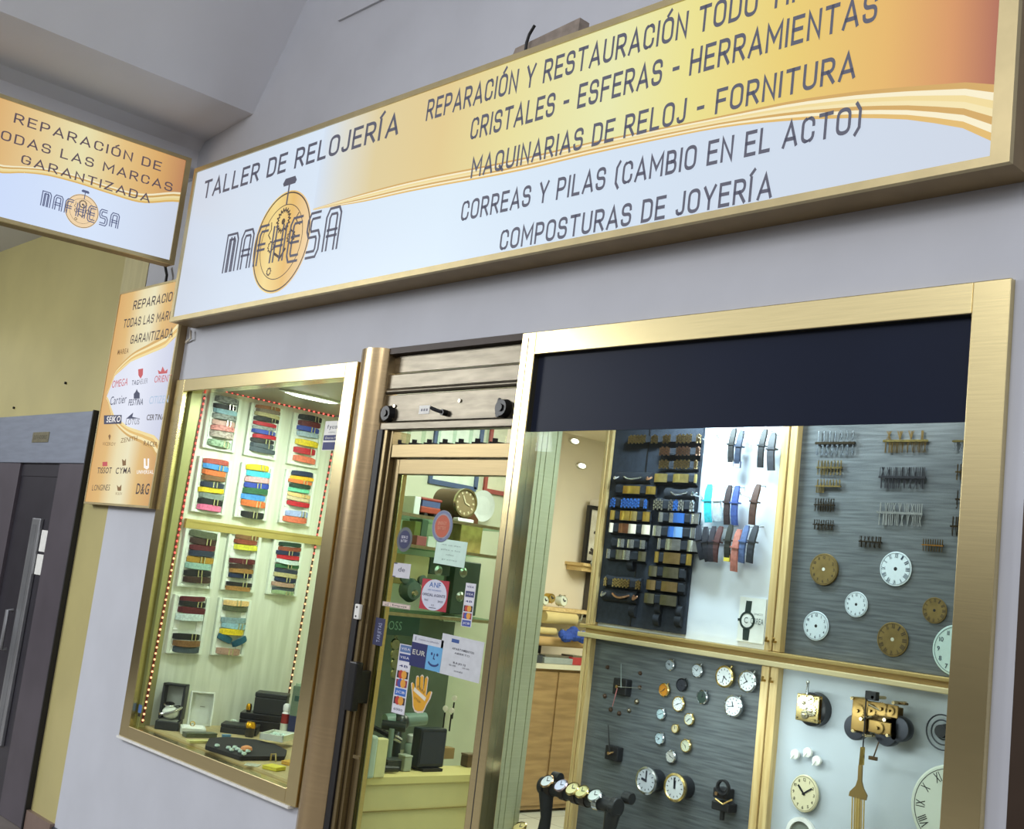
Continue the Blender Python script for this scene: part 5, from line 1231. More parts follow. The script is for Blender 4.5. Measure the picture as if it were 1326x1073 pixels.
for i in range(12):
    g = fc.rot(-i * math.pi / 6); b.obox(g, -0.004, 0.004, R_ * 0.66, R_ * 0.80, 0.002, 0.004)
b.obox(fc.rot(0.5), -0.003, 0.003, 0, R_ * 0.55, 0.004, 0.006); b.obox(fc.rot(-1.9), -0.003, 0.003, 0, R_ * 0.4, 0.004, 0.006); b.build('clock_markers', paint((200, 190, 160)), t)
MB().prism(Fr((SX - 0.02, pc_.y, z0), (0, 1, 0), (0, 0, 1)), [(-R_ * 0.9, 0.0), (R_ * 1.9, 0.0), (R_ * 1.9, 0.03), (R_ * 1.1, 0.08), (R_ * 0.6, max(0.02, hb - R_ * 0.6)), (-R_ * 0.7, 0.03)], -0.06, 0.0).build('clock_foot', mat('dark_wood_foot', (92, 60, 40), 0.4), t)
# white plate stood behind
p_ = shx(c3, 870, 245, UX0 + 0.05)
o = MB().lathe(XF(UX0 + 0.05).at(p_.y, p_.z), [(0.075, 0), (0.08, 0.006), (0.05, 0.002), (0.001, 0.002)], 28).build('white_plate', paint((216, 222, 226), 0.3)); tag(o, 'round white plate standing behind the brown drum clock', 'plate')
p_ = shx(c3, 485, 235, UX0 + 0.05)
solid('white_carton', c3, (468, 298), (505, 298), (470, 185), 0.12, paint((206, 218, 214)), 'white carton at the left end of the top shelf', 'carton', base=zsh[0])
solid('striped_packet', c3, (730, 325), (822, 330), (732, 312), 0.04, paint((226, 230, 232)), 'white flat packet on the top shelf edge under the drum clock', 'packet', x=UX1 - 0.004, base=zsh[0])
# second shelf
for (l, r, tp, cc, lab) in (((468, 452), (505, 455), (468, 330), (126, 128, 70), 'olive green packet on the second shelf behind the door'), ((508, 455), (545, 458), (510, 320), (96, 110, 96), 'grey green packet on the second shelf beside the olive one'), ((490, 452), (548, 456), (490, 415), (140, 78, 78), 'low red packet on the second shelf in front')):
    solid('packet', c3, l, r, tp, 0.05 if 'low' in lab else 0.1, paint(cc), lab, 'packet', x=SX + (0.045 if 'low' in lab else -0.02), base=zsh[1])
solid('tan_box', c3, (735, 490), (860, 505), (738, 345), 0.16, mat('spotted_tan', (168, 142, 84), 0.5, scale=26, c2=(196, 170, 104)), 'tan spotted box on the second shelf at the right', 'box', base=zsh[1])
o = solid('paper_sheet', c3, (552, 470), (600, 474), (556, 420), 0.004, M_white, 'white paper sheet leaning on the second shelf', 'paper', x=SX - 0.02, base=zsh[1])
o = solid('beige_bag', c3, (400, 700), (548, 700), (402, 520), 0.09, mat('beige_paper', (196, 178, 134), 0.6, var=0.08), 'beige paper bag below the second shelf', 'bag', x=SX - .07, base=None)
solid('dark_box', c3, (560, 640), (680, 650), (560, 540), 0.14, mat('smoked_box', (70, 84, 76), 0.4), 'smoked green box behind the pale green note', 'box', x=SX - 0.12)
solid('dark_cabinet', c3, (680, 870), (830, 880), (690, 555), 0.06, mat('smoked_panel', (62, 78, 70), 0.4, var=0.15), 'smoked dark green panel at the right of the shelf unit', 'panel', x=UX0 + 0.08)
# boxes with words
A_, B_, T_ = shx(c3, 298, 990, SX + 0.03), shx(c3, 500, 1000, SX + 0.03), shx(c3, 300, 872, SX + 0.03)
t = thing('brand_block', (SX, A_.y, A_.z), 'dark green display block with pale capital letters left of the door', 'display block')
MB().box(SX - 0.06, SX + 0.03, A_.y, B_.y, A_.z, T_.z).build('block_body', paint((40, 66, 58)), t, bevel=0.003)
b = MB(); b.text(XF(SX + 0.03).at(A_.y + (B_.y - A_.y) * -0.02, A_.z + (T_.z - A_.z) * 0.28), 'BOSS', (T_.z - A_.z) * 0.42, (B_.y - A_.y) * 0.5, 'L', 0.001); b.build('lettering', paint((120, 150, 130)), t)
A_, B_, T_ = shx(c3, 645, 912, SX + 0.03), shx(c3, 748, 918, SX + 0.03), shx(c3, 648, 884, SX + 0.03)
t = thing('brand_block', (SX, A_.y, A_.z), 'pale narrow display block with dark capital letters behind the red sticker', 'display block')
MB().box(SX, SX + 0.03, A_.y, B_.y, A_.z, T_.z).build('block_body', paint((176, 182, 160)), t)
b = MB(); b.text(XF(SX + 0.03).at((A_.y + B_.y) / 2, A_.z + (T_.z - A_.z) * 0.2), 'EDIFICE', (T_.z - A_.z) * 0.6, (B_.y - A_.y) * 0.9, 'C', 0.001); b.build('lettering', paint((60, 64, 60)), t)
# glass dome ornament below
p_ = shx(c3, 470, 735, SX)
t = thing('glass_ornament', (SX, p_.y, p_.z - 0.06), 'dark glass heart shaped ornament left of the red sticker', 'ornament')
fo = XF(SX).at(p_.y, p_.z)
b = MB(); b.lathe(fo, [(0.045, -0.05), (0.055, -0.02), (0.04, 0.01), (0.001, 0.02)], 20); b.lathe(fo.at(-0.05, 0.05), [(0.02, -0.02), (0.024, 0), (0.001, 0.01)], 14); b.lathe(fo.at(0.05, 0.05), [(0.02, -0.02), (0.024, 0), (0.001, 0.01)], 14); b.build('ornament_body', paint((76, 94, 84), 0.15), t, smooth=True)
MB().lathe(fo.at(0, -0.01, 0.015), [(0.018, 0), (0.012, 0.008), (0.001, 0.01)], 14).build('ornament_stone', metal((190, 200, 190), 0.2), t)
for i, (cx, cy) in enumerate(((610, 620), (735, 770), (755, 630))):
    p_ = shx(c3, cx, cy, SX - 0.05)
    o = MB().lathe(XF(SX - 0.05).at(p_.y, p_.z), [(0.018, 0), (0.024, 0.008), (0.012, 0.014), (0.001, 0.014)], 14).build('hanging_watch', metal((150, 160, 150), 0.3))
    tag(o, ('small round watch hanging just under the pale green note', 'small round watch hanging right of the red sticker', 'small round watch hanging right of the pale green note')[i], 'watch')
# pocket watches hanging behind the long strip
for i in range(4):
    p_ = shx(c9, 252, 165 + i * 62, SX)
    t = thing('pocket_watch', (SX, p_.y, p_.z), ('topmost', 'second', 'third', 'lowest')[i] + ' of the pocket watches hanging left of the long card strip', 'watch', 'hanging pocket watches')
    fo = XF(SX).at(p_.y, p_.z); MB().lathe(fo, [(0.020, -0.006), (0.026, 0), (0.022, 0.006), (0.001, 0.006)], 18).build('watch_case', metal((150, 160, 140), 0.25), t)
    MB().ring(fo.at(0, 0.032), 0.005, 0.008, -0.002, 0.002, 12).build('watch_loop', metal((150, 160, 140), 0.25), t)
# goods on the counter
def cpos(cx, cy, k=c9): return HZ(*k(cx, cy), CZ)
def up(p): return Fr((p.x, p.y, CZ + 0.0005), (1, 0, 0), (0, 1, 0), (0, 0, 1))
p_ = cpos(50, 1010)
o = MB().box(p_.x - 0.03, p_.x + 0.02, p_.y, p_.y + 0.04, CZ, CZ + 0.17).build('tall_bottle', paint((186, 204, 190), 0.25), bevel=0.01); tag(o, 'tall translucent bottle at the left end of the counter', 'bottle')
p_ = cpos(130, 1005)
o = MB().box(p_.x - 0.03, p_.x + 0.01, p_.y - 0.02, p_.y + 0.035, CZ, CZ + 0.155).build('cream_carton', paint((220, 214, 160)), bevel=0.003); tag(o, 'tall cream carton standing at the front of the counter', 'carton')
p_ = cpos(350, 905)
t = thing('pill_bottle', (p_.x, p_.y, CZ), 'white capped bottle in the middle of the counter', 'bottle')
MB().lathe(up(p_), [(0.034, 0), (0.036, 0.01), (0.036, 0.075), (0.028, 0.085)], 20).build('bottle_body', paint((170, 190, 176), 0.3), t, smooth=True)
MB().lathe(up(p_).at(0, 0, 0.085), [(0.032, 0), (0.032, 0.03), (0.028, 0.034), (0.001, 0.034)], 20).build('bottle_cap', paint((220, 224, 214)), t, smooth=True)
p_ = cpos(455, 965)
t = thing('till_screen', (p_.x, p_.y, CZ), 'dark square till screen standing on the counter', 'screen')
x_ = p_.x
MB().box(x_ - 0.06, x_, p_.y - 0.06, p_.y + 0.09, CZ + 0.012, CZ + 0.18).build('screen_body', paint((34, 40, 48), 0.3), t, bevel=0.008)
MB().box(x_ - 0.09, x_ + 0.02, p_.y - 0.04, p_.y + 0.07, CZ + 0.0005, CZ + 0.012).build('screen_foot', M_dark, t)
MB().box(x_, x_ + 0.002, p_.y - 0.05, p_.y + 0.08, CZ + 0.03, CZ + 0.165).build('screen_glass', paint((46, 52, 66), 0.15), t)
# bench microscope with lamp tube
p_ = cpos(250, 900); bz = CZ
t = thing('bench_microscope', (p_.x, p_.y, CZ), 'dark bench microscope with a tilted lamp on the counter', 'microscope')
b = MB(); b.lathe(up(p_), [(0.05, 0), (0.05, 0.015), (0.02, 0.02), (0.016, 0.16)], 20); b.build('stand', paint((50, 58, 56), 0.3), t, smooth=True)
q_ = Vector((p_.x, p_.y, CZ + 0.17)); b = MB(); b.cyl(q_ + Vector((-0.02, -0.07, 0.0)), q_ + Vector((0.02, 0.13, 0.02)), 0.034, 0.028, 18); b.build('tube_body', paint((126, 150, 140), 0.3), t, smooth=True)
b = MB(); b.sphere(q_ + Vector((0.0, 0.0, 0.0)), 0.045, 16); b.cyl(q_, q_ + Vector((0.03, -0.03, -0.08)), 0.022, 0.016); b.build('focus_head', paint((40, 46, 46), 0.3), t, smooth=True)
b = MB(); b.cyl(q_ + Vector((-0.03, -0.2, 0.0)), q_ + Vector((0.03, -0.06, -0.06)), 0.012, 0.012); b.build('lamp_arm', paint((30, 32, 34), 0.2), t)
b = MB(); b.cyl(q_ + Vector((0.035, -0.05, -0.06)), q_ + Vector((0.05, -0.02, -0.075)), 0.016, 0.014); b.build('lamp_tip', metal((210, 214, 210), 0.2), t)
p_ = Vector((-4.12, 0.46, CZ))
t = thing('tool_stand', (p_.x, p_.y, CZ), 'small dark tool stand behind the cream carton', 'tool')
MB().lathe(up(p_), [(0.03, 0), (0.03, 0.01), (0.012, 0.02), (0.012, 0.16)], 14).build('stand', paint((120, 140, 128), 0.4), t)
b = MB(); b.cyl((p_.x - 0.05, p_.y - 0.02, CZ + 0.17), (p_.x + 0.02, p_.y + 0.06, CZ + 0.17), 0.022); b.build('head', paint((36, 42, 42), 0.3), t)
for i, (cx, cy, L_) in enumerate(((90, 910, 0.12), (210, 925, 0.14), (190, 975, 0.1), (330, 880, 0.05))):
    p_ = cpos(cx, cy)
    o = MB().cyl((p_.x, p_.y - L_ / 2, CZ + 0.017), (p_.x + 0.02, p_.y + L_ / 2, CZ + 0.017), 0.016, 0.012, 12).build('hand_tool', [metal((190, 200, 190), 0.25), paint((36, 40, 40), 0.4), paint((30, 34, 34), 0.4), paint((206, 214, 200), 0.4)][i])
    tag(o, ('silver barrelled hand tool behind the cream carton', 'dark hand tool with tapered end in front of the microscope', 'short black hand tool at the counter front edge', 'short white tool beside the capped bottle')[i], 'tool')
p_ = cpos(560, 890); o = MB().box(p_.x - 0.05, p_.x, p_.y - 0.06, p_.y + 0.06, CZ, CZ + 0.05).build('cardboard_box', mat('brown_card', (150, 122, 78), 0.6, var=0.1)); tag(o, 'small brown cardboard box behind the dark till screen', 'box')
# glowing white lamps far inside, seen through the door
for i, (cx, cy) in enumerate(((570, 570), (610, 583), (628, 506))):
    p_ = GX(*c9(cx, cy), UX0 + 0.06)
    t = thing('globe_lamp', p_, ('small white globe lamp deep in the shop, left one of the lower pair', 'small white globe lamp deep in the shop, right one of the lower pair', 'small white globe lamp deep in the shop, above the pair')[i], 'lamp')
    MB().sphere(p_, 0.014, 12).build('globe', glow('globe_white', (226, 216, 186), 0.6), t, smooth=True)
    MB().cyl((p_.x, p_.y, p_.z - 0.02), (p_.x, p_.y, p_.z - 0.10), 0.004).build('lamp_stem', M_dark, t)

for i, (cx, cy, L_, h_, cc, nm, lab) in enumerate(((70, 960, .05, .03, (40, 44, 46), 'tool_case', 'small dark tool case left of the cream carton'), (240, 960, .10, .04, (48, 54, 54), 'tool_case', 'dark tool case in front of the microscope base'),
        (310, 965, .04, .06, (150, 160, 146), 'parts_pot', 'pale parts pot beside the capped bottle'), (620, 905, .06, .05, (90, 70, 50), 'wooden_pot', 'brown wooden pot at the far right end of the counter'))):
    p_ = cpos(cx, cy)
    p_.x = min(max(p_.x, -4.08), CXF - .02); p_.y = min(max(p_.y, .2), .9)
    t = thing(nm, (p_.x, p_.y, CZ), lab, 'tool case' if 'case' in nm else 'pot')
    MB().box(p_.x - .03, p_.x + .02, p_.y - L_ / 2, p_.y + L_ / 2, CZ + .0005, CZ + h_).build('case_body', paint(cc, .35), t, bevel=.004)
    MB().box(p_.x - .031, p_.x + .021, p_.y - L_ / 2 - .001, p_.y + L_ / 2 + .001, CZ + h_, CZ + h_ + .008).build('case_lid', paint(tuple(min(255, v + 24) for v in cc), .3), t, bevel=.002)
# ------------------------------------------------------------------ right display: boards
BY = 0.40
BF = YF(BY)
def fb(px, py, y=BY): p = FY(px, py, y); return (p.x, p.z)
d5 = crop(640, 520, 0.2889); d6 = crop(860, 530, 0.3077); d7 = crop(1000, 530, 0.3356); e1 = crop(760, 830, 0.2265); e2 = crop(980, 850, 0.2338)
f3 = crop(770, 540, 0.1398); f4 = crop(770, 680, 0.1398); f5 = crop(1020, 540, 0.18854)
bxl = (fb(791, 556)[0] + fb(768, 812)[0]) / 2          # left end of the boards
zd1 = (fb(763, 809)[1] + fb(1238, 876)[1]) / 2         # top of divider
zd0 = (fb(763, 822)[1] + fb(1238, 893)[1]) / 2 - 0.012
xm = fb(*d6(515, 520))[0]                               # joint between left and right boards
xnw = fb(*f3(993, 500))[0]; xnw2 = fb(*f4(860, 800))[0]; xnav = (xnw + xnw2) / 2
ztop_ = 2.42; zbot_ = 0.50
xr_ = RWx1 + 0.02
t = BF
o = MB().box(bxl + 0.028, xm - 0.028, BY + 0.002, BY + 0.02, zd1, ztop_).build('white_backboard', M_white_board); tag(o, 'white backboard behind the hanging leather straps', 'backboard')
o = MB().box(xm + 0.028, xr_, BY + 0.002, BY + 0.02, zd1, ztop_).build('grey_backboard', M_grey); tag(o, 'grey washed wood backboard behind the clock numerals', 'backboard')
o = MB().box(bxl + 0.028, xm - 0.03, BY + 0.002, BY + 0.02, zbot_, zd0).build('grey_backboard', M_grey); tag(o, 'grey washed wood backboard below the bracelet board', 'backboard')
o = MB().box(xm + 0.03, xr_, BY + 0.002, BY + 0.02, zbot_, zd0).build('pale_backboard', M_pale_board); tag(o, 'pale blue grey backboard behind the clock movements', 'backboard')
def oak_post(x0, x1, z0, z1, label, groove=True):
    t = thing('oak_post', ((x0 + x1) / 2, BY, z0), label, 'post')
    MB().box(x0, x0 + (x1 - x0) * 0.47, BY - 0.03, BY + 0.02, z0, z1).build('oak_half', M_oak, t, bevel=0.002)
    MB().box(x0 + (x1 - x0) * 0.53, x1, BY - 0.026, BY + 0.02, z0, z1).build('oak_half', M_oak, t, bevel=0.002)
    return t
t1 = oak_post(xm - 0.028, xm + 0.028, zd1, ztop_, 'pale oak post pair between the leather straps and the numeral board')
t2 = oak_post(xm - 0.03, xm + 0.03, zbot_, zd0, 'pale oak post pair between the two lower boards')
oak_post(bxl - 0.004, bxl + 0.028, zd1, ztop_, 'pale oak post at the left edge of the navy bracelet board')
oak_post(bxl - 0.004, bxl + 0.028, zbot_, zd0, 'pale oak post at the left edge of the lower grey board')
for tt, z in ((t1, zd1 + 0.03), (t2, zd0 - 0.045)):
    for dx in (-0.014, 0.014):
        MB().tube([(xm + dx, BY - 0.03, z), (xm + dx, BY - 0.045, z), (xm + dx + 0.006, BY - 0.05, z + 0.012)], 0.004).build('brass_hook', metal((170, 140, 80)), tt)
M_ledge = mat('gold_ledge', (200, 172, 112), 0.35, 0.6, var=0.05, scale=8, stretch=(1, 20, 20))
dv = thing('divider_rail', ((bxl + xr_) / 2, BY, zd0), 'gold edged double rail dividing the upper boards from the lower boards', 'rail')
hd = zd1 - zd0
MB().box(bxl - 0.03, xr_, BY - 0.035, BY + 0.02, zd1 - 0.014, zd1 - 0.001).build('upper_edge', M_ledge, dv, bevel=0.003)
MB().box(bxl - 0.01, xr_, BY - 0.018, BY + 0.02, zd0 + 0.018, zd1 - 0.014).build('rail_web', mat('rail_web', (176, 146, 92), 0.45, 0.3, var=0.05), dv)
MB().box(bxl - 0.03, xr_, BY - 0.04, BY + 0.02, zd0 + 0.001, zd0 + 0.018).build('lower_edge', mat('pale_gold_edge', (220, 204, 160), 0.35, 0.4, var=0.04), dv, bevel=0.003)
o = MB().box(bxl - 0.06, xr_, 0.10, BY + 0.02, zbot_ - 0.03, zbot_).build('display_deck', M_deck); tag(o, 'floor of the right display window', 'display deck')
o = MB().box(RWx1 + 0.001, RWx1 + 0.03, 0.06, BY + 0.05, zbot_, ztop_ + 0.05).build('wall_right', M_shopwall); struct(o, 'right end wall of the right display', 'wall')
# back of the display so that the shop does not shine round it
o = MB().box(bxl + 0.03, xr_, BY + 0.021, BY + 0.05, zbot_, ztop_ + 0.05).build('trim_7', M_oakh); struct(o, 'wooden back of the display boards', 'board back')
# strip lamp behind the film
t = thing('strip_lamp', (-2.42, 0.16, 2.31), 'white strip lamp behind the black film above the boards', 'lamp')
MB().box(-2.62, -2.22, 0.13, 0.19, 2.318, 2.345).build('lamp_case', metal((200, 200, 200)), t)
MB().box(-2.60, -2.24, 0.135, 0.185, 2.312, 2.318).build('lamp_diffuser', glow('cool_white', (226, 240, 255), 3.0), t)

# ------------------------------------------------------------------ navy bracelet board
nb = thing('bracelet_board', ((bxl + xnav) / 2, BY - 0.012, zd1), 'navy velvet bracelet board with charcoal bolsters', 'display board')
MB().box(bxl + 0.029, xnav, BY - 0.012, BY + 0.001, zd1 + 0.012, ztop_).build('board', M_navy, nb)
sl = [fb(*f3(x, y)) for x, y in ((522, 240), (490, 520))] 
xs_ = fb(*f3(505, 400))[0]; xs2 = fb(*f3(740, 480))[0]
MB().box(xs_ - 0.003, xs_ + 0.003, BY - 0.0135, BY - 0.012, zd1 + 0.012, ztop_).build('board_seam', M_dark, nb)
def bolster(l, r, k, hh=0.024, dp=0.022):
    (x0, z0_), (x1, z1_) = fb(*k(*l), BY - 0.03), fb(*k(*r), BY - 0.03)
    zc = (z0_ + z1_) / 2; P = []
    n = 10
    b = MB(); prof = [(-hh, 0.0)] + [(-hh * math.cos(math.pi * i / n), dp * math.sin(math.pi * i / n)) for i in range(1, n)] + [(hh, 0.0)]
    f = Fr((x0, BY - 0.0125, zc), (0, 0, 1), (0, -1, 0), (1, 0, 0))
    b.prism(f, prof, 0, x1 - x0)
    return b
M_goldp = metal((222, 190, 104), 0.3); M_silver = metal((214, 218, 224), 0.22); M_bronzep = metal((176, 150, 108), 0.35); M_rose = metal((206, 160, 132), 0.3); M_bluep = paint((52, 96, 170), 0.25); M_gunmetal = metal((140, 136, 118), 0.35); M_pale = paint((236, 224, 206), 0.3)
def bracelet(l, r, k, h, m, segs, label, kind, m2=None):
    """l, r: pixel ends along the row; segs: [(t0,t1)] metal plates on a dark band; kind: plate, mesh, twist"""
    yb = BY - 0.04
    (x0, za), (x1, zb) = fb(*k(*l), yb), fb(*k(*r), yb)
    zc = (za + zb) / 2; W = x1 - x0
    t = thing('bracelet', (x0, BY - 0.013, zc - h / 2), label, 'bracelet', 'bracelets on the navy board')
    f = YF(BY - 0.034).at(x0, zc)
    if kind != 'twist':
        b = MB(); b.obox(f, 0, W, -h * 0.36, h * 0.36, -0.004, 0.001); b.build('band', M_pad, t)
    for i, (t0, t1, *mm) in enumerate(segs):
        mt = mm[0] if mm else m
        a0, a1 = W * t0, W * t1; b = MB()
        if kind == 'mesh':
            n = max(3, int((a1 - a0) / 0.008))
            for j in range(n):
                u0 = a0 + (a1 - a0) * j / n
                for q in range(3):
                    v0 = -h / 2 + h * q / 3 + (0.15 * h if j % 2 else 0) - 0.07 * h
                    b.obox(f, u0, u0 + (a1 - a0) / n * 0.72, v0, v0 + h / 3 * 0.8, 0.001, 0.007)
        elif kind == 'twist':
            n = 14; pts = [f(a0 + (a1 - a0) * j / n, -h * 0.5 * math.sin(math.pi * j / n) + h * 0.25, 0.012 * math.sin(math.pi * j / n)) for j in range(n + 1)]
            b.tube(pts, h * 0.16, 8)
            for j in range(n): b.sphere(pts[j], h * 0.22, 6)
        else:
            n = 6
            for j in range(n):
                s0, s1 = j / n, (j + 1) / n
                u0, u1 = a0 + (a1 - a0) * s0, a0 + (a1 - a0) * s1
                b.add([f(u0, -h / 2, 0.001), f(u1, -h / 2, 0.001), f(u1, h / 2, 0.001), f(u0, h / 2, 0.001), f(u0, -h / 2, 0.004 + 0.006 * math.sin(math.pi * s0)), f(u1, -h / 2, 0.004 + 0.006 * math.sin(math.pi * s1)), f(u1, h / 2, 0.004 + 0.006 * math.sin(math.pi * s1)), f(u0, h / 2, 0.004 + 0.006 * math.sin(math.pi * s0))],
                      [(0, 3, 2, 1), (4, 5, 6, 7), (0, 1, 5, 4), (2, 3, 7, 6)] + ([(0, 4, 7, 3)] if j == 0 else []) + ([(1, 2, 6, 5)] if j == n - 1 else []))
        b.build('plate' if kind == 'plate' else 'chain', mt, t)
    return t
LR = 'left column of the navy board'; RR = 'right column of the navy board'
# (left px, right px, crop, height, material, segments, colour words, kind)
left_rows = [((180, 560), (520, 565), f3, .018, M_bronzep, [(.0, .1, M_silver), (.26, .74, M_silver), (.88, 1.0, M_rose)], 'silver twisted', 'twist'),
    ((190, 672), (560, 674), f3, .028, M_goldp, [(.19, .61), (.77, 1.0)], 'gold plated', 'plate'),
    ((145, 790), (480, 795), f3, .032, M_bluep, [(0, .13), (.3, .8), (.93, 1.0)], 'blue beaded', 'mesh'),
    ((140, 908), (512, 918), f3, .034, M_goldp, [(0, .11), (.25, .49, M_goldp), (.5, .67, metal((236, 214, 150), .25)), (.81, .98)], 'two tone pale gold', 'plate'),
    ((130, 1022), (505, 1040), f3, .034, M_rose, [(0, .09, M_pale), (.24, .48, metal((150, 104, 80), .35)), (.48, .66, M_pale), (.81, 1.0, M_pale)], 'rose brown and cream', 'plate'),
    ((150, 165), (470, 172), f4, .030, M_silver, [(.18, .38), (.46, .66), (.82, .98)], 'bright silver', 'plate'),
    ((105, 265), (470, 285), f4, .034, M_silver, [(0, .1), (.24, .4, M_gunmetal), (.4, .6), (.81, 1.0, M_gunmetal)], 'steel', 'plate'),
    ((85, 520), (425, 545), f4, .030, M_bronzep, [(0, .08), (.24, .7), (.87, 1.0)], 'bronze linked', 'mesh'),
    ((60, 640), (385, 665), f4, .022, M_bronzep, [(0.0, .1, M_silver), (.3, .78, M_rose), (.9, 1.0, M_rose)], 'bronze curved', 'twist')]
right_rows = [((300, 210), (985, 185), f3, .030, M_bronzep, [(.02, .26), (.34, .43), (.5, .6), (.68, .88), (.94, 1.0)], 'bronze mesh top', 'mesh'),
    ((600, 310), (975, 310), f3, .030, M_rose, [(0, .26), (.42, .76), (.9, 1.0)], 'rose bronze mesh', 'mesh'),
    ((595, 435), (950, 430), f3, .030, M_bronzep, [(0, .26), (.4, .8), (.92, 1.0)], 'antique gold mesh', 'mesh'),
    ((550, 562), (940, 566), f3, .030, metal((240, 220, 150), .3), [(0, .3), (.45, .81), (.95, 1.0)], 'bright gold plated', 'plate'),
    ((640, 715), (940, 700), f3, .020, M_silver, [(.2, .7), (.86, 1.0)], 'silver V shaped', 'twist'),
    ((545, 805), (920, 815), f3, .036, M_silver, [(0, .25), (.38, .5), (.5, .62, M_bluep), (.62, .77), (.9, 1.0)], 'silver linked with blue centre', 'mesh'),
    ((585, 920), (960, 945), f3, .034, M_bluep, [(0, .12, M_silver), (.27, .38, M_silver), (.38, .64), (.8, 1.0, M_silver)], 'silver and blue', 'plate'),
    ((535, 45), (925, 75), f4, .036, M_bluep, [(0, .2, M_silver), (.36, .5), (.5, .7, paint((120, 160, 214), .25)), (.88, 1.0, M_silver)], 'deep blue plated', 'plate'),
    ((580, 165), (970, 200), f4, .038, M_silver, [(0, .07), (.19, .55), (.71, 1.0)], 'shiny silver', 'plate'),
    ((550, 290), (890, 320), f4, .038, M_goldp, [(0, .11), (.25, .7, M_bronzep), (.86, 1.0)], 'old gold', 'plate'),
    ((495, 425), (835, 445), f4, .036, M_gunmetal, [(0, .23), (.4, .82)], 'dull bronze', 'plate'),
    ((475, 548), (825, 580), f4, .034, M_bronzep, [(0, .24), (.4, .82)], 'bronze with a bright centre', 'plate'),
    ((455, 668), (750, 705), f4, .034, M_gunmetal, [(0, .31), (.5, 1.0)], 'grey bronze lowest', 'plate')]
for rows, where in ((left_rows, LR), (right_rows, RR)):
    for i, (l, r, k, h, m, segs, words, kind) in enumerate(rows):
        bracelet(l, r, k, h, m, segs, '%s bracelet, %s in the %s' % (words, ORD[i], where), kind)
        if not (where == RR and i < 3):
            bolster((l[0] + 5, l[1]), (r[0] - 5, r[1]), k).build('bolster', M_pad, nb, smooth=True)
        # rings of velvet between the plates
        for (s0, s1) in zip(segs[:-1], segs[1:]):
            if s1[0] - s0[1] > 0.09 and not (where == RR and i < 3):
                tm = (s0[1] + s1[0]) / 2; cx = l[0] + (r[0] - l[0]) * tm; cy = l[1] + (r[1] - l[1]) * tm
                bolster((cx - 24, cy), (cx + 24, cy), k, 0.023, 0.020).build('velvet_ring', M_pad, nb, smooth=True)
for cx, cy in ((320, 360 + 0), (335, 790), (575, 760), (770, 800), (560, 870), (760, 880)):
    bolster((cx - 28, cy), (cx + 28, cy), f4, 0.022, 0.018).build('velvet_ring', M_pad, nb, smooth=True)

# ------------------------------------------------------------------ leather straps hanging on the white board
SYB = BY - 0.03
def hang_strap(k, tp, bt, w, m, label, keeper=True, tip=None, group='leather straps on the white board'):
    (x0, z0), (x1, z1) = fb(*k(*tp), SYB), fb(*k(*bt), SYB)
    d = Vector((x1 - x0, z1 - z0)); L = d.length; d.normalize()
    f = Fr((x0, SYB, z0), (-d.y, 0, d.x), (d.x, 0, d.y)); f = Fr(f.o, f.u, f.v, (0, -1, 0))
    t = thing('leather_strap', (x0, SYB, z0), label, 'watch strap', group)
    n = 8; b = MB(); rows = []
    for i in range(n + 1):
        s = i / n; ww = w * (0.30 if i == 0 else 0.47 if i == 1 else 0.5); c = 0.004 + 0.010 * math.sin(math.pi * s)
        rows.append([f(-ww, L * s, c), f(ww, L * s, c), f(ww * .8, L * s, c + 0.005), f(-ww * .8, L * s, c + 0.005)])
    vs_l = [p for r in rows for p in r]; fs = []
    for i in range(n):
        for j in range(4): fs.append((i * 4 + j, i * 4 + (j + 1) % 4, (i + 1) * 4 + (j + 1) % 4, (i + 1) * 4 + j))
    fs += [(3, 2, 1, 0), (n * 4, n * 4 + 1, n * 4 + 2, n * 4 + 3)]
    b.add(vs_l, fs); b.build('strap_band', m, t)
    if keeper: MB().obox(f, -w * .56, w * .56, L * 0.42, L * 0.46, 0.0, 0.022).build('keeper_loop', m, t)
    if tip: MB().obox(f, -w * .45, w * .45, L * 0.82, L * 1.0, 0.001, 0.012).build('paper_band', tip, t)
    MB().tube([(x0, SYB, z0 - 0.006), (x0, BY + 0.003, z0)], 0.0025, 6).build('hook', metal((190, 190, 190)), t)
    return t
W2 = 0.026
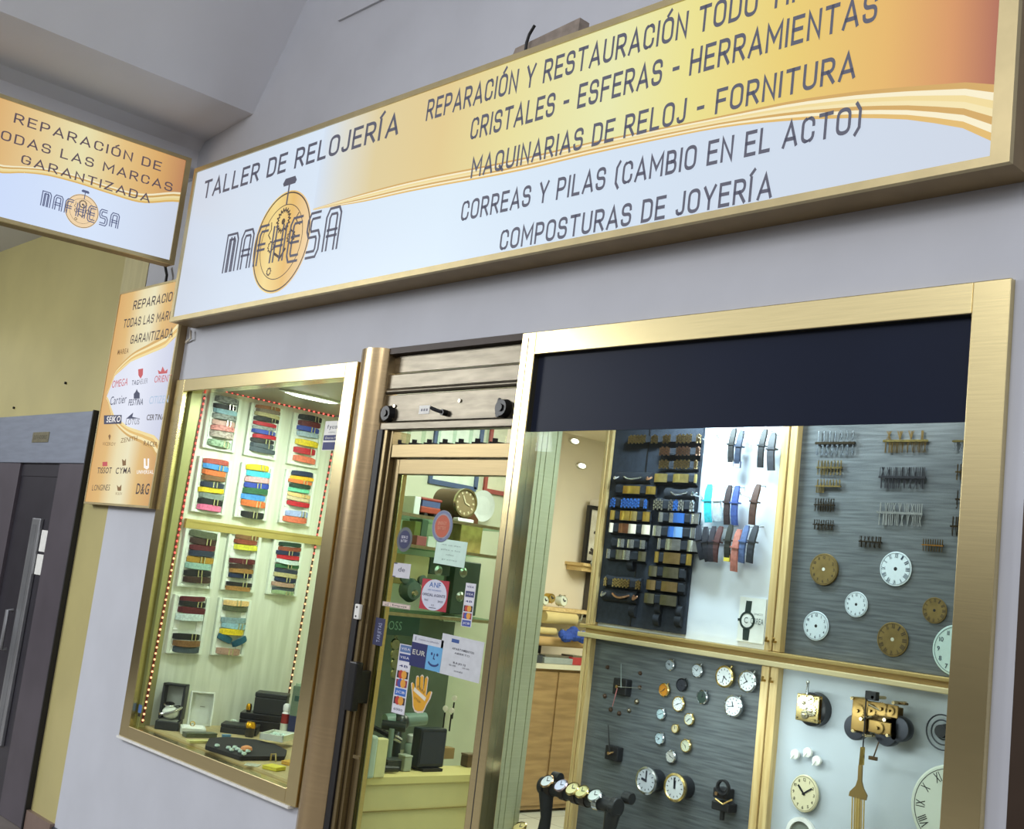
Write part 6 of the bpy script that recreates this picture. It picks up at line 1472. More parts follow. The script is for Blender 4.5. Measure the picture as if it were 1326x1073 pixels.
SB = [((301, 80), (285, 240), W2, C('black'), 'black leather strap with pale paper band, first from the left in the top row', paint((206, 196, 190))),
      ((334, 90), (312, 246), W2, C('ink'), 'dark blue strap with pale paper band, second from the left in the top row', paint((180, 186, 214))),
      ((432, 84), (408, 246), W2, (46, 46, 50), 'charcoal leather strap hanging tilted at the right of the top row', None),
      ((466, 100), (454, 258), W2 * 1.2, (66, 68, 76), 'wide grey leather strap, rightmost in the top row', None),
      ((197, 316), (190, 476), W2 * 1.2, (60, 196, 214), 'bright cyan leather strap in the middle row', None),
      ((236, 322), (232, 470), W2 * 1.3, (206, 222, 238), 'wide white leather strap beside the cyan one', None),
      ((283, 320), (268, 486), W2, (56, 44, 48), 'dark brown leather strap left of the bright blue one', None),
      ((314, 322), (300, 488), W2 * 1.1, (62, 84, 150), 'bright blue leather strap in the middle row', None),
      ((403, 316), (372, 486), W2 * 1.05, (88, 64, 58), 'brown tilted leather strap, rightmost in the middle row', None),
      ((150, 488), (166, 632), W2, (36, 40, 54), 'black stitched strap, leftmost in the bottom row', None),
      ((180, 495), (190, 640), W2 * 1.1, (34, 36, 48), 'black stitched strap, second from the left in the bottom row', None),
      ((215, 492), (204, 642), W2, (46, 44, 56), 'black strap with white stitching, third from the left in the bottom row', None),
      ((246, 492), (216, 642), W2, (84, 52, 54), 'dark wine leather strap, fourth from the left in the bottom row', None),
      ((288, 484), (270, 640), W2, (40, 42, 38), 'black strap with yellow bands in the bottom row', paint((214, 196, 70))),
      ((322, 505), (296, 682), W2 * 1.15, (176, 112, 100), 'long rose brown strap with holes in the bottom row', None),
      ((356, 488), (328, 646), W2, (84, 104, 150), 'steel blue leather strap, second from the right in the bottom row', None),
      ((394, 488), (362, 646), W2 * 1.1, (52, 56, 66), 'black leather strap with white edge, rightmost in the bottom row', None)]
for tp, bt, w, c_, lab, tip in SB:
    t = hang_strap(d6, tp, bt, w, leather(c_), lab, True, tip)
# CORREAS poster
(x0, z1), (x1, z0) = fb(*d6(333, 788), BY - 0.004), fb(*d6(430, 990), BY - 0.004)
x1 = xm - 0.052; x0 -= 0.012
t = thing('strap_poster', (x0, BY, z0), 'small white poster with a black wristwatch drawing below the leather straps', 'poster')
f = YF(BY).at(x0, z0); W, H = x1 - x0, z1 - z0
MB().obox(f, 0, W, 0, H, -0.001, 0.003).build('poster_sheet', paint((232, 236, 232)), t)
wf = f.at(W * 0.34, H * 0.48, 0.003)
b = MB(); b.ring(wf, W * 0.22, W * 0.29, 0.0, 0.001, 32); b.prism(wf, [(-W * .11, W * .27), (W * .11, W * .27), (W * .13, W * .62), (-W * .09, W * .62)], 0, 0.001); b.prism(wf, [(-W * .11, -W * .62), (W * .11, -W * .62), (W * .13, -W * .27), (-W * .13, -W * .27)], 0, 0.001)
b.obox(wf, -W * .36, -W * .28, -W * .04, W * .04, 0, 0.001); b.build('watch_drawing', paint((24, 44, 40)), t)
b = MB(); b.text(f.at(W * 0.25, H * 0.42, 0.004), 'C', H * 0.13, W * 0.14, 'L', 0.003); b.build('lettering', paint((40, 56, 54)), t); b = MB(); b.text(f.at(W * 0.50, H * 0.42, 0.004), 'ORREA', H * 0.13, W * 0.48, 'L', 0.003); b.build('lettering', paint((40, 56, 54)), t); b = MB(); b.text(f.at(W * 0.60, H * 0.62, 0.004), 'UNICO', H * 0.045, W * 0.34, 'L', 0.003); b.build('lettering', paint((40, 56, 54)), t)
# bare hooks at the top
for i, (cx, cy) in enumerate(((180, 130), (262, 130), (372, 128), (160, 370), (360, 370))):
    x, z = fb(*d6(cx, cy))
    o = MB().tube([(x, BY, z), (x, BY - 0.05, z + 0.002), (x, BY - 0.055, z + 0.012)], 0.0022, 6).build('display_hook', metal((196, 196, 196)))
    tag(o, ('bare wire hook on the white board near the navy board top', 'bare wire hook left of the black paper banded strap', 'bare wire hook right of the dark blue paper banded strap', 'bare wire hook left of the cyan strap', 'bare wire hook left of the brown tilted strap')[i], 'hook')

# ------------------------------------------------------------------ numeral sets on the grey board
ROM = ['I', 'II', 'III', 'IIII', 'V', 'VI', 'VII', 'VIII', 'IX', 'X', 'XI', 'XII']
def numerals(k, tl, br, m, top_, bot_, label, rail=0.5, rm=None, w0=(0, 1), w1=(0, 1)):
    (x0, z1), (x1, z0) = fb(*k(*tl), BY - 0.012), fb(*k(*br), BY - 0.012)
    W, H = x1 - x0, z1 - z0; f = YF(BY - 0.001).at(x0, z0)
    t = thing('numeral_set', (x0, BY, z0), label, 'clock numerals', 'numeral sets on the grey board')
    b = MB(); b.obox(f, 0, W, H * (rail - .05), H * (rail + .05), 0.002, 0.008); b.build('sprue_bar', rm or m, t)
    for row, (zb_, hh, rng_) in ((top_, (H * (rail + .05), H * (1 - rail - .05), w0)), (bot_, (0.0, H * (rail - .05), w1))):
        n = len(row)
        if not n: continue
        b = MB(); a = W * rng_[0]; ww = W * (rng_[1] - rng_[0]) / n
        for i, s in enumerate(row):
            g = f.at(a + ww * (i + .5), zb_)
            b.text(g, s, hh, ww * (0.8 if len(s) > 1 else 0.55 if s not in '1I' else 0.22), 'C', 0.006, bold=True)
            b.obox(g, -ww * .05, ww * .05, 0, hh, 0.002, 0.005)
        b.build('numerals', m, t)
    return t
Msv = metal((196, 200, 204), .25); Mgd = metal((176, 150, 92), .3); Mdk = metal((58, 50, 38), .4); Mblk = paint((20, 20, 30), .4); Mgr = metal((120, 126, 130), .35); Mbr = metal((100, 82, 50), .35)
numerals(f5, (190, 95), (450, 258), Msv, list('1111222'), list('03597284'), 'tarnished silver arabic numeral set at the upper left of the grey board', rm=Mdk)
numerals(f5, (655, 95), (950, 240), Mbr, ['X', 'V', 'V', 'I'], ['I', 'II', 'III', 'IV', 'V', 'VI', 'VII', 'IX'], 'gold railed roman numeral set, upper middle of the grey board', rail=0.54, rm=metal((236, 206, 120), .2))
numerals(f5, (1130, 100), (1290, 225), Msv, [], list('3223'), 'gold railed arabic numeral set at the upper right corner of the grey board', rail=0.5, rm=metal((236, 206, 120), .2))
numerals(f5, (195, 295), (365, 395), Mgd, ROM[9:12] + list('56789'), ROM[9:12] + list('12345'), 'pale gold numeral set, second from the top at the left of the grey board')
numerals(f5, (190, 425), (355, 520), Mgd, list('12346789'), list('101112'), 'small gold numeral set, third from the top at the left of the grey board', w1=(0, .35))
numerals(f5, (178, 555), (312, 648), Mdk, ROM[8:12] + list('4567'), ROM[8:12] + list('1234'), 'dark bronze numeral set, fourth from the top at the left of the grey board')
numerals(f5, (170, 700), (308, 775), Mdk, list('123456789'), list('123456'), 'dark bronze numeral set, lowest at the left of the grey board')
numerals(f5, (625, 340), (935, 490), Mblk, ['IX', 'XI', 'VIII', 'VII', 'XII', 'VI', 'III'], ['I', 'II', 'III', 'IV', 'V', 'X', 'XI', 'VII'], 'black roman numeral set in the middle of the grey board', rail=0.52)
numerals(f5, (612, 585), (915, 750), Msv, ['I', 'VI', 'IX', 'V', 'VIII', 'XI', 'III'], ['I', 'II', 'III', 'VIII', 'X', 'V', 'XII', 'IX'], 'shiny silver roman numeral set in the middle of the grey board', rail=0.56)
numerals(f5, (485, 812), (635, 898), Mdk, ['IX', 'X', 'XI', 'XII', 'I', 'II'], ['III', 'IV', 'V', 'VI', 'VII'], 'small dark bronze roman numeral set above the white roman dial')
numerals(f5, (918, 832), (1060, 925), Mbr, list('IIIIIIIII'), list('VXVXVXVX'), 'small bronze comb like numeral set above the small bronze dial', rm=metal((170, 120, 60), .35))
numerals(f5, (1150, 320), (1265, 430), Mbr, list('12345'), list('67890'), 'dull bronze numeral set at the right edge, second from the top')
numerals(f5, (1150, 500), (1245, 628), Mdk, list('1234'), list('5678'), 'dull dark numeral set at the right edge, third from the top')
numerals(f5, (1115, 680), (1235, 820), Mdk, ['I', 'II', 'III', 'IV'], ['V', 'VI', 'VII', 'X'], 'dull dark roman numeral set at the right edge, lowest')

# ------------------------------------------------------------------ clock dials
def dial(k, c_, top_, base_m, num_m, label, roman=False, y=BY, hole=True, sx=1.0, count=12, ink=None, rim=None, hands=None, track=True, depth=0.002, nh=0.17):
    px, py = k(*c_); x, z = fb(px, py, y); R = abs(fb(*k(*top_), y)[1] - z)
    f = YF(y - 0.0005).at(x, z)
    t = thing('clock_dial', (x, y, z - R), label, 'clock dial', 'clock dials on the boards')
    b = MB()
    if hole: b.lathe(f, [(R * .10, depth), (R * .98, depth), (R, 0.0), (R * .10, 0.0), (R * .10, depth)], 40, sx=sx, cap=False)
    else: b.lathe(f, [(R, 0), (R, depth * .6), (R * .96, depth), (0.0005, depth)], 40, sx=sx)
    b.build('dial_plate', base_m, t)
    if hole: MB().lathe(f, [(R * .11, depth + .0002), (R * .06, depth + .0004)], 16).build('centre_hole', M_dark if rim is None else rim, t)
    b = MB()
    for i in range(12):
        a = math.pi / 2 - (i + 1) * math.pi / 6; s = ROM[i] if roman else str(i + 1)
        r_ = R * 0.74; g = f.at(r_ * math.cos(a) * sx, r_ * math.sin(a))
        if roman:
            g = g.rot(a - math.pi / 2); b.text(g.at(0, -R * nh / 2), s, R * nh * 1.2, R * (0.06 + 0.045 * len(s)), 'C', depth + .0006, bold=True)
        else: b.text(g.at(0, -R * nh / 2), s, R * nh, None, 'C', depth + .0006, bold=True)
    if track: b.ring(f, R * .90, R * .915, depth, depth + .0006, 40, sx=sx)
    b.build('hour_numerals', num_m, t)
    if hands:
        b = MB()
        for ang, ln, w in hands: b.obox(f.rot(ang), -w, w, -R * .1, R * ln, depth + .001, depth + .002)
        b.lathe(f, [(R * .07, depth), (R * .05, depth + .003)], 12); b.build('hands', M_dark, t)
    return t, f, R
M_enam = mat('white_enamel', (214, 228, 236), 0.35, var=0.02); M_brass = mat('aged_brass_dial', (128, 108, 62), 0.4, 0.3, var=0.16, scale=25); M_engr = paint((62, 50, 34), .6); M_inkd = paint((40, 58, 80), .5); M_ivory = mat('ivory_dial', (214, 206, 170), 0.4, var=0.03)
dial(d7, (202, 617), (202, 555), M_brass, M_engr, 'aged brass clock dial at the left of the grey board', hole=True, rim=paint((220, 220, 210)), depth=0.006)
dial(d7, (477, 615), (477, 548), M_enam, M_inkd, 'white enamel dial with roman numerals in the middle of the grey board', roman=True, nh=.2)
dial(d7, (325, 752), (325, 702), M_enam, M_inkd, 'small white arabic dial below and between the brass and roman dials')
dial(d7, (170, 835), (170, 778), M_enam, M_inkd, 'white arabic dial at the lower left of the grey board')
dial(d7, (627, 775), (627, 724), M_brass, M_engr, 'small aged brass dial at the right of the grey board', roman=True, nh=.22)
dial(d7, (465, 887), (465, 820), M_brass, M_engr, 'aged brass roman dial at the bottom of the grey board', roman=True, rim=paint((200, 200, 180)), nh=.22)
dial(d7, (712, 930), (712, 830), mat('pale_mint_dial', (196, 220, 216), 0.35, var=0.02), M_inkd, 'large pale dial half hidden by the right window frame on the grey board', roman=False)

# ------------------------------------------------------------------ lower left board: watch heads and movements
def head(c_, top_, rim_m, face_m, label, hands=None, depth=0.012, marks=True, k=e1, crown=True):
    y = BY - depth
    px, py = k(*c_); x, z = fb(px, py, y); R = abs(fb(*k(*top_), y)[1] - z)
    f = YF(BY + 0.001).at(x, z)
    t = thing('small_watch', (x, BY, z - R), label, 'watch head', 'watch and clock heads on the lower grey board')
    if depth > .03: MB().lathe(f, [(R * .80, 0.0), (R * .80, depth * .72)], 30).build('drum', M_blkr, t, smooth=True)
    d0 = depth * .72 if depth > .03 else 0.0
    MB().lathe(f, [(R * .86, d0), (R * .94, d0 + (depth - d0) * .5), (R, d0 + (depth - d0) * .6), (R, depth), (R * .86, depth + .003), (R * .80, depth)], 30, cap=False).build('case', rim_m, t, smooth=True)
    MB().lathe(f, [(R * .86, depth * .85), (R * .84, depth + .0005), (0.0004, depth + .0005)], 30).build('face', face_m, t)
    if crown:
        MB().cyl(f(R * .5, R * .82, depth * .6), f(R * .66, R * 1.08, depth * .6), R * .09, n=8).build('crown', rim_m, t)
    b = MB()
    for i in range(12):
        g = f.rot(-i * math.pi / 6); b.obox(g, -R * .03, R * .03, R * .58, R * .72, depth + .0006, depth + .0012)
    hands = hands or [(rng.uniform(-3, 3), .6, R * .03), (rng.uniform(-3, 3), .42, R * .04)]
    for ang, ln, w in hands: b.obox(f.rot(ang), -w, w, -R * .08, R * ln, depth + .0012, depth + .002)
    b.lathe(f, [(R * .08, depth + .001), (R * .06, depth + .003)], 10)
    b.build('hands_and_marks', M_ink if face_m not in (MATS.get('x'),) else M_white, t)
M_chr = metal((206, 210, 214), .2); M_gdr = metal((222, 198, 134), .25); M_blkr = paint((26, 28, 34), .3); M_wface = paint((222, 228, 232), .3)
head((472, 135), (472, 102), M_chr, paint((150, 160, 168), .3), 'small silver watch head at the top of the lower grey board')
head((627, 168), (627, 128), M_chr, paint((186, 196, 204), .3), 'silver grey watch head right of the topmost small one')
head((783, 202), (783, 138), M_gdr, M_wface, 'gold rimmed white clock head, left of the trio at the upper right', depth=.02)
head((914, 230), (914, 166), M_chr, M_wface, 'silver rimmed white clock head, right of the trio at the upper right', depth=.02)
head((834, 371), (834, 306), M_chr, M_wface, 'silver rimmed white clock head, lowest of the trio at the upper right', depth=.02)
head((538, 249), (538, 210), M_blkr, paint((34, 36, 46), .3), 'black faced watch head in the upper middle')
head((438, 278), (438, 238), M_gdr, paint((188, 124, 36), .3), 'amber faced watch head with gold rim')
head((520, 358), (520, 313), M_gdr, M_wface, 'gold rimmed white watch head below the black one')
head((656, 319), (656, 278), M_chr, paint((28, 52, 40), .3), 'dark green faced watch head')
head((420, 416), (420, 383), M_chr, paint((180, 206, 214), .3), 'small pale blue watch head left of the gold rimmed white one')
head((581, 446), (581, 410), M_gdr, paint((200, 206, 196), .3), 'small watch head with crown right below the gold rimmed white one')
head((502, 499), (502, 472), M_gdr, paint((206, 196, 160), .3), 'tiny gold watch head in the centre')
head((413, 556), (413, 520), M_chr, paint((186, 206, 216), .3), 'silver blue watch head left of the lower gold one')
head((562, 597), (562, 558), M_gdr, paint((206, 210, 184), .3), 'gold watch head with pale face, lower middle')
head((477, 659), (477, 620), M_chr, paint((190, 190, 184), .3), 'silver watch head above the pair of large clock heads')
head((337, 797), (337, 715), M_chr, paint((196, 202, 212), .3), 'large silver clock head reading nine, left of the bottom pair', [(0, .72, .003), (1.35, .45, .004)], depth=.06, crown=False)
head((500, 836), (500, 752), M_gdr, paint((206, 210, 214), .3), 'large gold rimmed clock head reading twelve, right of the bottom pair', [(0.1, .7, .003), (0.0, .5, .004)], depth=.06, crown=False)
def movement(c0, c1, label, m=M_dark, hand=None, extra=None, depth=.03, k=e1):
    (x0, z1), (x1, z0) = fb(*k(*c0), BY - depth), fb(*k(*c1), BY - depth)
    t = thing('quartz_movement', (x0, BY, z0), label, 'clock movement', 'quartz movements on the boards')
    x1 -= depth * .62
    MB().box(x0, x1, BY - depth, BY + .001, z0, z1).build('movement_case', m, t, bevel=.004)
    xc, zc = (x0 + x1) / 2, (z0 + z1) / 2
    MB().cyl((xc, BY - depth, zc), (xc, BY - depth - .015, zc), .006, n=10).build('spindle', metal((210, 170, 130), .25), t)
    if hand:
        for (a_, e_, w, m_) in hand:
            p, q = fb(*k(*a_), BY - depth - .012), fb(*k(*e_), BY - depth - .012)
            MB().cyl((p[0], BY - depth - .012, p[1]), (q[0], BY - depth - .012, q[1]), w, w * .5, 6).build('clock_hand', m_, t)
    return t
movement((152, 205), (242, 320), 'dark quartz movement with thin red hands at the upper left of the lower grey board', hand=[((195, 265), (195, 130), .002, paint((120, 130, 126))), ((175, 262), (145, 375), .002, paint((176, 110, 110))), ((180, 260), (315, 268), .0015, paint((120, 120, 110)))])
movement((106, 590), (193, 697), 'dark quartz movement with one upright black hand at the left of the lower grey board', hand=[((130, 640), (122, 478), .003, M_dark), ((130, 640), (152, 632), .004, metal((220, 190, 160), .2))])
t = movement((722, 830), (832, 920), 'black chiming movement at the lower right of the lower grey board', depth=.05)
(x0, z1), (x1, z0) = fb(*e1(712, 905), BY - .045), fb(*e1(808, 985), BY - .045)
MB().box(x0, x1, BY - .045, BY + .001, z0, z1).build('lower_case', M_dark, t, bevel=.004)
p = fb(*e1(785, 835), BY - .05); MB().ring(YF(BY - .05).at(*p), .018, .024, 0, .012, 24).build('case_ring', M_dark, t)
p = fb(*e1(762, 1000), BY - .04); MB().cyl((p[0], BY - .03, p[1] - .012), (p[0], BY - .03, p[1] + .02), .008, n=10).build('adjuster', M_dark, t)
p, q = fb(*e1(735, 900), BY - .055), fb(*e1(830, 905), BY - .055)
MB().tube([(p[0], BY - .055, p[1]), ((p[0] + q[0]) / 2, BY - .058, p[1] - .01), (q[0], BY - .055, q[1])], .003, 6).build('brass_chain', metal((200, 170, 110)), t)
for i, (cx, cy, r_) in enumerate(((285, 345, .011), (242, 395, .009), (305, 183, .008), (303, 263, .008), (118, 148, .008), (103, 313, .009), (137, 390, .009), (185, 412, .009))):  # two pale movement nuts, then six small brown spots
    x, z = fb(*e1(cx, cy))
    o = MB().lathe(YF(BY + .001).at(x, z), [(r_, 0), (r_ * .8, .006), (r_ * .3, .010), (0.0003, .010)], 6).build('hex_piece', metal((150, 140, 120), .35) if i < 2 else mat('brown_spot', (84, 64, 50), .6, .4))
    tag(o, ('pale hexagonal movement nut right below the red handed movement', 'small pale movement nut, lower left of the hexagonal one', 'small brown spot above right of the red handed movement', 'small brown spot at the tip of the thin horizontal hand', 'small brown spot at the far upper left of the lower grey board', 'small brown spot left of the red handed movement', 'small brown spot at the tip of the red hand', 'small brown spot below the red handed movement')[i], 'nut')

# ------------------------------------------------------------------ lower right board: clock works
def fe(cx, cy, y=BY): return fb(*e2(cx, cy), y)
# alarm clock movement
x, z = fe(303, 290, BY - .03); R = abs(fe(303, 195, BY - .03)[1] - z)
t = thing('alarm_movement', (x, BY, z - R), 'brass alarm clock movement on a black disc at the upper left of the pale board', 'clock movement')
MB().lathe(YF(BY).at(x, z), [(R, -.001), (R, .03), (R * .9, .034), (0.001, .034)], 32).build('backing_disc', paint((28, 28, 32), .4), t, smooth=True)
x0, z1 = fe(222, 200, BY - .06); x1, z0 = fe(332, 372, BY - .06)
MB().box(x0, x1, BY - .058, BY - .052, z0, z1).build('front_plate', metal((176, 156, 104), .25), t, bevel=.002)
MB().box(x0 + .004, x1 - .004, BY - .036, BY - .033, z0, z1).build('rear_plate', metal((180, 150, 90), .3), t)
b = MB()
for a_, c_ in ((.1, .1), (.9, .1), (.1, .9), (.9, .9)): b.cyl((x0 + (x1 - x0) * a_, BY - .058, z0 + (z1 - z0) * c_), (x0 + (x1 - x0) * a_, BY - .033, z0 + (z1 - z0) * c_), .003, n=8)
b.build('pillars', metal((220, 200, 150), .2), t)
gf = YF(BY - .0585)
b = MB()
for cx, cy, r_ in ((262, 255, .022), (300, 300, .018), (265, 320, .014), (300, 235, .012)):
    g = fe(cx, cy, BY - .06); gear(b, gf, g[0], g[1], r_, 14, .001, .003, 0, .3); b.lathe(gf.at(*g), [(r_ * .3, .001), (r_ * .25, .008), (.0005, .009)], 10)
b.build('gears', metal((232, 222, 190), .15), t)
g = fe(282, 165, BY - .05); b = MB(); b.cyl((g[0], BY - .05, g[1] + .012), (g[0], BY - .05, g[1] - .03), .004, n=8); b.sphere((g[0], BY - .05, g[1] + .012), .006, 8); b.obox(YF(BY - .05).at(g[0], g[1] - .02), -.025, .025, -.02, -.008, 0, .006); b.build('winding_stem', M_chr, t)
# three white knobs
for i, (cx, cy) in enumerate(((215, 540), (285, 530), (335, 576))):
    x, z = fe(cx, cy, BY - .015)
    t = thing('clock_button', (x, BY, z), ('left', 'upper middle', 'right')[i] + ' one of three small white knobs below the alarm movement', 'knob', 'white knobs on the pale board')
    MB().lathe(YF(BY).at(x, z), [(.007, -.001), (.007, .012), (.015, .014), (.014, .022), (.006, .024), (.001, .024)], 14).build('knob', M_white, t, smooth=True)
    MB().cyl((x, BY - .024, z), (x - .008, BY - .026, z - .014), .003, n=6).build('knob_stem', M_white, t)
dial(e2, (268, 757), (268, 652), M_ivory, paint((52, 46, 40)), 'cream oval clock face with black hands on the pale board', sx=.88, hole=False, hands=[(0.75, .55, .003), (-0.95, .62, .0025)], depth=.008, y=BY - .01, nh=.16)
# ring at the bottom
x, z = fe(240, 985, BY - .01)
t = thing('bezel_ring', (x, BY, z), 'white bezel ring with grey centre at the bottom of the pale board', 'bezel')
MB().ring(YF(BY).at(x, z), .038, .05, -.001, .012, 32).build('ring', M_white, t); MB().lathe(YF(BY).at(x, z), [(.039, -.001), (.039, .004)], 32).build('ring_centre', paint((120, 128, 120)), t)
# big brass movement
t = thing('wall_clock_movement', (fe(640, 330)[0], BY, fe(640, 480)[1]), 'large brass wall clock movement with winding drums in the middle of the pale board', 'clock movement')
Mb = mat('dull_brass_plate', (126, 100, 54), .35, .8, var=.15, scale=25)
def plate(c0, c1, y0, y1, name, m=Mb):
    (x0, z1), (x1, z0) = fe(*c0, y0), fe(*c1, y0); MB().box(min(x0, x1), max(x0, x1), y0, y1, min(z0, z1), max(z0, z1)).build(name, m, t, bevel=.002)
plate((532, 222), (600, 420), BY - .085, BY - .081, 'front_plate'); plate((600, 240), (780, 345), BY - .085, BY - .081, 'front_plate'); plate((620, 345), (740, 440), BY - .085, BY - .081, 'front_plate')
plate((535, 235), (770, 440), BY - .062, BY - .058, 'middle_plate', mat('dark_brass_plate', (96, 76, 42), .4, .7, var=.2, scale=40)); plate((560, 240), (800, 440), BY - .03, BY - .026, 'rear_plate', mat('dark_brass_plate', (96, 76, 42), .4, .7)); plate((600, 186), (658, 245), BY - .095, BY - .075, 'suspension_block', M_dark)
plate((770, 248), (822, 270), BY - .07, BY - .05, 'strike_arm', metal((110, 90, 60), .4))
for cx, cy in ((552, 392), (725, 425), (790, 400)):
    x, z = fe(cx, cy, BY - .05); MB().lathe(YF(BY - .03).at(x, z), [(.034, 0), (.036, .008), (.036, .028), (.033, .032), (.0005, .032)], 26).build('spring_drum', mat('blued_drum', (44, 46, 54), .35, .5), t, smooth=True)
b = MB()
for cx, cy, r_ in ((570, 300, .020), (640, 300, .016), (700, 290, .020), (680, 395, .018), (745, 300, .014)):
    g = fe(cx, cy, BY - .08); gear(b, YF(BY - .075), g[0], g[1], r_, 18, .012, .015, 0, .25); b.lathe(YF(BY - .075).at(*g), [(r_ * .3, .012), (r_ * .2, .022), (.0005, .022)], 10)
b.build('gears', metal((124, 100, 58), .3), t)
b = MB()
for cx, cy in ((540, 230), (545, 410), (770, 255), (735, 435), (610, 435), (655, 225), (720, 350), (590, 345)):
    x, z = fe(cx, cy, BY - .08); b.cyl((x, BY - .095, z), (x, BY - .025, z), .005, n=8)
b.build('pillars', metal((222, 200, 150), .25), t)
p, q = fe(620, 265, BY - .09), fe(685, 298, BY - .09); b = MB(); b.cyl((p[0], BY - .09, p[1]), (q[0], BY - .09, q[1]), .003, n=6)
p, q = fe(580, 345, BY - .09), fe(640, 330, BY - .09); b.cyl((p[0], BY - .09, p[1]), (q[0], BY - .09, q[1]), .003, n=6)
p, q = fe(590, 435, BY - .09), fe(640, 438, BY - .09); b.cyl((p[0], BY - .09, p[1]), (q[0], BY - .09, q[1]), .003, n=6); b.build('levers', metal((226, 214, 180), .2), t)
p, q = fe(690, 480, BY - .06), fe(645, 560, BY - .06); b = MB(); b.cyl((p[0], BY - .06, p[1] + .03), (q[0], BY - .06, q[1]), .002, n=6); b.obox(YF(BY - .06).at(*q), -.012, .012, -.006, .004, -.004, .006); b.build('chime_hammer', metal((110, 90, 70), .4), t)
# lyre pendulum
p0, p1 = fe(606, 230, BY - .095), fe(588, 505, BY - .095)
t = thing('pendulum', (p1[0], BY - .09, fe(560, 1000)[1]), 'brass lyre pendulum hanging below the large brass movement', 'pendulum')
MB().cyl((p0[0], BY - .095, p0[1]), (p1[0], BY - .095, p1[1]), .002, n=6).build('suspension_rod', M_dark, t)
def pe(pts): return [fe(*q, BY - .095) for q in pts]
MB().prism(YF(BY - .095), list(reversed(pe([(578, 500), (597, 500), (592, 600), (568, 600)]))), -.003, .004).build('upper_bar', metal((206, 176, 100), .25), t)
MB().prism(YF(BY - .095), list(reversed(pe([(566, 600), (586, 600), (582, 690), (592, 730), (612, 768), (606, 795), (512, 770), (518, 745), (550, 715), (562, 680)]))), -.003, .004).build('lyre_shoulder', mat('lyre_shoulder_brass', (150, 124, 74), .4, .6, var=.1), t)
for i in range(6):
    a_, c_ = fe(530 + 13 * i, 775, BY - .095), fe(522 + 13 * i, 1060, BY - .095)
    MB().cyl((a_[0], BY - .095, a_[1]), (c_[0], BY - .095, c_[1]), .0021 if i not in (2, 3) else .0042, n=8).build('lyre_rod', mat('lyre_brass', (206, 178, 110), .35, .5, var=.06), t)
# coil gong
x, z = fe(1030, 412, BY - .02)
t = thing('coil_gong', (x, BY, z), 'dark spiral coil gong at the right of the pale board', 'gong')
b = MB(); N = 80
rz = abs(fe(1050, 305, BY - .02)[1] - z); pts = []
for i in range(N):
    a_ = 2 * math.pi * 2.6 * i / N; r_ = .016 + (rz - .016) * (i / N)
    pts.append((x + r_ * math.cos(a_ + 2.0), BY - .02, z + r_ * math.sin(a_ + 2.0)))
b.tube(pts, .0022, 6); b.build('coil', mat('gong_steel', (72, 76, 84), .35, .6), t, smooth=True)
MB().cyl((x, BY + .001, z), (x, BY - .035, z), .020, .017, 16).build('gong_post', M_dark, t)
# large roman dial cut by the frame
cx_, cy_ = 1085, 850
dial(e2, (cx_, cy_), (1085, 598), mat('cream_roman_dial', (208, 216, 204), .35, var=.02), paint((44, 44, 44)), 'large cream roman dial half hidden by the right window frame on the pale board', roman=True, hole=False, depth=.006, y=BY - .01, nh=.18)

# ------------------------------------------------------------------ watch stand in the foreground of the right window
h1 = crop(640, 940, 0.14329)
WY = 0.17
def fw(cx, cy, y=WY): p = FY(*h1(cx, cy), y); return Vector((p.x, y, p.z))
P, Q = fw(455, 555), fw(1100, 715); r_ = (fw(1040, 640) - fw(1040, 780)).length / 2 * 1.12
zc = (P.z + Q.z) / 2 + 0.0
P.z = Q.z = zc
M_stand = mat('black_leatherette', (30, 32, 36), .5, var=.15, scale=60, bump=.05)
ws = thing('watch_stand', ((P.x + Q.x) / 2, WY, zbot_), 'black bar watch stand in front of the boards, holding five watches', 'watch stand')
MB().cyl(P, Q, r_ * .88, n=24).build('holding_bar', M_stand, ws, smooth=True)
for e_, s_ in ((P, -1), (Q, 1)):
    MB().cyl(e_ - Vector((.012, 0, 0)), e_ + Vector((.012, 0, 0)), r_ * 1.15, n=24).build('end_cap', M_stand, ws, bevel=.004)
    MB().tube([e_ + Vector((-s_ * .01, 0, -r_ * .6)), e_ + Vector((-s_ * .022, 0, -.10)), e_ + Vector((-s_ * .012, 0, -.2)), Vector((e_.x, WY, zbot_ + .01))], [r_ * 1.0, r_ * .7, r_ * .9, r_ * 1.0], 14).build('stand_leg', M_stand, ws, smooth=True)
    MB().cyl(e_ + Vector((-.010, .05, .028)), e_ + Vector((.022, .05, .028)), r_ * .7, n=18).build('rear_knob', M_stand, ws, smooth=True)
MB().box(P.x - .03, Q.x + .03, WY - .05, WY + .13, zbot_ + .0005, zbot_ + .012).build('stand_base', M_stand, ws, bevel=.003)
L = Q - P
wt = [(.10, metal((216, 180, 140), .25), M_wface, 'pale dialled wristwatch with rose rim, first from the left on the black stand'), (.30, metal((206, 180, 190), .25), paint((214, 216, 240), .3), 'white dialled wristwatch, second from the left on the black stand'),
      (.465, M_gdr, paint((222, 212, 160), .3), 'gold wristwatch, third from the left on the black stand'), (.60, M_gdr, paint((214, 208, 150), .3), 'gold wristwatch with strap, fourth from the left on the black stand'), (.775, M_chr, paint((206, 214, 212), .3), 'silver wristwatch, rightmost on the black stand')]
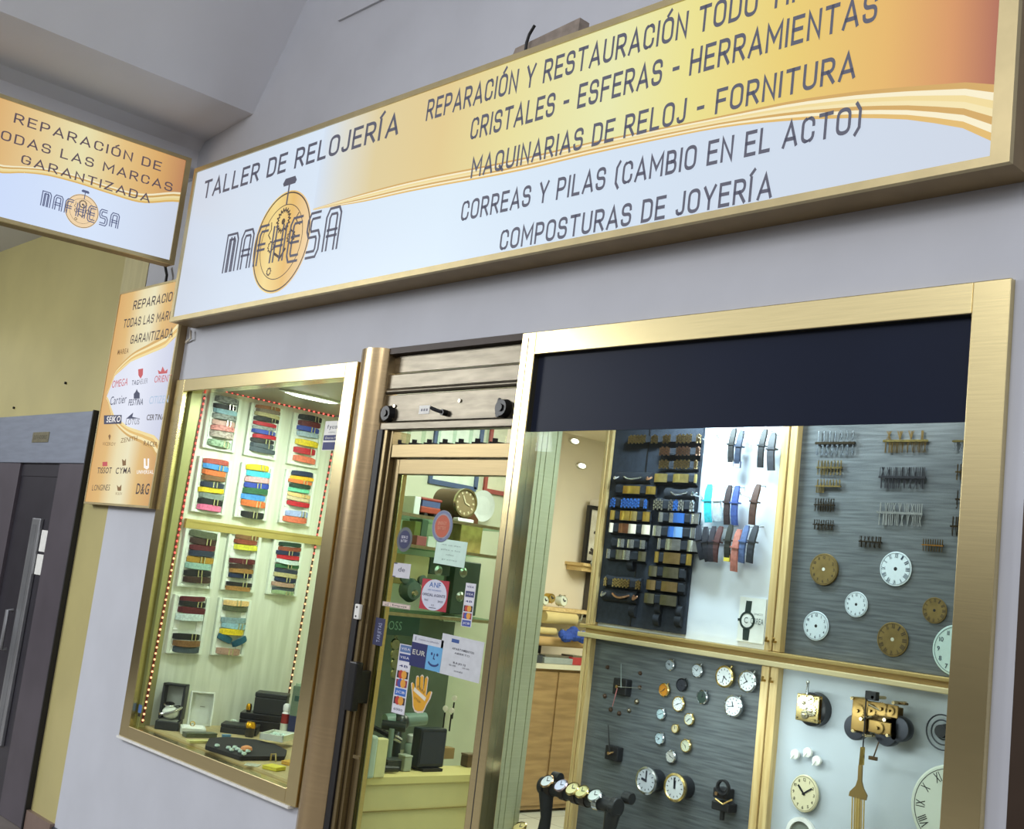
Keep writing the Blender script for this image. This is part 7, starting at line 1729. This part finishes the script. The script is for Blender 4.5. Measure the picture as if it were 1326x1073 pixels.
def wristwatch(c_, rr, ax, rim_m, face_m, label, ang=0.75):
    t = thing('wristwatch', c_, label, 'wristwatch', 'wristwatches on the black stand')
    b = MB(); N = 26; w = .011
    ring = lambda r__, s: [c_ + ax * s + Vector((0, -math.cos(2 * math.pi * i / N), math.sin(2 * math.pi * i / N))) * r__ for i in range(N)]
    A_, B_, Cc, D_ = ring(rr * .905, -w), ring(rr * .905, w), ring(rr * 1.05, w), ring(rr * 1.05, -w)
    k_ = A_ + B_ + Cc + D_; fs = []
    for i in range(N):
        j = (i + 1) % N; fs += [(i, j, N + j, N + i), (N + i, N + j, 2 * N + j, 2 * N + i), (2 * N + i, 2 * N + j, 3 * N + j, 3 * N + i), (3 * N + i, 3 * N + j, j, i)]
    b.add(k_, fs); b.build('watch_band', rim_m if rim_m is M_chr else leather((48, 38, 34)), t)
    nrm = Vector((0, -math.cos(ang), math.sin(ang))); fr_ = Fr(c_ + nrm * rr * 1.03, ax, nrm.cross(ax), nrm); R = .026
    MB().lathe(fr_, [(R * .9, 0), (R, .004), (R, .008), (R * .88, .011)], 24, cap=False).build('watch_case', rim_m, t, smooth=True)
    MB().lathe(fr_, [(R * .9, .007), (.0005, .0075)], 24).build('watch_face', face_m, t)
    b = MB(); b.obox(fr_.rot(.4), -.001, .001, 0, R * .6, .0078, .0088); b.obox(fr_.rot(-1.3), -.001, .001, 0, R * .45, .0078, .0088); b.build('watch_hands', M_ink, t)
    MB().cyl(fr_(R, 0, .005), fr_(R * 1.18, 0, .005), .003, n=8).build('crown', rim_m, t)
ax = L.normalized()
for s_, rm_, fm_, lab in wt: wristwatch(P + L * s_, r_, ax, rm_, fm_, lab)
# second, lower stand of which only the tip shows
P2 = fw(170, 905); Q2 = P2 + Vector((.1, 0, 0)); P2.z -= .0
s2 = thing('watch_stand', (P2.x, WY, zbot_), 'second low black watch stand at the bottom left of the right window', 'watch stand')
MB().cyl(P2 + Vector((0, 0, -.01)), Q2 + Vector((0.0, 0, -.01)), r_ * .6, n=18).build('holding_bar', M_stand, s2, smooth=True)
MB().cyl(Vector((P2.x + .05, WY, P2.z - .01)), Vector((P2.x + .05, WY, zbot_)), .015, n=14).build('stand_leg', M_stand, s2)
wristwatch(P2 + Vector((.045, 0, -.01)), r_ * .6, Vector((1, 0, 0)), M_gdr, paint((226, 206, 140), .3), 'gold dialled wristwatch on the low stand at the bottom left', 1.0)

# ------------------------------------------------------------------ shop room seen through the gap left of the boards
GXP = -5.5
g1 = crop(680, 700, 0.1491); g2 = crop(640, 810, 0.24505); g3 = crop(720, 640, 0.20513)
def gx(k, cx, cy, x=GXP): p = GX(*k(cx, cy), x); return p
ztab = gx(g2, 360, 205).z
yA, yB = gx(g2, 60, 400).y, gx(g2, 620, 400).y + .5
t = thing('wooden_cabinet', (GXP - .15, (yA + yB) / 2, SF), 'honey coloured wooden cabinet under the pale worktop deep in the shop', 'cabinet')
MB().box(-5.79, GXP, yA, yB, SF + .02, ztab - .03).build('cabinet_body', M_cabwood, t)
ym = gx(g2, 315, 400).y
MB().box(GXP, GXP + .012, yA, ym - .012, SF + .05, ztab - .05).build('cabinet_door', M_cabwood, t); MB().box(GXP, GXP + .012, ym + .012, yB, SF + .05, ztab - .05).build('cabinet_door', M_cabwood, t)
o = MB().box(-5.79, GXP + .03, yA - .05, yB, ztab - .03, ztab).build('worktop', mat('pale_worktop', (206, 202, 176), .4, var=.03)); tag(o, 'pale worktop on the wooden cabinet deep in the shop', 'worktop')
# roll holders: two shelves with rolls of paper
z2 = gx(g1, 350, 590).z
o = MB().box(-5.79, GXP - .06, yA - .05, yB, z2 - .025, z2).build('wall_shelf', M_oakh); tag(o, 'wooden shelf carrying the alarm clocks deep in the shop', 'shelf')
def roll(k, l, r, rad, label, m):
    A_, B_ = gx(k, *l), gx(k, *r); z_ = (A_.z + B_.z) / 2
    t = thing('paper_roll', (GXP, (A_.y + B_.y) / 2, z_), label, 'paper roll')
    MB().cyl((GXP - .08, A_.y, z_), (GXP - .08, B_.y, z_), rad, n=24).build('paper', m, t, smooth=True)
    MB().cyl((GXP - .08, B_.y + .0005, z_), (GXP - .08, B_.y + .004, z_), rad * .35, n=16).build('roll_core', M_dark, t)
    MB().tube([(GXP - .08, B_.y + .004, z_), (GXP - .08, B_.y + .06, z_), (GXP - .08, B_.y + .07, z_ + rad)], .012, 8).build('roll_bracket', metal((190, 196, 190)), t)
rd = abs(gx(g1, 360, 630).z - gx(g1, 360, 740).z) / 2
roll(g1, (230, 672), (500, 690), rd, 'thick cream paper roll on a bracket below the alarm clocks', mat('cream_paper', (206, 188, 130), .6, var=.04))
roll(g1, (140, 780), (330, 800), rd * .55, 'thin cream paper roll left of the blue rag', mat('cream_paper', (206, 188, 130), .6, var=.04))
roll(g1, (130, 868), (600, 915), rd * .75, 'long brown paper roll below the blue rag', mat('kraft_paper', (190, 158, 104), .6, var=.05))
A_ = gx(g1, 300, 800); B_ = gx(g1, 510, 820)
b = MB(); rr = random.Random(9)
for i in range(14): b.sphere((GXP + .02 + rr.uniform(-.02, .02), A_.y + (B_.y - A_.y) * (i + .5) / 14, (A_.z + B_.z) / 2 + rr.uniform(-.02, .02)), .036 + rr.uniform(-.008, .01), 10)
o = b.build('blue_rag', mat('blue_cloth', (40, 70, 150), .8, var=.25, scale=20)); tag(o, 'crumpled blue rag between the paper rolls', 'rag')
# alarm clocks
def alarm(k, c_, top_, label, bm, fm, bells=True):
    p = gx(k, *c_, GXP - .1); R = abs(gx(k, *top_, GXP - .1).z - p.z)
    t = thing('alarm_clock', (GXP - .1, p.y, p.z - R), label, 'alarm clock')
    f = XF(GXP - .1).at(p.y, p.z)
    MB().lathe(f, [(R, -.05), (R, .0), (R * .86, .006)], 28, cap=False).build('clock_case', bm, t, smooth=True)
    MB().lathe(f, [(R * .88, .003), (.0005, .004)], 28).build('clock_face', fm, t)
    b = MB(); b.obox(f.rot(.6), -.004, .004, 0, R * .6, .005, .007); b.obox(f.rot(-1.2), -.004, .004, 0, R * .45, .005, .007); b.build('clock_hands', M_ink, t)
    if bells:
        for s_ in (-1, 1):
            MB().lathe(Fr(f(s_ * R * .5, R * .98, -.02), f.u, -f.n, (f.v * .9 + f.u * s_ * .4).normalized()), [(R * .36, 0), (R * .3, R * .2), (.001, R * .32)], 16).build('bell', metal((196, 200, 190), .25), t, smooth=True)
    for s_ in (-1, 1):
        MB().cyl(f(s_ * R * .6, -R * .8, -.02), f(s_ * R * .75, -R * 1.1, -.02), R * .08, n=8).build('foot', metal((170, 170, 160), .3), t)
alarm(g1, (335, 525), (335, 480), 'twin bell alarm clock on the shelf deep in the shop', paint((206, 216, 200), .3), paint((222, 228, 210)))
alarm(g1, (232, 500), (232, 458), 'brass rimmed clock turned sideways beside the twin bell alarm clock', metal((190, 160, 80), .3), paint((150, 130, 70)), False)
alarm(g1, (176, 520), (176, 480), 'pale round clock at the left end of the alarm clock shelf', paint((196, 212, 190), .3), paint((216, 222, 204)), False)
# tools on the worktop
for i, (l, r, h_, cc, lab) in enumerate((((60, 185), (260, 200), .05, (56, 62, 66), 'dark tool tray at the left of the pale worktop'), ((270, 195), (420, 205), .04, (150, 160, 156), 'grey tool tray in the middle of the pale worktop'), ((420, 180), (490, 190), .05, (170, 60, 60), 'small red box at the right of the pale worktop'))):
    A_, B_ = gx(g2, *l), gx(g2, *r)
    t = thing('tool_tray', (GXP, A_.y, ztab), lab, 'tray'); MB().box(GXP - .16, GXP - .01, A_.y, B_.y, ztab + .0005, ztab + h_).build('tray_body', paint(cc), t, bevel=.004)
    MB().box(GXP - .14, GXP - .03, A_.y + .02, B_.y - .02, ztab + h_, ztab + h_ + .012).build('tray_contents', metal((176, 180, 176), .3), t)
A_, B_ = gx(g2, 230, 150), gx(g2, 340, 155)
o = MB().box(GXP - .2, GXP - .17, A_.y, B_.y, ztab + .0005, ztab + .16).build('storage_box', paint((44, 46, 56))); tag(o, 'dark parts drawer standing behind the tool trays', 'drawer')
A_ = gx(g2, 300, 150); o = MB().box(GXP - .165, GXP - .162, A_.y - .03, A_.y + .03, ztab + .0005, ztab + .18).build('paper_slip', paint((206, 214, 206))); tag(o, 'pale paper slip standing in front of the dark parts drawer', 'paper')
# ceiling spots
for i, (px, py) in enumerate(((748, 571), (757, 603))):
    p = FY(px, py, 3.0); zc_ = 2.655
    p = HZ(px, py, zc_)
    if p.x < -5.75: p = GX(px, py, -5.76)
    t = thing('wall_spot', p, ('oval white spot lamp high on the shop wall, upper of two', 'oval white spot lamp high on the shop wall, lower of two')[i], 'lamp')
    f = XF(-5.799).at(p.y, p.z)
    MB().lathe(f, [(.024, 0), (.024, .01), (.020, .014)], 24, sx=2.2).build('lamp_rim', metal((210, 206, 190)), t); MB().lathe(f.at(0, 0, .0145), [(.018, 0), (.001, .006)], 24, sx=2.2).build('lamp_lens', glow('warm_white', (255, 250, 236), 3.0), t)
# wall bracket shelf, framed picture with strap samples, hanging strap bundle, parts rack
q0 = lambda cx, cy: gx(g3, cx, cy, -5.72)
a_, c_ = q0(178, 362), q0(300, 85)
t = thing('sample_frame', (-5.72, a_.y, a_.z), 'black framed sample board leaning above the bracket shelf deep in the shop', 'framed board')
f = XF(-5.74); y0, y1, z0, z1 = a_.y, c_.y + .35, q0(110, 398).z - .029, c_.z
b = MB(); w = .025
for q in ((y0, y0 + w, z0, z1), (y1 - w, y1, z0, z1), (y0 + w, y1 - w, z0, z0 + w), (y0 + w, y1 - w, z1 - w, z1)): b.obox(f, *q, 0, .03)
b.build('frame', M_dark, t)
MB().obox(f, y0 + w, y1 - w, z0 + w, z1 - w, 0, .01).build('sample_sheet', mat('sample_sheet', (196, 190, 168), .6, scale=12, c2=(226, 222, 206)), t)
b = MB(); rr = random.Random(4)
for i in range(16):
    g = f.at(y0 + w + .02 + (y1 - y0 - .09) * rr.random(), z0 + w + .03 + (z1 - z0 - .12) * rr.random(), .01).rot(rr.uniform(-.8, .8)); b.obox(g, -.05, .05, -.009, .009, 0, .008)
b.build('dark_samples', paint((70, 66, 62)), t)
o = MB().obox(f, q0(225, 75).y, y1, z1 + .001, q0(225, 30).z, 0, .12).build('striped_box', paint((222, 214, 206))); tag(o, 'white box with a red stripe on top of the sample board', 'box')
A_, B_ = q0(110, 398), q0(270, 405)
t = thing('bracket_shelf', (-5.7, A_.y, A_.z), 'small cream bracket shelf under the sample board', 'shelf')
MB().box(-5.799, -5.62, A_.y, B_.y + .25, A_.z - .05, A_.z - .03).build('shelf_board', M_oakh, t); MB().box(-5.799, -5.65, A_.y + .02, B_.y + .25, A_.z - .085, A_.z - .05).build('shelf_bracket', M_oakh, t)
A_, B_ = q0(165, 430), q0(270, 340)
b = MB()
for i in range(9):
    s_ = i / 8; b.sphere((-5.6, A_.y + (B_.y - A_.y) * s_, A_.z + (B_.z - A_.z) * s_), .03, 8)
o = b.build('strap_bundle', mat('bundle', (196, 206, 200), .5, scale=30, c2=(110, 120, 120))); tag(o, 'bundle of grey white straps hanging over the bracket shelf', 'strap bundle')
a_, c_ = q0(205, 780), q0(262, 450)
t = thing('parts_rack', (-5.7, a_.y, a_.z), 'dark narrow rack of small drawers beside the oak post deep in the shop', 'rack')
c_.z = min(c_.z, q0(110, 398).z - .09)
MB().box(-5.79, -5.66, a_.y, c_.y + .35, a_.z, c_.z).build('rack_body', paint((62, 58, 56)), t)
b = MB()
n = 12
for i in range(n):
    z_ = a_.z + (c_.z - a_.z) * (i + .12) / n; b.box(-5.66, -5.645, a_.y + .03, c_.y + .33, z_, z_ + (c_.z - a_.z) / n * .72)
b.build('rack_drawers', paint((44, 42, 44)), t)
